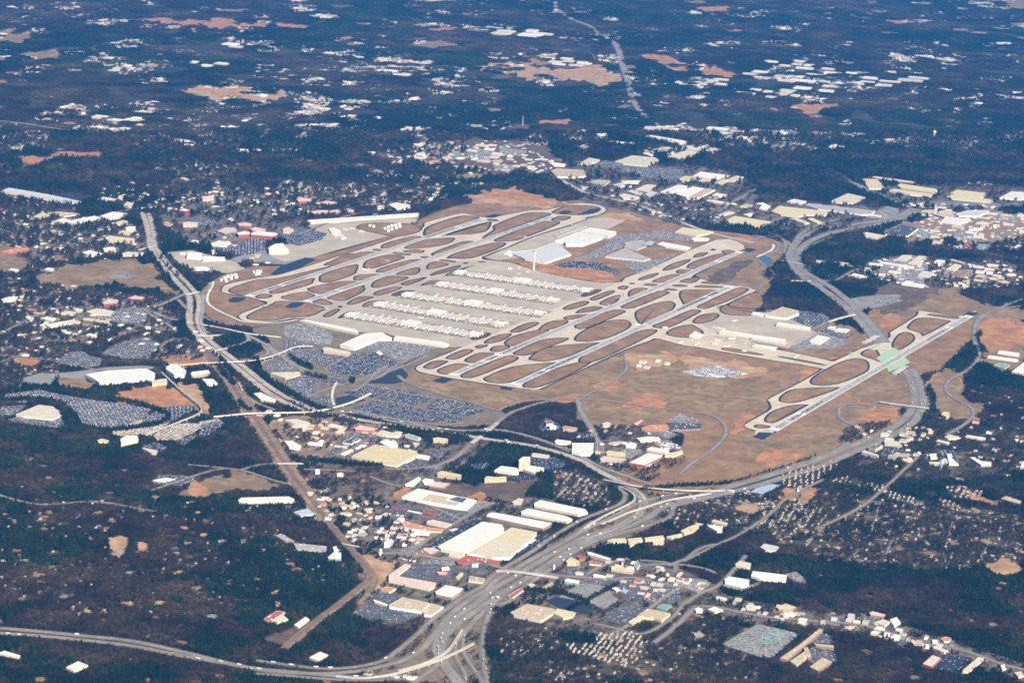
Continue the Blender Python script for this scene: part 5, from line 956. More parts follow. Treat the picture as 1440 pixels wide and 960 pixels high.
(0, 640, 3): """1004,190 1018,179 1220,174 1242,184 1232,194 1010,198|8|w|c|k|warehouse|very long thin white shed in the woods left of the railway
1238,240 1298,225 1332,246 1270,255|6|l|p||warehouse|pinkish and blue roofed shed beside the railway
1160,338 1188,330 1242,360 1202,362|6|g|b||school|grey gabled school roof in the woods
1238,370 1380,384 1376,404 1250,394|6|g|g||school|long grey school roof in the woods left of the railway
1404,388 1420,382 1428,400 1410,405|6|w|w||shop|little white shed near the slim rail bridge
1378,434 1408,408 1440,410 1440,440|7|w|e||shop|white shed with green end by the slim rail bridge
1114,688 1170,655 1202,660 1142,700|7|r|c||warehouse|red roofed shed at the edge of woods by the railway branch
-10,834 20,824 92,845 76,850|6|w|c||warehouse|long white roof at the bottom left edge
278,894 330,868 372,885 312,910|6|w|c||church|pale church roof in the dark woods at bottom left
1305,852 1350,828 1384,840 1342,866|6|w|c||church|bright white chapel below the woods beside the lower freeway
1140,690 1190,668 1215,690 1170,705|6|c|c||shop|pale shed right of the red roofed shed
1240,715 1290,680 1306,690 1260,725|6|w|c||shop|narrow pale shed beside the diagonal rail branch
640,105 700,95 740,100 690,112|4|w|c||school|low white school building by the bright green pitch""",
(600, 560, 6): """1003,198 1030,186 1072,196 1068,212 1010,214|14|m|w|f|hotel|white hotel with a dark red roof in the woods beyond the freeway
1032,232 1050,222 1096,230 1092,248 1040,248|9|w|w||hotel|white front wing of the dark red roofed hotel
1145,242 1170,232 1272,248 1262,262 1150,258|10|o|t|f|hotel|tan and orange hotel right of the dark red roofed one
1078,362 1100,346 1222,362 1216,380 1090,378|8|w|c||warehouse|low white shed behind the square white warehouse
1228,378 1412,378 1406,438 1382,468 1302,470 1224,452|10|w|w|k|warehouse|square white roofed warehouse above the freeway bend
885,476 900,460 1037,480 1022,497|8|c|c||motel|long cream motel beside the hotel tower car park
655,350 680,345 700,360 680,372|6|l|c||shop|tiny blue white shop among trees by the freeway""",
(780, 560, 6): """625,542 790,458 917,478 902,498 760,566|9|w|m|k|warehouse|white roofed warehouse with dark red brick walls beside the ploughed brown field
735,250 790,228 952,220 972,252 902,270 736,265|8|o|b||warehouse|orange roofed warehouse left of the dark blue roof
948,202 1240,213 1234,256 980,268|7|d|b||warehouse|wide dark blue roofed warehouse right of the orange one
690,335 790,322 882,328 894,345 722,362|8|w|c||warehouse|white curved front shed below the orange roofed warehouse
770,430 820,408 967,440 942,460|8|w|c||warehouse|cream white shed above the brick walled warehouse
590,388 642,368 694,384 682,410 602,404|9|w|w|f|hotel|small bright white hotel with steep gables
430,458 450,442 602,458 597,478 440,468|10|y|y|f|hotel|yellow cream hotel above the freeway
380,508 420,488 592,508 562,528 390,524|8|p|t|f|hotel|tan hotel with pinkish roof just above the freeway
455,376 560,364 612,370 500,386|6|t|c||store|low tan store left of the small white hotel
400,213 440,200 477,208 472,228 410,232|9|c|c|f|hotel|cream hotel at the top of the small hotel district
663,214 735,178 752,188 690,230|6|p|m||store|narrow pinkish roofed store at the edge of the scrub
930,468 1050,448 1078,432 1082,455 1000,488 930,484|7|c|y||store|cream angular store in front of the white vehicle yard""",
(960, 640, 6): """370,295 400,290 440,296 420,312|5|c|c||shop|cream hut at the foot of the long flyover
245,555 265,542 378,570 366,588|7|c|c||motel|cream motel block in trees below the flyover, upper of two
215,600 240,585 340,600 335,640 290,640|7|w|c||motel|white square motel in trees below the flyover, lower of two
655,775 690,745 810,770 780,805 700,800|7|s|c||church|pale grey green roofed hall in the woods at lower right
965,290 975,262 985,262 985,290|9|c|c||chimney|short white shaft at the corner of the red pond field
-20,640 20,620 60,600 140,575 165,585 90,640 10,665|8|y|y|f|apartment_building|right end block of the yellow apartment chain""",
(820, 650, 8): """275,880 330,860 480,855 490,880 340,892|9|y|c|f|apartment_building|leftmost block of the yellow apartment chain beside the freeway
500,860 660,845 672,872 560,900 510,890|9|y|c|f|apartment_building|second block of the yellow apartment chain
690,850 900,822 915,850 700,872|9|y|c|f|apartment_building|third and longest block of the yellow apartment chain
940,835 1110,798 1118,812 1000,846|9|y|c|f|apartment_building|fourth block of the yellow apartment chain
1120,782 1190,755 1200,775 1135,805|9|y|c|f|apartment_building|fifth small block of the yellow apartment chain
1205,742 1290,685 1350,690 1225,775|9|y|c|f|apartment_building|last slanting block of the yellow apartment chain
780,890 910,875 912,905 790,905|9|y|c|f|apartment_building|front block below the yellow apartment chain
510,915 570,898 575,920 530,935|8|y|c||apartment_building|small front block at the left of the yellow apartment chain""",
(400, 420, 6): """468,388 680,292 830,285 905,330 800,330 590,414 540,404|16|w|w|u|terminal|bright white main roof of the domestic terminal
940,312 1345,366 1392,382 1345,396 920,338|12|w|c||concourse|long white ticketing concourse south of the domestic terminal
130,180 180,178 600,258 626,274 612,288 300,222|11|w|c||concourse|long pale baggage building north of the domestic terminal
320,420 345,408 560,448 540,470 330,440|12|c|t||parking_garage|pale deck between the ramp roads before the terminal
770,455 800,440 830,460 800,472|6|w|c||service_building|small white booth building in front of the oval car park""",
}
for fr, s in BLD.items():
    for line in s.strip().split('\n'):
        a = line.split('|'); building(P(a[0], fr), float(a[1]), a[2], a[3], a[5], a[6], a[4])
# coloured bays laid on some roofs
def roof_bay(pts, fr, h, m, label=None):
    p = np.array(P(pts, fr)); w_ = gw(p[:, 0], p[:, 1], h); c = w_.mean(0); best = min((o for o in COL.objects if 'category' in o and len(o.children)), key=lambda o: (o.location.x-c[0])**2+(o.location.y-c[1])**2)
    l = w_-np.array(best.location[:2]); link('roof_bay', mesh('roof_bay', [(*q, h+.25) for q in l], [list(range(len(l)))], M[m]), best)
roof_bay("1080,618 1280,652 1180,722 1080,728 960,694", (540, 640, 6), 10, 'roof_y')
roof_bay("308,374 390,326 545,352 518,378 640,402 600,424", (540, 640, 6), 9, 'roof_t')
roof_bay("545,372 618,348 700,365 662,400", (540, 640, 6), 9, 'roof_d')
# ------------------------------------------------------------------ concourses with their airliners
def concourse(a, b, label, hub=.45, wd=38):
    w_ = gw(np.array([a[0], b[0]]), np.array([a[1], b[1]]), 10.); d = w_[1]-w_[0]; L_ = np.linalg.norm(d); d /= L_; nr = np.array([-d[1], d[0]]); c = (w_[0]+w_[1])/2
    e = empty('concourse', *c, label, 'concourse')
    def quad(c0, l, ww): return np.array([c0-d*l/2-nr*ww/2, c0+d*l/2-nr*ww/2, c0+d*l/2+nr*ww/2, c0-d*l/2+nr*ww/2])
    for nm, q, h in (('hall', quad(c, L_, wd), 10), ('hub', quad(w_[0]+d*L_*hub, 70, 90), 15), ('end_hall', quad(w_[0]+d*25, 50, wd+26), 11), ('end_hall', quad(w_[1]-d*25, 50, wd+26), 11)):
        a_, b_ = bmeshes(ccw(q-c), h, 'w' if nm != 'hall' else 's', 'c'); o = link(nm, a_, e); link('roof', b_, o)
    for s in (-1, 1): link('stained_apron', strip_mesh('stained_apron', np.array([w_[0]-d*10+nr*s*55, (w_[0]+w_[1])/2+nr*s*58, w_[1]+d*8+nr*s*55]), 66, 1.72, M['stained']), kind='structure')
    ang = math.atan2(d[1], d[0])
    for t in np.arange(30, L_-20, 44):
        for s in (-1, 1):
            me = box_mesh('jet_bridge', 3, 26, 3.4, M['wall_c'], 3.2); me.transform(Matrix.Translation((*(w_[0]+d*(t+14)+nr*s*(wd/2+12)-c), 0))@Matrix.Rotation(ang, 4, 'Z')); link('jet_bridge', me, e)
            v = box_mesh('red_wall_band', 30, .5, 5, M['wall_r'], 1.0); v.transform(Matrix.Translation((*(w_[0]+d*t+nr*s*(wd/2+.3)-c), 0))@Matrix.Rotation(ang, 4, 'Z')); link('wall_panel', v, e)
    return w_, d, nr, L_
CON = [concourse((489, 440), (676, 470), 'concourse nearest to the domestic terminal, with pink white roof', .48),
       concourse((529, 425), (711, 455.5), 'second pinkish roofed concourse counted from the domestic terminal', .47),
       concourse((568, 412), (766, 440), 'middle concourse of the five, crowded with airliners', .5),
       concourse((616, 397), (784, 421.5), 'fourth concourse, second from the control tower', .48),
       concourse((641, 381), (831, 407.5), 'bright white widest concourse nearest the control tower', .5, 42)]
def solid(name, prof, m, seg=8):
    """body of revolution along y from (y, radius, z) rings"""
    v, f = [], []
    for y, r, z in prof:
        for k in range(seg): a = 6.2832*k/seg; v.append((r*math.cos(a), y, z+r*math.sin(a)))
    for i in range(len(prof)-1):
        for k in range(seg): f.append((i*seg+k, i*seg+(k+1) % seg, (i+1)*seg+(k+1) % seg, (i+1)*seg+k))
    return mesh(name, v, f, m)
def slab(name, pts, t, m, vert=False):
    n = len(pts); v = [(p[0], p[1], p[2]-t/2) if not vert else (p[0]-t/2, p[1], p[2]) for p in pts]+[(p[0], p[1], p[2]+t/2) if not vert else (p[0]+t/2, p[1], p[2]) for p in pts]
    f = [list(range(n))[::-1], list(range(n, 2*n))]+[(i, (i+1) % n, (i+1) % n+n, i+n) for i in range(n)]
    return mesh(name, v, f, m)
PL = dict(body=solid('fuselage', [(20, .3, 3.6), (18, 1.4, 3.8), (14, 2, 4), (-8, 2, 4), (-15, 1.3, 4.6), (-20, .3, 5.2)], M['wall_w']),
          wl=slab('wing', [(0, 5, 3), (18, -5, 4), (18, -7, 4), (0, -3, 3)], .6, M['wall_s']), wr=slab('wing', [(0, -3, 3), (-18, -7, 4), (-18, -5, 4), (0, 5, 3)], .6, M['wall_s']),
          st=slab('tailplane', [(0, -15, 5), (7, -18.5, 5.6), (7, -20, 5.6), (0, -19, 5), (-7, -20, 5.6), (-7, -18.5, 5.6)], .4, M['wall_s']),
          el=solid('engine', [(3.5, .8, 2), (2.5, 1.2, 2), (-.5, .8, 2)], M['wall_s'], 6))
FINS = {k: slab('tail_fin', [(0, -13.5, 5), (0, -18.2, 12), (0, -20.4, 12), (0, -18.6, 5)], .5, M['wall_'+k], True) for k in ('r', 'd', 'w', 'm')}
def airliner(x, y, a, fin, s, label, group):
    e = empty('airliner', x, y, label, 'airliner', group); e.rotation_euler[2] = a; e.scale = (s, s, s)
    for nm in ('body', 'wl', 'wr', 'st'): link(PL[nm].name.split('.')[0], PL[nm], e)
    for sx in (-6, 6): link('engine', PL['el'], e, loc=(sx, 1.5, 0))
    link('tail_fin', FINS[fin], e)
FN = dict(r='red', d='dark blue', w='white', m='dark red')
ORD = ['first', 'second', 'middle', 'fourth', 'fifth']
rp = np.random.default_rng(3)
for ci, (w_, d, nr, L_) in enumerate(CON):
    for t in np.arange(30, L_-20, 44):
        for s in (-1, 1):
            if rp.uniform() < .82:
                q = w_[0]+d*(t+rp.uniform(-3, 3))+nr*s*(19+26); a = math.atan2(nr[1], nr[0])+(math.pi/2 if s > 0 else -math.pi/2); fin = str(rp.choice(['r', 'd', 'd', 'w', 'm']))
                airliner(q[0], q[1], a+rp.uniform(-.06, .06), fin, rp.uniform(1.15, 1.6), f"{FN[fin]} tailed airliner on the {'far' if s*nr[0] > 0 else 'near'} side of the {ORD[ci]} concourse", f'airliners parked at the {ORD[ci]} concourse')
for x, y, a, fin, lb in ((807, 318, 2.6, 'w', 'white airliner parked alone beside the taxiway, first of the four by the international terminal'), (796, 325, 2.6, 'w', 'white airliner, second of the four by the international terminal'), (789, 328, 2.6, 'r', 'white airliner, third of the four by the international terminal'),
                    (771, 333, 2.6, 'w', 'white airliner, nearest of the four by the international terminal'), (545, 367, -1.1, 'w', 'white airliner turning off the northern runway'), (514, 380, .4, 'w', 'white airliner waiting at the northern taxiway crossing'),
                    (739, 334, -1.2, 'w', 'white airliner taxiing along the inner northern taxiway'), (1033, 452, 1.2, 'r', 'white airliner parked on the cargo apron'), (870, 419, -1.1, 'w', 'white airliner queuing beside the southern taxiway, first in line'), (878, 415, -1.1, 'd', 'white airliner queuing beside the southern taxiway, second in line'),
                    (857, 430, -.6, 'w', 'white airliner turning between the two southern grass islands'), (956, 483, 1.35, 'w', 'white airliner on the link taxiway, left of two'), (980, 485, 1.35, 'w', 'white airliner on the link taxiway, right of two'), (1119, 503, 1.3, 'w', 'white airliner near the end of the link taxiway'),
                    (1196, 497, -1.0, 'w', 'white airliner rolling on the taxiway beside the freeway tunnel'), (371, 431, -.9, 'w', 'white airliner on the curved western taxiway'), (458, 435, -.9, 'w', 'white airliner at the corner of the western apron'), (592, 448, .2, 'd', 'big airliner crossing the apron behind the first concourse'),
                    (528, 302, 1.2, 'r', 'small airliner on the northern cargo apron, right of three'), (500, 311, 1.2, 'd', 'small airliner on the northern cargo apron, middle of three'), (474, 314, 1.2, 'w', 'small airliner on the northern cargo apron, left of three'), (700, 500, .3, 'w', 'airliner holding short in the southern taxi lanes')):
    q = gw(x, y); airliner(q[0], q[1], a, fin, 1.15, lb, None)
# ------------------------------------------------------------------ towers, tanks, hangar
def lathe(name, prof, m, seg=14):
    v, f = [], []
    for r, z in prof:
        for k in range(seg): a = 6.2832*k/seg; v.append((r*math.cos(a), r*math.sin(a), z))
    for i in range(len(prof)-1):
        for k in range(seg): f.append((i*seg+k, i*seg+(k+1) % seg, (i+1)*seg+(k+1) % seg, (i+1)*seg+k))
    f.append([(len(prof)-1)*seg+k for k in range(seg)]); return mesh(name, v, f, m)
q = gw(750.5, 379.5); e = empty('control_tower', *q, 'tall pale control tower with a dark glass cab between the last concourse and the terminal', 'control tower')
link('shaft', lathe('shaft', [(6, 0), (5.2, 40), (4.8, 96)], M['wall_c']), e); link('neck', lathe('neck', [(4.8, 96), (9, 103), (9, 106)], M['wall_w']), e); link('cab', lathe('cab', [(7.5, 106), (9.5, 112)], M['glass']), e)
link('cab_roof', lathe('cab_roof', [(10, 112), (10, 113), (3, 116)], M['wall_w']), e); link('antenna', lathe('antenna', [(.6, 116), (.3, 124)], M['wall_r'], 5), e)
def water_tower(x, y, h, label, col):
    q = gw(x, y); e = empty('water_tower', *q, label, 'water tower'); s = h/40
    link('tank', lathe('tank', [(2*s, 26*s), (7.5*s, 29*s), (8*s, 35*s), (5.5*s, 39.5*s), (1, 41*s)], M[col]), e); link('riser', lathe('riser', [(2.2*s, 0), (2.2*s, 27*s)], M[col], 8), e)
    for k in range(5):
        a = k*1.2566; me = lathe('leg', [(.9, 0), (.8, 30*s)], M[col], 5); link('leg', me, e, loc=(7*s*math.cos(a), 7*s*math.sin(a), 0))
water_tower(1323.5, 660, 40, 'pale blue water tower on legs in front of the white sheds', 'wall_l')
water_tower(1313.5, 195, 62, 'tall white water tower rising above the far woods', 'wall_w')
water_tower(1258, 192, 24, 'small white water tank left of the tall far one', 'wall_w')
q = gw(735, 176); e = empty('radio_mast', *q, 'thin white mast in the far woods above the warehouses', 'mast'); link('mast', lathe('mast', [(2.5, 0), (1.2, 70)], M['wall_w'], 5), e)
def tanks(pts, r, h, where, grp):
    for i, (x, y) in enumerate(P(pts)):
        w2 = gw(x, y); r2 = r*(1 if i % 3 else .8); e = empty('storage_tank', *w2, f'white round fuel storage tank {where}', 'storage tank', grp)
        link('shell', lathe('shell', [(r2, 0), (r2, h)], M['wall_w'], 16), e); link('roof', lathe('roof', [(r2+.1, h), (r2+.1, h+.2), (r2*.2, h+1.6)], M['roof_w'], 16), e)
        px, py = x, y; paint([(px-5, py-4), (px+5, py-4), (px+5, py+3), (px-5, py+3)], 0)
tanks("311,395 316,392 321,390 326,389 331,388 318,396 325,393 332,391", 10, 13, 'west of the northern taxiway loop', 'tanks beside the northern taxiway loop')
tanks("357,384 362,383 366,383 360,387 364,386", 9, 12, 'beside the construction yard on the northern apron', 'tanks beside the construction yard')
tanks("541,323 546,321 551,319 556,318 561,317 546,326 551,324 557,322 562,320 520,319 525,320", 11, 14, 'on the grass island of the northern apron', 'tanks on the northern grass island')
for x, y, r, h, lb in ((427, 606, 5, 24, 'white cement silo tower of the works beside the railway'), (535, 780, 5, 22, 'white cement silo of the pale concrete yard'), (779, 800, 3, 16, 'slim white sign tower beside the freeway bridge')):
    w2 = gw(x, y); e = empty('silo', *w2, lb, 'silo'); link('shell', lathe('shell', [(r, 0), (r, h), (r*.3, h+3)], M['wall_w']), e); link('frame', box_mesh('frame', r*3.4, r*1.2, h*.55, M['wall_c']), e)
# arched hangar whose inner shade is painted as a dark sheet in the mouth
w_ = gw(np.array([268.5, 297.5]), np.array([383.5, 383.5])); c = w_.mean(0); d = w_[1]-w_[0]; L_ = np.linalg.norm(d); ang = math.atan2(d[1], d[0]); e = empty('hangar', *c, 'white arched hangar with a wide dark mouth beside the northern freeway', 'hangar')
v, f = [], []
for yy in (0, 62):
    for k in range(13): a = math.pi*k/12; v.append((-math.cos(a)*L_/2, yy, max(0, math.sin(a))**.8*22))
for k in range(12): f.append((k, k+1, k+14, k+13))
f.append(list(range(13, 26))); me = mesh('arched_roof', v, f, M['wall_w']); me.transform(Matrix.Rotation(ang, 4, 'Z')); link('arched_roof', me, e)
v2 = [(x*.84, 1.0, z*.5) for x, y, z in v[:13]]; me = mesh('painted_door_shade', v2, [list(range(13))], M['darkasphalt']); me.transform(Matrix.Rotation(ang, 4, 'Z')); link('painted_door_shade', me, e)
v3 = v[:13]+[(x*.84, 0, z*.5) for x, y, z in v[:13]]; me = mesh('front_wall', v3, [(k, k+1, k+14, k+13) for k in range(12)], M['wall_w']); me.transform(Matrix.Rotation(ang, 4, 'Z')); link('front_wall', me, e)

def service_vehicles():
    """carts, loaders and tankers round the gates, too small to tell apart"""
    pts = []
    for w_, d, nr, L_ in CON:
        n = 170; t = rp.uniform(0, L_, n); o_ = rp.uniform(24, 78, n)*rp.choice([-1, 1], n); q = w_[0]+np.outer(t, d)+np.outer(o_, nr); pts += list(q)
    a = np.array(pts); n = len(a); me = box_mesh('service_vehicle', 6.5, 2.8, 2.4, M['wall_w'], .4); me2 = box_mesh('service_vehicle', 9, 3, 2, M['wall_d'], .4)
    k = rp.uniform(size=n) < .55
    gn_scatter('service_vehicles', me, a[k, 0], a[k, 1], 1.8, rp.uniform(0, 6.28, k.sum()), 1.0, .5, 'small white service vehicles round the concourses'); gn_scatter('service_vehicles', me2, a[~k, 0], a[~k, 1], 1.8, rp.uniform(0, 6.28, (~k).sum()), 1.0, .5, 'small dark service vehicles round the concourses')
# ------------------------------------------------------------------ woods: real trees placed over the land cover
def foliage_mat(key, c1, c2, c3):
    m = bpy.data.materials.new(key); m.use_nodes = True; n = m.node_tree; N = n.nodes; L = n.links
    b = N['Principled BSDF']; b.inputs['Roughness'].default_value = 1; b.inputs['Specular IOR Level'].default_value = .1
    a = N.new('ShaderNodeAttribute'); a.attribute_type = 'INSTANCER'; a.attribute_name = 'tint'
    oi = N.new('ShaderNodeObjectInfo'); ad = N.new('ShaderNodeMath'); ad.operation = 'ADD'; L.new(a.outputs['Fac'], ad.inputs[0])
    mu = N.new('ShaderNodeMath'); mu.operation = 'MULTIPLY'; mu.inputs[1].default_value = .15; L.new(oi.outputs['Random'], mu.inputs[0]); L.new(mu.outputs[0], ad.inputs[1])
    g = N.new('ShaderNodeNewGeometry'); t = N.new('ShaderNodeTexNoise'); t.inputs['Scale'].default_value = .0035; t.inputs['Detail'].default_value = 5; L.new(g.outputs['Position'], t.inputs[0])
    a2 = N.new('ShaderNodeMath'); a2.operation = 'MULTIPLY_ADD'; a2.inputs[1].default_value = 1.6; a2.inputs[2].default_value = -.75; L.new(t.outputs[0], a2.inputs[0])
    a3 = N.new('ShaderNodeMath'); a3.operation = 'ADD'; L.new(ad.outputs[0], a3.inputs[0]); L.new(a2.outputs[0], a3.inputs[1])
    r = N.new('ShaderNodeValToRGB'); L.new(a3.outputs[0], r.inputs[0]); e = r.color_ramp.elements
    e[0].position = .1; e[0].color = (*c1, 1); e[1].position = .5; e[1].color = (*c2, 1); q = e.new(1.0); q.color = (*c3, 1)
    L.new(r.outputs[0], b.inputs['Base Color']); M[key] = m; return m
foliage_mat('pine_needles', (.004, .013, .006), (.011, .026, .009), (.036, .056, .018))
foliage_mat('bare_twigs', (.015, .0115, .0075), (.042, .030, .018), (.125, .084, .048))
M['bark'] = plain('bark', (.11, .085, .07), .95)
def leafcloud(v, f, cx, cy_, cz, rx, rz, n, size, r, cone=0.0, up=.5):
    for _ in range(n):
        u = r.normal(size=3); u /= np.linalg.norm(u); rad = r.uniform(.45, 1)**.5
        z = u[2]*rad; k = 1-cone*(z*.5+.5)
        c = np.array([cx+u[0]*rad*rx*k, cy_+u[1]*rad*rx*k, cz+z*rz])
        n1 = r.normal(size=3); n1[2] += up*2; n1 += u*.8; n1 /= np.linalg.norm(n1)
        t = np.cross(n1, r.normal(size=3)); t /= np.linalg.norm(t)+1e-9; b = np.cross(n1, t)
        s = size*r.uniform(.6, 1.3); i = len(v)
        v += [c-t*s-b*s*.6, c+t*s-b*s*.5, c+t*s*.8+b*s*.7, c-t*s*.7+b*s*.6]; f.append((i, i+1, i+2, i+3))
def twigcloud(v, f, cx, cy_, cz, rx, rz, n, r, wd=.5, ln=3.2):
    for _ in range(n):
        u = r.normal(size=3); u /= np.linalg.norm(u); u[2] = abs(u[2])*1.1-.35; rad = r.uniform(.15, 1)**.6
        c = np.array([cx+u[0]*rad*rx, cy_+u[1]*rad*rx, cz+u[2]*rad*rz])
        d = u*np.array([1, 1, 1.0])+r.normal(size=3)*.35; d[2] += .35; d /= np.linalg.norm(d)
        t = np.cross(d, r.normal(size=3)); t /= np.linalg.norm(t)+1e-9
        l = ln*r.uniform(.6, 1.2); s = wd*r.uniform(.6, 1.3); i = len(v)
        v += [c-t*s, c+t*s, c+d*l+t*s*.4, c+d*l-t*s*.4]; f.append((i, i+1, i+2, i+3))
def trunk(v, f, x, y, h, r0, r1=.08):
    i = len(v)
    for z, rr in ((0, r0), (h, r1)):
        for a in range(5): v.append(np.array([x+rr*math.cos(a*1.2566), y+rr*math.sin(a*1.2566), z]))
    for a in range(5): f.append((i+a, i+(a+1) % 5, i+5+(a+1) % 5, i+5+a))
def tree_parts(kind, seed):
    r = np.random.default_rng(seed); v = []; f = []
    if kind == 'pine':
        h = r.uniform(15, 19)
        leafcloud(v, f, 0, 0, h*.66, 3.9, h*.36, 34, 1.5, r, cone=.55); leafcloud(v, f, r.normal()*.8, r.normal()*.8, h*.5, 4.3, 3, 16, 1.5, r)
        tv, tf = [], []; trunk(tv, tf, 0, 0, h*.8, .35)
    else:
        h = r.uniform(13, 17)
        for k in range(4):
            twigcloud(v, f, r.normal()*1.5, r.normal()*1.5, h*.55+r.normal()*1.2, 4.6, h*.42, 16, r, .48, 3.4)
        tv, tf = [], []; trunk(tv, tf, 0, 0, h*.6, .35)
        for k in range(4):      # limbs
            a = r.uniform(0, 6.28); c0 = np.array([0, 0, h*.35]); c1 = c0+np.array([math.cos(a)*2.6, math.sin(a)*2.6, h*.3]); i = len(tv)
            tv += [c0-[.15, 0, 0], c0+[.15, 0, 0], c1+[.05, 0, 0], c1-[.05, 0, 0], c0-[0, .15, 0], c0+[0, .15, 0], c1+[0, .05, 0], c1-[0, .05, 0]]; tf += [(i, i+1, i+2, i+3), (i+4, i+5, i+6, i+7)]
    return v, f, tv, tf
PROTO = {}
for kind, mk in (('pine', 'pine_needles'), ('bare', 'bare_twigs')):
    for s in range(3):
        v, f, tv, tf = tree_parts(kind, s*7+(1 if kind == 'pine' else 100))
        n = len(v); me = mesh('tree', v+tv, f+[tuple(i+n for i in q) for q in tf], [M[mk], M['bark']], [0]*len(f)+[1]*len(tf))
        PROTO[kind, s] = (me, mesh('crown', v, f, M[mk]), mesh('trunk', tv, tf, M['bark']))
    for s in range(3):          # a piece of far wood about 130 m across, made of many crowns
        r = np.random.default_rng(50+s); v = []; f = []; mi = []
        for k in range(150):
            a = r.uniform(0, 6.283); rad = 62*math.sqrt(r.uniform()); x, y = rad*math.cos(a), rad*math.sin(a)
            other = r.uniform() < (.2 if kind == 'pine' else .12); h = r.uniform(11, 17); n0 = len(f)
            if (kind == 'pine') != other: leafcloud(v, f, x, y, h*.62, 4.6, h*.36, 7, 2.9, r, .4, .9); mi += [0]*(len(f)-n0)
            else: leafcloud(v, f, x, y, h*.6, 5.2, h*.34, 7, 2.4, r, 0, .6); mi += [1]*(len(f)-n0)
        PROTO[kind+'wood', s] = (mesh('wood', v, f, [M['pine_needles'], M['bare_twigs']], mi),)
def gn_scatter(name, me, x, y, z, rot, scl, tint, label=None, kind='stuff', sz=None):
    """stuff: one object whose points carry instances of one mesh"""
    if len(x) == 0: return
    pm = bpy.data.meshes.new(name); n = len(x); pm.vertices.add(n)
    co = np.stack([x, y, np.broadcast_to(z, (n,))], 1).astype(np.float32); pm.vertices.foreach_set('co', co.ravel())
    for an, av in (('rz', rot), ('sc', scl), ('tint', tint)):
        a = pm.attributes.new(an, 'FLOAT', 'POINT'); a.data.foreach_set('value', np.broadcast_to(np.asarray(av, np.float32), (n,)).copy())
    a = pm.attributes.new('sv', 'FLOAT_VECTOR', 'POINT'); s3 = np.ones((n, 3), np.float32) if sz is None else np.asarray(sz, np.float32); a.data.foreach_set('vector', s3.ravel())
    pm.update(); po = bpy.data.objects.new(name+'_shape', me)
    g = bpy.data.node_groups.new(name, 'GeometryNodeTree'); g.interface.new_socket('Geometry', in_out='INPUT', socket_type='NodeSocketGeometry'); g.interface.new_socket('Geometry', in_out='OUTPUT', socket_type='NodeSocketGeometry')
    N = g.nodes; L = g.links; gi = N.new('NodeGroupInput'); go = N.new('NodeGroupOutput'); ip = N.new('GeometryNodeInstanceOnPoints'); oi = N.new('GeometryNodeObjectInfo'); oi.inputs['Object'].default_value = po
    def at(nm, ty='FLOAT'):
        q = N.new('GeometryNodeInputNamedAttribute'); q.data_type = ty; q.inputs['Name'].default_value = nm; return q.outputs['Attribute']
    cx = N.new('ShaderNodeCombineXYZ'); L.new(at('rz'), cx.inputs[2]); L.new(cx.outputs[0], ip.inputs['Rotation'])
    vm = N.new('ShaderNodeVectorMath'); vm.operation = 'SCALE'; L.new(at('sv', 'FLOAT_VECTOR'), vm.inputs[0]); L.new(at('sc'), vm.inputs['Scale']); L.new(vm.outputs[0], ip.inputs['Scale'])
    L.new(gi.outputs[0], ip.inputs['Points']); L.new(oi.outputs['Geometry'], ip.inputs['Instance']); L.new(ip.outputs[0], go.inputs[0])
    o = link(name, pm, kind=kind, label=label); md = o.modifiers.new('scatter', 'NODES'); md.node_group = g
    return o
def vnoise(x, y, s, seed=0):
    """smooth value noise in world metres"""
    r = np.random.default_rng(seed); T = r.uniform(size=(256, 256)); out = 0; amp = 1; tot = 0
    for o in range(3):
        u, v = x/s+1000, y/s+1000; i, j = np.floor(u).astype(int), np.floor(v).astype(int); a, b = u-i, v-j; a = a*a*(3-2*a); b = b*b*(3-2*b)
        q = lambda p, k: T[p % 256, k % 256]
        out = out+amp*((q(i, j)*(1-a)+q(i+1, j)*a)*(1-b)+(q(i, j+1)*(1-a)+q(i+1, j+1)*a)*b); tot += amp; amp *= .5; s /= 2.1
    return out/tot
def depth_grid(y0, y1, step, margin=90):
    """jittered points over the ground seen between two picture heights"""
    a = gw(np.array([-margin, 1440+margin, 1440+margin, -margin]), np.array([y0, y0, y1, y1])); lo, hi = a.min(0), a.max(0)
    X, Y = np.meshgrid(np.arange(lo[0], hi[0], step), np.arange(lo[1], hi[1], step)); X = X+rng.uniform(-.5, .5, X.shape)*step; Y = Y+rng.uniform(-.5, .5, Y.shape)*step
    px, py = proj(X, Y); k = (px > -margin) & (px < 1440+margin) & (py > y0) & (py <= y1); return X[k], Y[k], px[k], py[k]
PINEW = smooth(P("0,780 200,860 500,830 560,880 400,960 0,960"), 1)
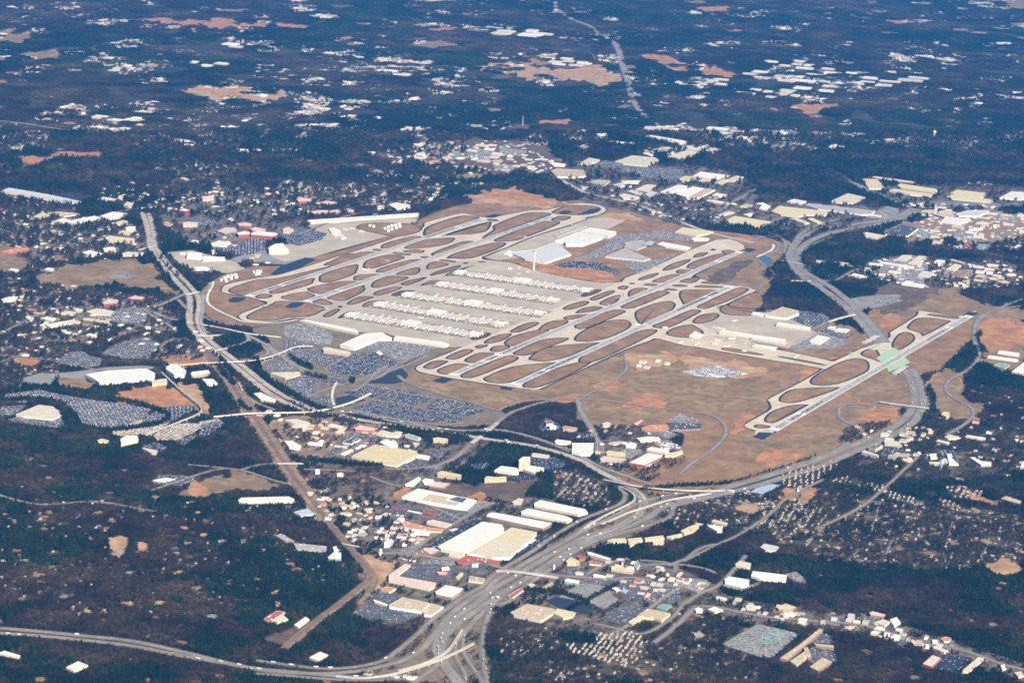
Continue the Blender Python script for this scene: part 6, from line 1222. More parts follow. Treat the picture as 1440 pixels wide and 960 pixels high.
def wood():
    sets = {}
    def add(kind, x, y, s, t, wd=''):
        k = rng.integers(0, 3, len(x))
        for i in range(3):
            q = k == i; sets.setdefault((kind+wd, i), []).append((x[q], y[q], s[q], t[q]))
    for y0, y1, step, hh in ((700, 1050, 8.2, 13), (560, 700, 9.2, 13), (395, 560, 11.5, 13), (255, 395, 17, 14), (188, 255, 21, 15)):
        X, Y, px, py = depth_grid(y0, y1, step)
        _, pt = proj(X, Y, hh*.8); c = cls(px, py); c2 = cls(px, pt); c3 = cls(px, (py+pt)/2)
        nz = vnoise(X, Y, 260, 1); nz2 = vnoise(X, Y, 70, 2); u = rng.uniform(size=len(X))
        dens = np.where(c == 1, np.where(nz2 > .36, 1.0, .45), np.where(c == 2, .62*(nz2 > .36), np.where(c == 3, 1, np.where(c == 4, .9, np.where(c == 5, .26*(nz2 > .4), 0)))))
        ok = (u < dens) & (c > 0) & (((c2 > 0) & (c3 > 0)) | (c == 3))
        pine = (nz+.45*(nz2-.5)+.25*(vnoise(X, Y, 120, 12)-.5) > .50) ^ (rng.uniform(size=len(X)) < .08)
        pine = np.where(c == 3, True, np.where(c == 4, False, np.where(c == 2, rng.uniform(size=len(X)) < .35, pine)))
        s = rng.uniform(.75, 1.25, len(X))*(step/9.0 if step > 9.5 else 1); s = np.where(c == 2, s*.9, s)
        t = np.clip(.30+.5*(vnoise(X, Y, 35, 3)-.5)+rng.uniform(-.2, .2, len(X)), 0, 1)
        for kd, q in (('pine', ok & pine), ('bare', ok & ~pine)): add(kd, X[q], Y[q], s[q], t[q])
    a = gw(np.array([-300., 1740.]), np.array([-60., -60.]))
    for y0, y1, step in ((120, 188, 62), (-75, 120, 66)):
        X, Y, px, py = depth_grid(y0, y1, step, 120); ok = np.ones(len(X), bool)
        for dx, dy in ((0, 0), (32, 0), (-32, 0), (0, 32), (0, -32)):
            qx, qy = proj(X+dx, Y+dy); c = cls(qx, qy); _, qt = proj(X+dx, Y+dy, 10); ok &= (c > 0) & (cls(qx, qt) > 0)
        c = cls(px, py); ok &= ((c != 2) | (rng.uniform(size=len(X)) < .5)) & (vnoise(X, Y, 420, 9) > .36)
        pine = vnoise(X, Y, 900, 5)+.3*(vnoise(X, Y, 200, 6)-.5) > .5
        for kd, q in (('pine', ok & pine), ('bare', ok & ~pine)): add(kd, X[q], Y[q], rng.uniform(.85, 1.15, q.sum()), np.clip(.2+.8*(vnoise(X[q], Y[q], 700, 8)-.3), 0, 1), 'wood')
    # the nearest few hundred trees in view are things of their own
    cnt = 0; cand = []
    for (kd, i), L_ in sets.items():
        if kd in ('pine', 'bare'):
            x = np.concatenate([q[0] for q in L_]); y = np.concatenate([q[1] for q in L_]); s = np.concatenate([q[2] for q in L_]); t = np.concatenate([q[3] for q in L_]); sets[kd, i] = [(x, y, s, t)]
            px, py = proj(x, y); ok = np.where((px > 12) & (px < 1428) & (py < 957) & (py > 900))[0]; d = np.hypot(x[ok]-CAMP[0], y[ok]-CAMP[1]); o_ = ok[np.argsort(d)][:600]
            cand += [(np.hypot(x[j]-CAMP[0], y[j]-CAMP[1]), kd, i, j) for j in o_]
    cand.sort(); take = cand[:296]; used = {}
    for d, kd, i, j in take:
        x, y, s, t = (q[j] for q in sets[kd, i][0]); used.setdefault((kd, i), []).append(j)
        nm, lb, ct, gr = (('pine_tree', 'dark green pine in the unbroken woodland along the bottom edge of the picture', 'pine tree', 'pines in the nearest woodland') if kd == 'pine' else
                          ('bare_tree', 'leafless grey brown tree in the woodland along the bottom edge of the picture', 'bare tree', 'leafless trees in the nearest woodland'))
        e = empty(nm, x, y, lb, ct, gr); e.rotation_euler[2] = rng.uniform(0, 6.28); e.scale = (s, s, s)
        _, cr, tr = PROTO[kd, i]; link('crown', cr, e); link('trunk', tr, e)
    tot = 0
    for (kd, i), L_ in sets.items():
        x, y, s, t = (np.concatenate([q[k] for q in L_]) for k in range(4))
        if (kd, i) in used: m_ = np.ones(len(x), bool); m_[used[kd, i]] = False; x, y, s, t = x[m_], y[m_], s[m_], t[m_]
        tot += len(x)
        gn_scatter({'pine': 'pine_woodland', 'bare': 'bare_woodland', 'pinewood': 'distant_pine_woodland', 'barewood': 'distant_bare_woodland'}[kd], PROTO[kd, i][0], x, y, 0., rng.uniform(0, 6.28, len(x)), s, t)
    print('trees', tot)
# ------------------------------------------------------------------ car lots, traffic
def car_mat():
    m = bpy.data.materials.new('car_paint'); m.use_nodes = True; n = m.node_tree; N = n.nodes; L = n.links; b = N['Principled BSDF']; b.inputs['Roughness'].default_value = .35
    a = N.new('ShaderNodeAttribute'); a.attribute_type = 'INSTANCER'; a.attribute_name = 'tint'; r = N.new('ShaderNodeValToRGB'); r.color_ramp.interpolation = 'CONSTANT'; L.new(a.outputs['Fac'], r.inputs[0]); e = r.color_ramp.elements
    e[0].position = 0; e[0].color = (.85, .85, .83, 1); e[1].position = .15; e[1].color = (.5, .51, .53, 1)
    for p_, c_ in ((.32, (.03, .03, .035)), (.66, (.16, .17, .19)), (.78, (.05, .09, .2)), (.87, (.32, .04, .03)), (.94, (.45, .38, .26))): q = e.new(p_); q.color = (*c_, 1)
    L.new(r.outputs[0], b.inputs['Base Color']); M['carpaint'] = m
car_mat()
def car_mesh(body=None):
    v, f, mi = [], [], []
    def bx(x0, x1, y0, y1, z0, z1, t, k):
        i = len(v); v.extend([(x0, y0, z0), (x1, y0, z0), (x1, y1, z0), (x0, y1, z0), (x0+t, y0+.15, z1), (x1-t, y0+.15, z1), (x1-t, y1-.15, z1), (x0+t, y1-.15, z1)])
        for q in ((0, 1, 5, 4), (1, 2, 6, 5), (2, 3, 7, 6), (3, 0, 4, 7), (4, 5, 6, 7)): f.append(tuple(i+z for z in q)); mi.append(k)
    bx(-2.3, 2.3, -.92, .92, .3, .95, .1, 0); nb = len(f); bx(-1.5, 1.0, -.82, .82, .95, 1.45, .5, 1); f.append(tuple(len(v)-4+z for z in range(4))); mi.append(0)
    return v, f, mi
cv, cf, cmi = car_mesh(); CARSTUFF = mesh('parked_car', cv, cf, [M['carpaint'], M['glass']], cmi)
CARX = []
def car_rows(poly_px, fill=.86, mod=18.5, gap=3.3, jit=0):
    p = np.array(poly_px, float); w_ = gw(p[:, 0], p[:, 1]); ed = np.roll(w_, -1, 0)-w_; k = int(np.argmax(np.linalg.norm(ed, axis=1))); u = ed[k]/np.linalg.norm(ed[k]); n_ = np.array([-u[1], u[0]])
    s, t = w_@u, w_@n_; S, T = np.meshgrid(np.arange(s.min(), s.max(), gap), np.arange(t.min(), t.max(), mod)); out = []
    for d in (0, 6.2):
        a = S.ravel(); b = T.ravel()+d; ok = inpoly(a, b, np.stack([s, t], 1)); a, b = a[ok], b[ok]
        blk = vnoise(a, b, 45, 4); ok = (rng.uniform(size=len(a)) < np.where(blk > .30, fill, fill*.35)) & ((a % 62) > 5.5); a, b = a[ok], b[ok]
        xy = np.outer(a, u)+np.outer(b, n_); CARX.append(np.c_[xy, np.full(len(a), math.atan2(n_[1], n_[0]))])
def lot(fr, s, m='asphalt', cars=.86, mod=17.5, nm='parking_lot'):
    for a in s.split('|'):
        p = P(a, fr); flat(nm, m, p, .62, 0)
        if cars: car_rows(p, cars, mod)
A0 = (0, 500, 6)
flat('paved_ground', 'verge', P('352,462 420,452 460,460 507,470 540,470 628,488 600,512 560,528 590,545 640,562 706,576 704,594 640,600 560,592 520,580 470,582 425,566 400,552 372,525 355,500 380,490 376,475'), .30, 2)
for s_ in ('0,750 120,820 250,890 420,950 330,960 180,915 0,790', '170,636 360,676 362,718 300,710 180,672', '400,676 600,690 606,722 430,706', '60,470 130,520 200,560 250,600 230,612 120,560 40,500'): paint(P(s_, (400, 420, 6)), 3)
lot(A0, "180,312 340,290 560,340 760,370 980,400 1290,450 1240,500 1060,580 900,625 700,600 640,560 560,430 520,382 380,342|40,330 180,312 380,342 520,382 500,398 350,380 180,400 60,390|0,430 230,420 130,500 20,512 0,512|60,540 200,512 440,545 530,505 580,560 480,610 300,590 100,560", 'asphalt', .8)
lot(A0, "185,240 200,190 330,150 480,150 700,128 900,98 1200,84 1380,100 1300,112 1040,124 725,158 720,200 480,180 430,250 380,245", 'oldasphalt', 0)
lot(A0, "960,628 1130,560 1300,500 1440,470 1440,560 1280,660 1000,680 940,660", 'concrete', .6)
flat('sports_field', 'olive', P("450,255 470,200 600,180 720,180 800,230 810,260 640,280 520,278", A0), .5, 3)
lot(Z2, "0,640 150,580 240,545 440,545 460,565 380,610 280,662 100,720 0,735", 'darkasphalt', .8)
lot(Z2, "90,795 250,700 400,690 560,700 470,745 300,835 130,835|480,680 640,650 690,690 600,740 500,720", 'concrete', .75)
lot(Z2, "260,850 400,800 480,790 360,882|0,880 130,850 230,900 100,950 0,930|500,700 680,660 700,700 560,790 470,800", 'darkasphalt', .6)
lot(Z2, "1030,210 1100,180 1240,180 1282,225 1220,250 1080,250|1180,300 1360,290 1400,370 1300,400 1210,370", 'asphalt', .9)
lot(Z2, "1220,400 1440,330 1440,560 1340,500", 'asphalt', .25)
lot(Q4, "680,712 800,640 960,600 1080,640 1060,690 960,740 850,745 720,720|370,762 470,700 560,690 600,720 700,740 680,790 500,800|600,480 700,440 860,400 940,400 1000,460 960,500 800,500", 'asphalt', .9)
lot(Q4, "720,180 850,160 930,185 860,205 740,200|1290,130 1440,120 1440,160 1330,180", 'oldasphalt', .5)
lot(FI, "0,225 130,215 300,230 380,290 420,330 380,385 280,390 100,350 0,310", 'oldasphalt', .8)
lot(FI, "0,350 270,400 180,402 80,440 0,440|20,440 250,410 300,440 530,482 530,500 350,552 170,560 60,500", 'asphalt', .9, 20)
lot(FI, "345,595 440,530 600,470 760,455 900,500 965,540 950,575 820,622 700,645 480,645 380,625", 'darkasphalt', .9)
lot(FI, "690,400 830,345 1000,352 1200,380 1300,400 1250,430 1000,540 900,520 860,460 720,440", 'oldasphalt', .8)
lot(FI, "690,700 990,585 1045,640 1010,700 930,718 720,715|1000,550 1170,480 1200,490 1010,570", 'darkasphalt', 0)
lot(FI, "500,790 730,725 920,760 740,835 640,820|780,850 950,765 1280,830 1170,880 1050,910", 'darkasphalt', .85)
lot(FI, "160,640 360,700 350,730 200,712|240,850 400,800 410,900 300,925 240,880|440,640 560,690 560,720 400,760 380,700|0,600 100,720 220,740 200,820 80,800", 'asphalt', .25)
lot((400, 560, 6), "560,95 760,22 1070,75 1160,90 1440,145 1500,170 1440,205 1230,200 950,180 700,152|1180,80 1290,10 1440,25 1640,60 1700,110 1560,150 1440,140", 'darkasphalt', .85)
lot((400, 560, 6), "430,0 560,-30 690,15 480,80 430,50", 'darkasphalt', 0)
lot((400, 560, 6), "430,500 700,360 745,390 560,490 480,500|1200,470 1240,440 1330,435 1370,460 1290,500|330,490 490,330 560,290 700,300 860,340 640,350 420,480|990,560 1120,505 1200,515 1180,560 1040,590", 'asphalt', .35)
lot(FH, "1105,190 1150,150 1280,165 1312,185 1290,215 1210,238 1110,210|1225,268 1300,245 1440,280 1400,305 1260,290", 'darkasphalt', .75)
lot(FH, "470,490 640,455 720,460 850,505 680,525 560,515", 'white_paint', .8, 14)
lot(FH, "1060,345 1240,262 1400,315 1300,350 1120,372|650,290 860,305 980,345 860,350 700,320", 'oldasphalt', .5, 24)
lot(FB, "380,150 470,130 610,125 600,140 450,200 260,290 130,292 300,215|460,300 600,300 700,285 800,235 640,340 540,390 450,330|560,150 640,105 760,125 880,150 880,175 700,170", 'oldasphalt', .8)
lot(FB, "0,325 140,300 300,320 420,375 400,385 240,350 60,345", 'darkasphalt', .35)
lot((180, 250, 5.14), "1090,430 1160,370 1260,365 1440,400 1400,450 1240,492 1180,480|600,500 760,480 900,440 1010,440 1010,520 860,560 660,545|560,400 780,392 800,440 600,432|450,300 520,290 700,320 640,350 520,345", 'darkasphalt', .8)
lot((760, 170, 4.8), "330,300 430,270 700,310 1000,340 900,400 700,382 560,340", 'asphalt', .6)
lot((0, 220, 4.8), "362,262 470,245 660,272 540,306", 'darkasphalt', 0)
lot((540, 640, 6), "360,775 480,690 700,560 820,530 842,558 640,682 440,785|1290,690 1400,652 1402,702 1180,822 1000,882 1045,835", 'darkasphalt', .3, 22)
lot((540, 640, 6), "430,520 510,462 720,502 640,572 425,542|60,430 200,420 480,470 470,505 400,540 330,512 90,482|130,620 230,640 215,655 130,640", 'asphalt', .3, 22)
lot((540, 640, 6), "720,385 900,395 800,470 700,480|300,890 560,850 640,900 560,940 320,960|80,830 280,740 320,770 200,860", 'oldasphalt', .5)
lot((480, 760, 6), "480,292 582,215 760,190 962,230 962,290 862,352 800,347", 'asphalt', .15)
lot((480, 760, 6), "90,620 160,560 250,540 400,562 660,632 520,682 300,662|240,470 400,440 500,482 400,540 250,512|1090,200 1150,190 1240,200 1240,260 1000,240|980,300 1060,270 1080,330 1000,335", 'asphalt', .2)
lot((700, 760, 4.8), "410,380 560,290 720,290 740,330 820,400 720,460 620,430", 'oldasphalt', .05)
lot((700, 760, 4.8), "320,405 400,378 665,430 590,490 440,470", 'darkasphalt', 0)
lot((700, 760, 4.8), "740,500 860,430 1000,440 940,510 870,560 720,540|560,262 700,230 960,270 1240,290 1240,400 1100,420 900,400 800,330 640,290|420,200 560,170 600,210 480,230", 'asphalt', .3)
lot((900, 780, 5.14), "600,640 850,500 1160,570 960,740 870,740 760,700 620,660|240,160 480,180 520,200 430,280 230,200|590,210 760,230 880,190 860,220 740,260 600,230|1050,140 1130,120 1200,170 1210,210 1100,190", 'oldasphalt', .3)
lot((900, 780, 5.14), "1200,620 1300,560 1400,590 1400,640 1260,640|1130,740 1260,660 1400,690 1440,760 1300,800", 'asphalt', .5)
flat('tennis_court', 'court', P("845,640 880,565 960,522 1110,560 1040,600 950,650", (900, 780, 5.14)), .9) if 'court' in M else None
lot((1160, 780, 5.14), "790,795 850,720 1060,740 960,855 800,825", 'darkasphalt', .2)
lot((1160, 780, 5.14), "440,590 560,560 640,620 560,662|250,440 400,440 380,500 280,492|20,460 240,450 240,500 40,490|660,640 780,640 850,600 940,640 900,720", 'asphalt', .5)
lot((1140, 600, 4.8), "470,150 600,140 690,180 650,245 600,215 590,195 470,205|750,195 800,180 800,240|850,160 960,160 1000,240 920,240", 'darkasphalt', .6)
lot((960, 640, 6), "570,310 680,240 840,250 680,330", 'bluetarp', 0) if 'bluetarp' in M else None
lot(W6, "860,500 1100,500 1200,560 1040,612 900,562|370,562 540,540 500,602 400,602|940,250 1010,160 1140,230 1130,270 960,280|620,650 900,650 960,682 760,690|1270,290 1420,300 1400,340 1290,340", 'darkasphalt', .45)
lot((780, 560, 6), "830,360 960,355 1060,400 1075,430 940,430 860,400|840,300 960,275 1070,320 950,335|440,500 600,420 760,440 640,510|950,185 1060,125 1250,200 1060,205", 'oldasphalt', .5)
lot(L0, "640,120 670,80 780,85 840,100 760,130", 'asphalt', .3)
lot((1140, 340, 4.8), "20,660 60,640 200,650 260,690 120,720 40,720|560,110 700,90 800,160 760,300 620,300 560,240 460,200 480,150|900,190 1100,190 1080,250 900,240|440,360 580,375 620,400 500,430 400,400", 'oldasphalt', .35)
flat('yard', 'ballast', P("440,600 560,560 700,500 900,480 1150,440 1260,470 1500,480 1500,600 1200,740 900,740 700,700 460,740", K7), .4, 2)
lot(K7, "460,620 640,600 720,680 560,720|820,600 1100,640 1040,720 880,690|1150,480 1400,500 1380,560 1180,540|560,400 760,380 1200,400 1440,400 1440,425 900,425", 'oldasphalt', .5)
lot(K7, "210,455 290,420 380,440 380,480 300,530 150,520 20,500 120,490", 'oldasphalt', .3)
flat('yard', 'scrub', P("150,285 250,240 420,230 600,260 760,260 800,200 500,190 560,170 900,170 1180,190 1420,240 1420,420 1200,400 1050,400 700,340 500,330 340,320", (480, 160, 4.8)), .4, 2)
lot((480, 160, 4.8), "600,270 800,250 800,310 640,320|540,190 720,190 700,230 580,220|860,230 1040,250 1000,320 840,300|1060,220 1250,250 1240,290 1080,280|1020,330 1180,350 1150,390 1040,380", 'oldasphalt', .5)
lot((960, 160, 3), "110,60 220,52 260,80 160,90|330,70 460,68 560,110 420,110|300,120 420,130 400,145 290,138", 'asphalt', .3)
def stuff_cars():
    a = np.concatenate(CARX); px, py = proj(a[:, 0], a[:, 1]); k = (px > -60) & (px < 1500) & (py > 150); a = a[k]; n = len(a); print('parked cars', n)
    gn_scatter('parked_cars', CARSTUFF, a[:, 0], a[:, 1], 1.15, a[:, 2]+rng.normal(0, .03, n), 1.0, rng.uniform(size=n), 'thousands of parked cars in the car parks')
def traffic():
    body = {}; cb, cc_ = [], []
    bv, bf = cv[:8], cf[:5]
    cabin = mesh('windows', [v for v in cv[8:]], [tuple(q-8 for q in f) for f in cf[5:]], M['glass'])
    cols = dict(white='wall_w', silver='wall_s', black='wall_k', red='wall_r', blue='wall_d')
    for c in cols: body[c] = mesh('body', bv, bf, M[cols[c]])
    trailer = box_mesh('trailer', 15, 2.6, 2.9, M['wall_w'], 1.1); cab = box_mesh('cab', 3.2, 2.5, 2.6, M['wall_r'], .5); cab2 = box_mesh('cab', 3.2, 2.5, 2.6, M['wall_d'], .5); wh = box_mesh('wheels', 13, 2.4, 1, M['wall_k'], .1)
    spots = []
    for w_, wd in HW:
        s = np.r_[0, np.cumsum(np.linalg.norm(np.diff(w_, axis=0), axis=1))]; d = rng.uniform(10, 60)
        while d < s[-1]:
            x, y = np.interp(d, s, w_[:, 0]), np.interp(d, s, w_[:, 1]); x2, y2 = np.interp(d+3, s, w_[:, 0]), np.interp(d+3, s, w_[:, 1]); t = np.array([x2-x, y2-y]); t /= np.linalg.norm(t)+1e-9
            o_ = (rng.integers(0, max(1, int(wd/4)))+.5)*4-wd/2+.5; px, py = proj(x-t[1]*o_, y+t[0]*o_)
            if 5 < px < 1435 and 240 < py < 958: spots.append((py, x-t[1]*o_, y+t[0]*o_, math.atan2(t[1], t[0])))
            d += rng.uniform(14, 85)
    spots.sort(key=lambda q: -q[0]); nt_, nc = 0, 0; rest = []
    for i, (py, x, y, a) in enumerate(spots):
        place = 'bottom interchange' if py > 840 else 'wide freeway beside the twin warehouses' if py > 730 else 'freeway near the long flyover' if py > 650 else 'freeway above the interchange'
        if rng.uniform() < .2 and nt_ < 110:
            nt_ += 1; c = ('red', cab) if nt_ % 2 else ('blue', cab2); e = empty('truck', x, y, f'white lorry trailer with a {c[0]} cab driving on the {place}', 'truck', f'lorries on the {place}', 2.75)
            e.rotation_euler[2] = a; link('trailer', trailer, e); link('cab', c[1], e, loc=(9.4, 0, 0)); link('wheels', wh, e)
        elif nc < 290:
            nc += 1; c = str(rng.choice(list(cols), p=[.4, .25, .15, .1, .1])); e = empty('car', x, y, f'{c} car driving on the {place}', 'car', f'cars on the {place}', 2.75); e.rotation_euler[2] = a
            link('body', body[c], e); link('windows', cabin, e)
        else: rest.append((x, y, a))
    r = np.array(rest); gn_scatter('distant_traffic', CARSTUFF, r[:, 0], r[:, 1], 2.75, r[:, 2], 1.15, rng.uniform(0, .6, len(r)), 'small cars on the more distant freeways')
# lorries and trailers standing in the yards
def trailers():
    t1 = {c: box_mesh('trailer', 14, 2.7, 2.9, M['wall_'+c], 1.1) for c in 'wr'}; wh = box_mesh('wheels', 9, 2.4, 1, M['wall_k'], .1)
    for (fr, s, c, lb) in (((540, 640, 6), "60,440 100,436|140,458 180,455|330,465 460,478|330,485 450,500|320,520 400,535", 'r', 'red trailer parked in the truck yard left of the square grey lot'), ((540, 640, 6), "190,470 330,500|110,510 160,520|300,385 590,430|1100,830 1270,715|560,640 610,625|120,870 260,900", 'w', 'white trailer parked beside the warehouses'),
                       ((400, 560, 6), "500,470 570,438|1010,555 1090,515", 'w', 'white trailer parked beside the yellow roofed warehouse'), ((780, 560, 6), "870,375 1040,400|900,395 1050,425", 'w', 'white vehicle parked in the yard behind the cream angular store')):
        for seg in s.split('|'):
            p = np.array(P(seg, fr)); w_ = gw(p[:, 0], p[:, 1]); d = w_[1]-w_[0]; L_ = np.linalg.norm(d); d /= L_; a = math.atan2(d[1], d[0])+math.pi/2
            for t in np.arange(0, L_, 4.6):
                if rng.uniform() < .72:
                    q = w_[0]+d*t; e = empty('trailer', *q, lb, 'trailer', lb.split(' parked')[0]+'s '+lb.split('parked ')[1], .7); e.rotation_euler[2] = a+rng.normal(0, .02); link('box', t1[c], e); link('wheels', wh, e)
# ------------------------------------------------------------------ suburbs: streets of houses, small commerce, far neighbourhoods
def house_meshes():
    out = []
    for k in range(3):
        a, b, h = ((14, 9, 4.5), (11, 9, 6), (16, 10, 3.4))[k]
        wl = mesh('wall', [(-a/2, -b/2, 0), (a/2, -b/2, 0), (a/2, b/2, 0), (-a/2, b/2, 0), (-a/2, -b/2, h), (a/2, -b/2, h), (a/2, b/2, h), (-a/2, b/2, h), (-a/2, 0, h+2.6), (a/2, 0, h+2.6)],
                  [(0, 1, 5, 4), (1, 2, 6, 5), (2, 3, 7, 6), (3, 0, 4, 7), (5, 6, 9), (7, 4, 8)], M[('wall_t', 'wall_c', 'wall_g')[k]])
        A, B = a/2+.6, b/2+.7; z = h-.35
        rv = [(-A, -B, z), (A, -B, z), (A, 0, h+2.8), (-A, 0, h+2.8), (A, B, z), (-A, B, z)]; rf = [(0, 1, 2, 3), (3, 2, 4, 5)]
        out.append((wl, rv, rf))
    return out
HM = house_meshes(); HROOF = [('g', 'grey'), ('b', 'brown'), ('t', 'tan'), ('s', 'pale grey'), ('k', 'dark')]
HR = {(k, c): mesh('roof', HM[k][1], HM[k][2], M['hr_'+c]) for k in range(3) for c, _ in HROOF}
SUB = [  # polygon, spacing across, along, place words
 ("0,300 120,332 180,352 175,362 60,376 0,430", 34, 46, 'west of the northern freeway', 2), ("0,395 60,402 150,410 230,418 240,440 180,445 110,500 60,545 0,548", 32, 46, 'in the old streets north of the car lots', 2),
 ("240,250 420,255 560,258 632,262 600,288 450,285 330,280 250,284 215,272", 44, 60, 'beyond the northern hotels', 2), ("0,270 20,265 110,280 110,300 0,305", 34, 50, 'beside the long assembly plant', 2),
 ("20,690 240,705 480,712 495,790 420,850 250,868 0,868 0,700", 46, 62, 'among the woods left of the railway', 1),
 ("1010,745 1090,690 1160,690 1250,700 1440,725 1440,790 1340,802 1180,790 1080,752", 30, 38, 'in the wooded suburb at lower right', 2),
 ("780,662 815,660 855,682 862,708 812,712 776,698", 20, 26, 'in the mobile home park below the flyover', 2), ("900,880 960,858 1040,872 1070,960 700,960 735,935 850,920", 36, 50, 'in the wooded streets along the bottom edge', 2),
 ("968,690 1075,690 1100,708 1020,745 950,742 935,720", 26, 34, 'in the trees right of the interchange', 2), ("838,890 900,888 910,918 880,938 800,915 795,905 838,905", 15, 19, 'in the dense mobile home park at the bottom', 0),
 ("758,940 775,935 808,945 800,957 760,956", 15, 20, 'in the small dense park at the bottom', 2), ("1340,525 1440,560 1440,605 1380,600 1345,575", 60, 80, 'in the woods at the right', 1),
 ("1095,668 1125,658 1175,646 1182,652 1158,668 1125,690 1100,680", 15, 24, 'in the tight white rows beside the freeway', 0), ("1165,668 1200,672 1250,684 1245,692 1200,684 1168,676", 18, 22, 'in the orange rows right of the white rows', 2),
 ("1245,690 1262,692 1302,706 1296,710 1250,700", 14, 20, 'in the pale row below the woods', 0), ("1330,685 1350,682 1385,692 1380,702 1340,700", 20, 24, 'in the courtyard group below the water tower', 0),
 ("1320,700 1342,706 1355,714 1325,712", 14, 22, 'in the short pale row by the red clay', 0), ("1075,712 1130,705 1170,725 1150,742 1080,738 1065,728", 16, 26, 'in the parallel brown rows', 2),
 ("705,888 770,880 795,900 790,912 720,935 702,915", 26, 30, 'in the cream apartment courts', 2)]
def hedge(pts, half):
    p = smooth(pts, 3, False); t = np.gradient(p, axis=0); t /= np.linalg.norm(t, axis=1)[:, None]; n_ = np.stack([-t[:, 1], t[:, 0]], 1)*half*np.array([1, .6])
    for i in range(len(p)-1): paint([p[i]+n_[i], p[i+1]+n_[i+1], p[i+1]-n_[i+1], p[i]-n_[i]], 3)
HEDGES = [("28,545 90,548 160,562 200,570 238,586 215,598 152,606 112,600", (0, 0, 1), 3.5), ("112,600 104,584 84,568 40,562 0,566", (0, 0, 1), 3.5), ("112,600 100,604 96,598 80,572", (0, 0, 1), 3), ("950,150 1000,270 1100,360 1250,450 1440,545 1560,600", (200, 480, 6), 4.5), ("600,85 660,150 720,220 770,300", (200, 480, 6), 3.5),
          ("640,200 700,290 790,370", (200, 480, 6), 3), ("1230,520 1320,550 1420,580", (200, 480, 6), 3), ("820,500 860,560 930,590", (200, 480, 6), 3), ("215,350 240,385 275,420 290,440", (0, 0, 1), 0), ("222,345 226,360 245,382 272,402 282,408", (0, 0, 1), 5), ("205,330 215,360 232,392 250,410", (0, 0, 1), 3),
          ("400,575 520,592 620,612 690,612", (0, 0, 1), 4), ("432,646 470,651 540,657", (0, 0, 1), 4), ("1140,330 1160,326 1200,320", (0, 0, 1), 1.5), ("955,700 1020,686 1090,668 1160,645 1200,632", (0, 0, 1), 0), ("900,690 960,684 1030,680 1100,660 1150,644", (0, 0, 1), 2.5),
          ("1285,540 1300,560 1306,575", (0, 0, 1), 0), ("1304,545 1312,560 1312,578", (0, 0, 1), 3.5), ("700,745 760,745 800,735 840,735", (0, 0, 1), 0), ("860,765 800,790 760,815", (0, 0, 1), 0), ("735,830 790,835 830,850", (0, 0, 1), 3), ("800,858 840,838 870,822", (0, 0, 1), 3)]
HEDGES = [q for q in HEDGES if q[2]]
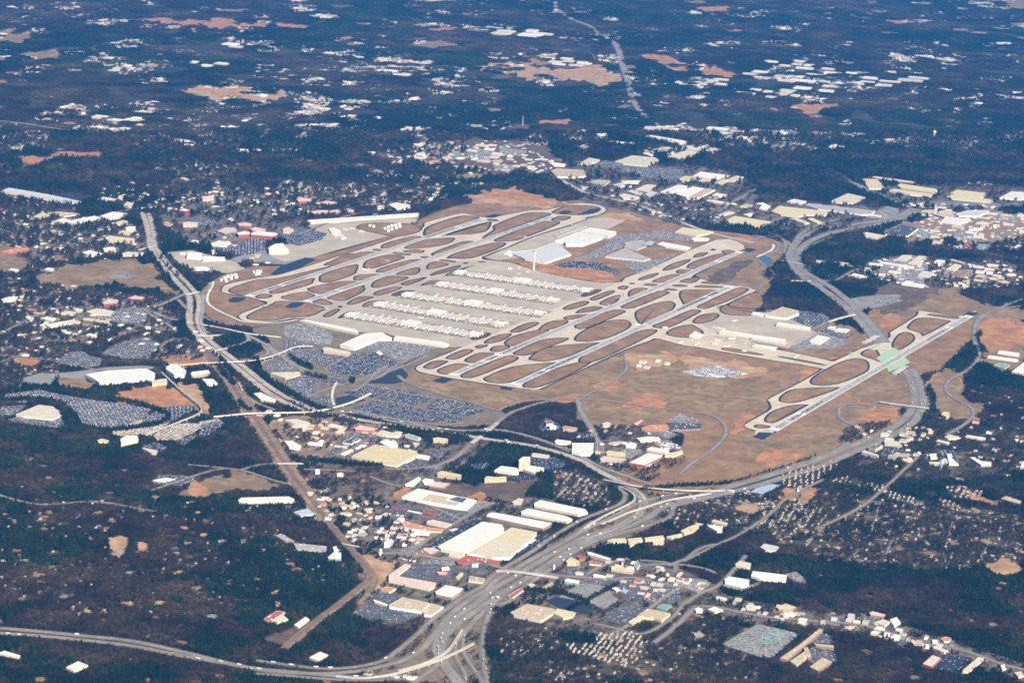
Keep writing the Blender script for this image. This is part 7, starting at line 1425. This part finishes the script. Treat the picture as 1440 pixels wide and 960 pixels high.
def suburbs():
    H = []
    for s, a, b, place, c in SUB:
        p = P(s)
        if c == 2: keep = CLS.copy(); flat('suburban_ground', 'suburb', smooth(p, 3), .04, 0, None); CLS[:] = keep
        sub_ = CLS == 0; paint(p, c); CLS[sub_] = 0
        w_ = gw(np.array(p)[:, 0], np.array(p)[:, 1]); lo, hi = w_.min(0), w_.max(0); th = {'in the tight': .35}.get(place[:12], .18); u = np.array([math.cos(th), math.sin(th)]); n_ = np.array([-u[1], u[0]])
        S, T = np.meshgrid(np.arange(-4000, 4000, a), np.arange(-4000, 4000, b)); S = S+rng.uniform(-.42, .42, S.shape)*a*(1 if a > 22 else .45); T = T+rng.uniform(-.35, .35, T.shape)*b*(1 if a > 22 else .5)
        c0 = w_.mean(0); X = c0[0]+S*u[0]+T*n_[0]; Y = c0[1]+S*u[1]+T*n_[1]; ok = inpoly(X, Y, w_) & (rng.uniform(size=X.shape) < (.66 if a < 30 else .36 if a in (32, 34, 44) else .55))
        px, py = proj(X, Y); cl = cls(px, py); ok &= (cl == c)
        for x, y in zip(X[ok], Y[ok]): H.append((x, y, th+(rng.integers(0, 2)*math.pi/2 if a > 18 else 0)+rng.normal(0, .06), place, a))
    # far neighbourhoods: many little pale houses
    far = []
    for cx, cy_, rx, ry, n in FARN:
        k = np.sqrt(rng.uniform(size=n)); t = rng.uniform(0, 6.283, n); x = cx+rx*k*np.cos(t); y = cy_+ry*k*np.sin(t); w_ = gw(x, y)
        px = np.array([(cx+rx*1.05*math.cos(q), cy_+ry*1.1*math.sin(q)) for q in np.linspace(0, 6.283, 14)[:-1]]); paint(px, 2 if n < 400 else 5); far += [(q[0], q[1]) for q in w_]
    # larger pale roofs in the same far districts
    bx_, pick_ = [], np.random.default_rng(5)
    for cx, cy_, rx, ry, n in FARN:
        m_ = int(n*.16); k = np.sqrt(pick_.uniform(size=m_)); t = pick_.uniform(0, 6.283, m_); w_ = gw(cx+rx*k*np.cos(t), cy_+ry*k*np.sin(t)); bx_ += [(q[0], q[1], pick_.uniform(22, 90), pick_.uniform(20, 70), pick_.uniform(5, 9)) for q in w_]
    for pl, m_ in DENSE:
        p = np.array(P(pl)); lo, hi = p.min(0), p.max(0); k = 0
        while k < m_:
            x, y = pick_.uniform(lo, hi)
            if inpoly(x, y, p) and cls(np.array([x]), np.array([y]))[0] in (0, 1, 2, 5):
                k += 1; q = gw(x, y); bx_.append((q[0], q[1], pick_.uniform(12, 34), pick_.uniform(10, 28), pick_.uniform(3.5, 6.5)))
                paint([(x-1.6, y-.8), (x+1.6, y-.8), (x+1.6, y+1.2), (x-1.6, y+1.2)], 0)
    bx_ = np.array(bx_); nb_ = len(bx_)
    for i, c in enumerate('wcptsgw'):
        q = bx_[i::7]; me = box_mesh('building', 1, 1, 1, M['wall_'+c]); gn_scatter('distant_buildings', me, q[:, 0], q[:, 1], 0., pick_.uniform(-.1, .45, len(q)), 1.0, .5, 'distant low pale buildings too small to tell apart', sz=q[:, 2:5])
    # little clearings and yards round them
    for i in range(110):
        x, y = pick_.uniform(-10, 1450), pick_.uniform(0, 240); r = pick_.uniform(35, 140)*(1.3-y/400); c = gw(x, y); t = np.linspace(0, 6.283, 12)[:-1]; q = np.stack([np.cos(t)*r, np.sin(t)*r*.7], 1)*pick_.uniform(.5, 1.4, (11, 1))+c; q = smooth(q, 2)
        if cls(np.array([x]), np.array([y]))[0] == 0: continue
        paint(np.stack(proj(q[:, 0], q[:, 1]), 1), 0); link('far_clearing', mesh('far_clearing', [(a_, b_, .35+(i % 5)*.06) for a_, b_ in q], [list(range(len(q)))], M[str(pick_.choice(['grass', 'infield', 'scrub', 'olive', 'oldasphalt', 'sand', 'clay'], p=[.22, .2, .26, .16, .08, .05, .03]))]), kind='structure')
    # streets
    for s, a, b, place, c in SUB:
        if a < 18 or c == 5 or 'bottom' in place: continue
        p = P(s); w_ = gw(np.array(p)[:, 0], np.array(p)[:, 1]); th = .18; u = np.array([math.cos(th), math.sin(th)]); n_ = np.array([-u[1], u[0]]); c0 = w_.mean(0)
        for dr, pr, sp in ((u, n_, 150 if a < 50 else 320), (n_, u, 260 if a < 50 else 420)):
            for t0 in np.arange(-3000, 3000, sp):
                t0 += rng.uniform(-30, 30); ss = np.arange(-3500, 3500, 20.); wob = 14*np.sin(ss/170+t0); L_ = c0+np.outer(ss, dr)+np.outer(t0+wob, pr); ins = inpoly(L_[:, 0], L_[:, 1], w_)
                idx = np.where(ins)[0]
                if len(idx) < 6: continue
                L_ = L_[idx[0]:idx[-1]+1]; q = np.stack(proj(L_[:, 0], L_[:, 1]), 1); 
                if (cls(q[:, 0], q[:, 1]) == 0).mean() > .5: continue
                link('street', strip_mesh('street', L_, 7, 1.0, M['road']), kind='structure'); clear_line(L_, 3, 5)
    H.sort(key=lambda h: (h[0]-CAMP[0])**2+(h[1]-CAMP[1])**2); [hedge(P(q, f), b) for q, f, b in HEDGES]; print('houses', len(H), len(far)); rest = []
    for i, (x, y, r, place, a) in enumerate(H):
        k = int(rng.choice(3, p=[.4, .2, .4])) if a > 16 else int(rng.choice(3, p=[.3, .5, .2])); c, cn = HROOF[int(rng.integers(0, 5))] if a > 20 else HROOF[int(rng.choice([2, 3, 3, 0]))]
        px, py = proj(x, y); s = .85 if a > 16 else .72
        if i < 296 and 4 < px < 1436 and py < 958:
            e = empty('house', x, y, f"house with a {cn} gabled roof {place}", 'house', f'houses {place}'); e.rotation_euler[2] = r; e.scale = (s, s, s); link('wall', HM[k][0], e); link('roof', HR[k, c], e)
        else: rest.append((x, y, r, k, s))
        q = np.array([(px-1.9, py-1.2), (px+1.9, py-1.2), (px+1.9, py+3.2), (px-1.9, py+3.2)]) if a > 22 else np.array([(px-2.2, py-2.0), (px+2.2, py-2.0), (px+2.2, py+3.4), (px-2.2, py+3.4)])
        if rng.uniform() < (.95 if a > 50 else .35) and cls(np.array([px]), np.array([py]))[0] != 0: paint(q, 0)
    for k in range(3):
        for ci, (c, cn) in enumerate(HROOF):
            me = mesh('house', HM[k][0].vertices and [tuple(v.co) for v in HM[k][0].vertices]+HM[k][1], [tuple(p_.vertices) for p_ in HM[k][0].polygons]+[tuple(i+10 for i in f) for f in HM[k][2]], [M[('wall_t', 'wall_c', 'wall_g')[k]], M['hr_'+c]], [0]*6+[1]*2)
            r = np.array([q for j, q in enumerate(rest) if q[3] == k and j % 5 == ci] or np.zeros((0, 5))); 
            if len(r): gn_scatter('houses', me, r[:, 0], r[:, 1], 0., r[:, 2], r[:, 4], .5, 'distant small houses among trees')
            f_ = np.array([q for j, q in enumerate(far) if j % 15 == k*5+ci])
            if len(f_): gn_scatter('distant_houses', me, f_[:, 0], f_[:, 1], 0., rng.uniform(-.3, .6, len(f_)), rng.uniform(.9, 1.5, len(f_)), .5, 'far off neighbourhoods of little pale houses')
FARN = [(90, 8, 22, 6, 90), (112, 22, 30, 5, 120), (150, 32, 30, 7, 120), (225, 38, 28, 4, 90), (200, 88, 35, 4, 60), (370, 27, 22, 5, 70), (365, 52, 20, 3, 40), (420, 12, 30, 5, 90), (450, 22, 22, 4, 70), (325, 118, 22, 6, 60), (235, 88, 22, 7, 60),
        (480, 80, 30, 9, 160), (520, 92, 22, 9, 130), (570, 88, 36, 11, 300), (500, 100, 22, 6, 100), (625, 98, 32, 5, 90), (605, 105, 16, 4, 50), (660, 115, 28, 5, 30), (690, 125, 16, 5, 30), (770, 17, 14, 5, 70), (860, 28, 12, 4, 40), (910, 40, 22, 4, 60), (905, 52, 16, 4, 50),
        (1000, 28, 22, 4, 50), (1040, 22, 14, 4, 40), (1075, 20, 22, 6, 110), (1120, 18, 20, 4, 50), (1160, 12, 14, 4, 40), (1215, 24, 22, 7, 140), (1235, 20, 16, 6, 80), (1380, 25, 26, 3, 90), (1425, 25, 16, 3, 50), (1020, 60, 26, 5, 60), (1100, 62, 30, 6, 110), (1180, 62, 24, 4, 80), (1290, 62, 30, 6, 60),
        (1300, 76, 50, 14, 620), (1340, 84, 26, 8, 240), (1410, 66, 30, 6, 160), (1430, 80, 16, 6, 90), (1300, 125, 30, 6, 90), (1360, 142, 28, 5, 100), (1400, 112, 30, 6, 60), (1285, 100, 26, 5, 70), (1350, 200, 34, 7, 60), (1420, 195, 22, 5, 50), (1290, 198, 26, 5, 50), (1016, 148, 8, 8, 40), (985, 136, 14, 3, 40),
        (930, 148, 18, 6, 60), (940, 138, 10, 3, 30), (430, 185, 16, 4, 30), (100, 157, 18, 4, 50), (20, 202, 22, 6, 50), (50, 205, 20, 4, 30), (250, 235, 40, 12, 60), (150, 150, 20, 3, 12), (300, 240, 40, 8, 60), (540, 245, 30, 8, 60), (500, 265, 22, 6, 60), (600, 250, 24, 6, 40), (470, 272, 30, 8, 90), (420, 262, 30, 8, 90),
        (1380, 258, 18, 4, 20), (1275, 230, 12, 3, 20), (20, 30, 12, 4, 30), (60, 95, 25, 4, 20), (140, 88, 30, 5, 60), (30, 10, 20, 4, 20)]
DENSE = [("60,425 110,432 200,440 300,480 290,505 180,500 60,480 0,480 0,440", 60), ("240,262 430,268 480,292 430,303 300,300 200,300 140,292 130,265", 90), ("0,300 60,300 190,310 200,345 120,352 0,350", 60), ("560,198 720,198 780,222 770,250 640,245 520,232", 150), ("615,255 690,258 660,275 600,285", 30),
         ("990,176 1060,176 1240,190 1240,212 1100,212 1000,192", 35), ("1232,366 1300,362 1350,366 1430,370 1440,400 1380,408 1300,404 1240,396 1215,382", 110), ("1280,282 1440,292 1440,352 1340,350 1290,335", 200), ("1150,186 1440,190 1440,205 1200,202", 50), ("800,255 1000,270 1060,300 1020,320 900,300 820,270", 60),
         ("830,775 960,805 1020,835 1180,868 1340,905 1330,915 1150,882 900,835", 70), ("410,590 540,600 600,625 520,640 420,620", 40), ("420,680 540,705 600,745 590,775 480,760", 70), ("1200,600 1440,600 1440,670 1250,660", 60), ("780,590 900,600 960,630 900,665 830,650", 30), ("0,380 60,395 230,420 100,500 0,540", 20), ("480,940 600,955 560,958", 5), ("560,265 610,262 600,290 480,292", 40)]
_q = np.random.default_rng(21)
for _ in range(260):
    y_ = _q.uniform(-5, 215)
    FARN.append((_q.uniform(-10, 1450), y_, _q.uniform(8, 34), _q.uniform(1.8, 5.5)*(1+y_/150), int(_q.uniform(14, 75))))
RW = 'wwwccpsst'
def cluster(poly, n, sw, sd, sh, place, kind='commercial_building', roofs=RW, th=.12, cap=[0]):
    """separate small buildings standing over a district"""
    p = np.array(P(poly)); w_ = gw(p[:, 0], p[:, 1]); lo, hi = w_.min(0), w_.max(0); got = []; tries = 0
    r = np.random.default_rng(int(p[0, 0]*3+p[0, 1]))
    while len(got) < n and tries < n*40:
        tries += 1; x, y = r.uniform(lo, hi)
        if not inpoly(x, y, w_): continue
        a, b = r.uniform(*sw), r.uniform(*sd)
        if any(abs(x-g[0]) < (a+g[2])*.55 and abs(y-g[1]) < (b+g[3])*.6 for g in got): continue
        got.append((x, y, a, b)); t = th+r.normal(0, .05); R = np.array([[math.cos(t), -math.sin(t)], [math.sin(t), math.cos(t)]])
        q = np.array([(-a/2, -b/2), (a/2, -b/2), (a/2, b/2), (-a/2, b/2)])@R.T+(x, y); c = str(r.choice(list(roofs))); size = 'large' if a*b > 2200 else 'small' if a*b < 500 else 'mid sized'
        building(q, float(r.uniform(*sh)), c, str(r.choice(['w', 'c', 't'])), kind, f"{size} {CN[c]} roofed building {place}", '', f"buildings {place}", pxpts=False)
cluster("100,432 200,440 300,475 290,500 200,500 150,480 60,470 50,450", 16, (14, 30), (10, 25), (5, 8), 'in the old town by the elevated station')
cluster("240,245 330,262 440,268 480,290 430,300 350,305 300,298 290,275", 22, (18, 40), (14, 30), (5, 9), 'on the streets north of the red brick hotels', roofs='wwcpss')
cluster("0,300 60,305 140,300 150,325 120,345 60,350 20,340", 14, (18, 40), (14, 30), (5, 8), 'in the streets west of the cream hotels')
cluster("150,245 210,262 235,270 230,285 195,290 150,280 125,262", 14, (20, 50), (14, 30), (6, 10), 'around the tan grain tower', roofs='wcpt')
cluster("565,205 620,200 700,205 720,225 700,245 640,240 590,232", 26, (30, 80), (30, 90), (7, 10), 'in the factory district beyond the red clay field', kind='factory', roofs='wwwcps')
cluster("515,215 560,212 620,228 600,236 560,232", 6, (40, 90), (40, 90), (7, 10), 'at the left end of the far factory district', kind='factory', roofs='wwo')
cluster("690,200 750,205 775,225 780,240 730,245 700,240", 14, (25, 60), (30, 70), (6, 10), 'at the right end of the far factory district', kind='factory')
cluster("615,255 680,258 680,270 630,285 615,275", 6, (20, 40), (16, 30), (5, 8), 'left of the red clay field', roofs='pwt')
cluster("1000,178 1040,176 1110,190 1180,205 1180,215 1120,210 1040,200 1005,190", 18, (40, 110), (60, 160), (7, 11), 'in the far works district below the high woods', kind='factory', roofs='wwcpp')
cluster("1180,188 1240,190 1240,196 1190,196", 3, (60, 110), (40, 80), (7, 10), 'right of the far works district')
cluster("1040,100 1090,95 1150,102 1245,100 1300,110 1300,120 1200,122 1060,112", 22, (50, 130), (90, 220), (8, 11), 'in the farthest pale industrial belt', kind='depot', roofs='wwwss')
cluster("1120,122 1180,120 1236,125 1235,130 1140,130", 7, (80, 130), (90, 160), (8, 11), 'in the long pale depot of the far belt', kind='depot', roofs='wwc')
cluster("1060,125 1110,128 1125,135 1080,140 1045,133", 8, (60, 120), (60, 160), (7, 10), 'in the fan shaped far depot', kind='depot', roofs='ssw')
cluster("960,110 1020,112 1020,122 970,124 950,118", 8, (60, 120), (60, 160), (7, 10), 'left of the far pale industrial belt', kind='depot', roofs='ssw')
cluster("1080,85 1150,88 1200,95 1160,100 1090,94", 8, (50, 100), (60, 160), (7, 10), 'behind the far pale industrial belt', kind='depot', roofs='wsw')
cluster("660,38 700,40 770,46 760,54 700,52 670,46", 8, (90, 200), (90, 200), (9, 12), 'in the white group near the top of the picture', kind='warehouse', roofs='wwc')
cluster("765,80 800,80 840,90 835,97 790,92 760,86", 8, (50, 110), (80, 160), (8, 10), 'above the long sand coloured quarry', kind='warehouse', roofs='wws')
cluster("480,80 560,80 620,95 600,108 520,104 480,95", 20, (40, 90), (60, 140), (7, 10), 'in the far white town at upper left', kind='warehouse', roofs='wwcps')
cluster("310,60 380,60 390,66 330,68", 4, (80, 150), (80, 140), (8, 10), 'by itself in the upper left woods', roofs='ww')
cluster("270,88 320,89 320,94 280,94", 3, (70, 120), (60, 120), (7, 10), 'in a row in the upper left woods', roofs='ww')
cluster("150,80 185,80 185,92 120,92", 5, (40, 80), (60, 120), (7, 10), 'beside the red far field', roofs='wpw')
cluster("110,162 190,163 215,180 150,184 100,175", 7, (35, 70), (50, 110), (6, 9), 'beside the far straight road', roofs='wcp')
cluster("240,196 330,204 368,212 360,218 260,204", 10, (25, 60), (40, 90), (5, 8), 'lining the far straight road', roofs='wcp')
cluster("160,170 215,162 200,168 170,178", 3, (40, 80), (60, 90), (6, 9), 'north of the far straight road', roofs='ww')
cluster("0,198 40,200 60,210 20,214", 4, (35, 70), (40, 80), (6, 9), 'at the far left edge', roofs='wp')
cluster("440,150 470,150 600,175 590,182 470,165", 6, (40, 70), (50, 90), (6, 9), 'scattered in the middle far woods', roofs='wp')
cluster("560,178 600,180 620,192 575,192", 6, (30, 70), (40, 90), (6, 9), 'in the far clearing above the factory district', roofs='wtp')
cluster("1140,368 1290,372 1285,400 1240,400 1180,385", 10, (25, 60), (30, 80), (6, 9), 'in the industrial park east of the freeway', kind='warehouse', roofs='wwcsp')
cluster("1360,370 1430,378 1435,390 1400,402 1355,395", 14, (20, 55), (30, 80), (6, 9), 'in the storage yards at the right', kind='warehouse', roofs='wwpts')
cluster("1300,322 1360,318 1400,330 1360,345 1310,348", 12, (20, 55), (30, 70), (6, 9), 'between the teal roof and the red dome', kind='warehouse', roofs='wptcs')
cluster("1290,285 1400,290 1440,300 1440,330 1380,320 1300,305", 18, (20, 60), (30, 80), (6, 9), 'in the pinkish yards near the right edge', kind='store', roofs='wppts')
cluster("830,782 900,800 960,815 950,835 880,828 840,805", 14, (14, 34), (12, 26), (4, 7), 'in the small shops along the lower avenue', roofs='wcpbrs')
cluster("1180,862 1230,868 1290,890 1340,905 1320,912 1240,895 1170,872", 10, (14, 34), (12, 26), (4, 7), 'along the curving main street at lower right', roofs='wcpts')
cluster("1020,842 1100,850 1150,868 1140,880 1060,868", 8, (14, 30), (12, 22), (4, 7), 'on the main street left of the yellow folded church', roofs='wcpts')
cluster("1240,610 1310,605 1340,615 1330,640 1270,640", 9, (18, 44), (16, 40), (5, 8), 'in the woods around the water tower', roofs='wcgt')
cluster("405,590 450,598 510,603 530,612 470,610 410,600", 9, (20, 44), (18, 36), (5, 8), 'in the works sheds above the yellow roof', roofs='wwcpt')
cluster("420,690 470,695 520,705 540,722 500,728 450,715", 10, (12, 32), (10, 24), (4, 7), 'in the scrapyards right of the railway', roofs='wtols')
cluster("530,740 580,742 590,760 560,772 520,765", 9, (12, 26), (10, 22), (4, 6), 'in the small yards west of the twin warehouses', roofs='wwsrb')
cluster("470,735 520,740 515,760 480,755", 5, (12, 30), (10, 22), (4, 6), 'beside the slim rail bridge', roofs='wst')
cluster("352,592 372,570 400,590 420,600 380,600", 5, (14, 30), (12, 24), (4, 7), 'between the railway and the freeway', roofs='wct')
cluster("1030,470 1090,500 1060,502 980,478 960,470", 7, (16, 44), (14, 30), (4, 7), 'in front of the long maintenance hangar', roofs='wwtp')
cluster("700,380 730,375 760,385 740,388", 4, (14, 30), (14, 24), (4, 8), 'at the foot of the control tower', roofs='wc')
cluster("895,455 945,462 940,470 905,472", 3, (14, 30), (14, 24), (4, 7), 'beside the white domed shed', roofs='wc')
cluster("890,508 935,508 945,515 900,520", 5, (20, 40), (14, 30), (5, 8), 'in the airfield construction yard', roofs='wwt')
cluster("450,322 500,318 520,330 470,340", 6, (20, 44), (18, 36), (6, 9), 'on the northern apron', roofs='wws')
cluster("345,360 385,355 400,368 360,375", 6, (14, 36), (14, 30), (4, 7), 'in the northern construction yard', roofs='tpo')
cluster("300,340 330,330 345,345 320,352", 4, (14, 30), (14, 24), (4, 8), 'south of the northern freeway hotels', roofs='wc')
def glades():
    i = 0
    for s_, n, r0, r1 in (("10,640 480,690 500,790 430,850 250,880 0,880", 190, 7, 24), ("1000,700 1440,690 1440,800 1180,790 1060,750", 90, 8, 28), ("0,300 180,350 60,376 230,418 240,440 110,500 60,545 0,548", 75, 12, 44), ("215,215 630,250 600,288 330,280 190,240", 40, 14, 50),
                          ("880,860 1440,800 1440,960 700,960 800,930", 70, 8, 26), ("0,890 560,900 560,960 0,960", 18, 8, 24), ("0,180 500,190 640,240 250,240 0,260", 50, 18, 60), ("1340,520 1440,560 1440,660 1330,680", 20, 8, 28), ("440,560 560,720 480,760 400,640", 30, 8, 24), ("960,740 1440,800 1440,880 1180,870", 12, 8, 20)):
        p = np.array(P(s_)); lo, hi = p.min(0), p.max(0); k = 0
        while k < n:
            x, y = rng.uniform(lo, hi)
            if not inpoly(x, y, p): continue
            k += 1
            if cls(np.array([x]), np.array([y]))[0] == 0: continue
            c = gw(x, y); r = rng.uniform(r0, r1); t = np.linspace(0, 6.283, 10)[:-1]; el = rng.uniform(.5, 1); an = rng.uniform(0, 3.14)
            q = np.stack([np.cos(t)*r, np.sin(t)*r*el], 1)*rng.uniform(.6, 1.3, (9, 1)); R = np.array([[math.cos(an), -math.sin(an)], [math.sin(an), math.cos(an)]]); w_ = q@R.T+c
            paint(np.stack(proj(w_[:, 0], w_[:, 1]), 1), 5 if rng.uniform() < .3 else 0)
            m = str(rng.choice(['grass', 'infield', 'sand', 'olive', 'scrub', 'oldasphalt', 'grass'], p=[.24, .2, .12, .14, .12, .08, .1])); i += 1
            w2 = smooth(w_, 2); z = .5+(i % 9)*.05
            link('glade', mesh('glade', [(a_, b_, z) for a_, b_ in w2], [list(range(len(w2)))], M[m]), kind='structure')
glades()
service_vehicles()
suburbs()
for w_, wd in HW: clear_line(w_, wd/2+5)
trailers(); traffic(); stuff_cars()
wood()
ORDN = ['first', 'second', 'third', 'fourth', 'fifth', 'sixth', 'seventh', 'eighth', 'ninth', 'tenth', 'eleventh', 'twelfth', 'thirteenth']
same = {}
for o in COL.objects:
    if 'category' in o: same.setdefault(o['label'], []).append(o)
for lb, os_ in same.items():
    if 1 < len(os_) <= 13 and len(lb.split()) <= 12:
        os_.sort(key=lambda o: float(proj(o.location.x, o.location.y)[0]))
        for i, o in enumerate(os_): o['label'] = lb+', '+(ORDN[i]+' from the left' if i < len(os_)-1 or len(os_) > 6 else 'rightmost')
print(NB)
# ------------------------------------------------------------------ haze: one closed box of thin air around everything
def haze():
    me = bpy.data.meshes.new('haze'); v = [(x, y, z) for z in (-1.5, 3120.0) for x, y in ((-31000, -51000), (81000, -51000), (81000, 71000), (-31000, 71000))]
    me.from_pydata(v, [], [(3, 2, 1, 0), (4, 5, 6, 7), (0, 1, 5, 4), (1, 2, 6, 5), (2, 3, 7, 6), (3, 0, 4, 7)])
    m = bpy.data.materials.new('haze_air'); m.use_nodes = True; n = m.node_tree; n.nodes.remove(n.nodes['Principled BSDF'])
    p = n.nodes.new('ShaderNodeVolumePrincipled'); p.inputs['Color'].default_value = (*HAZE_C, 1); p.inputs['Density'].default_value = HAZE_D; p.inputs['Anisotropy'].default_value = HAZE_G
    n.links.new(p.outputs[0], n.nodes['Material Output'].inputs['Volume']); me.materials.append(m)
    link('haze', me, kind='stuff', label='thin blue air filling the whole landscape')
haze()
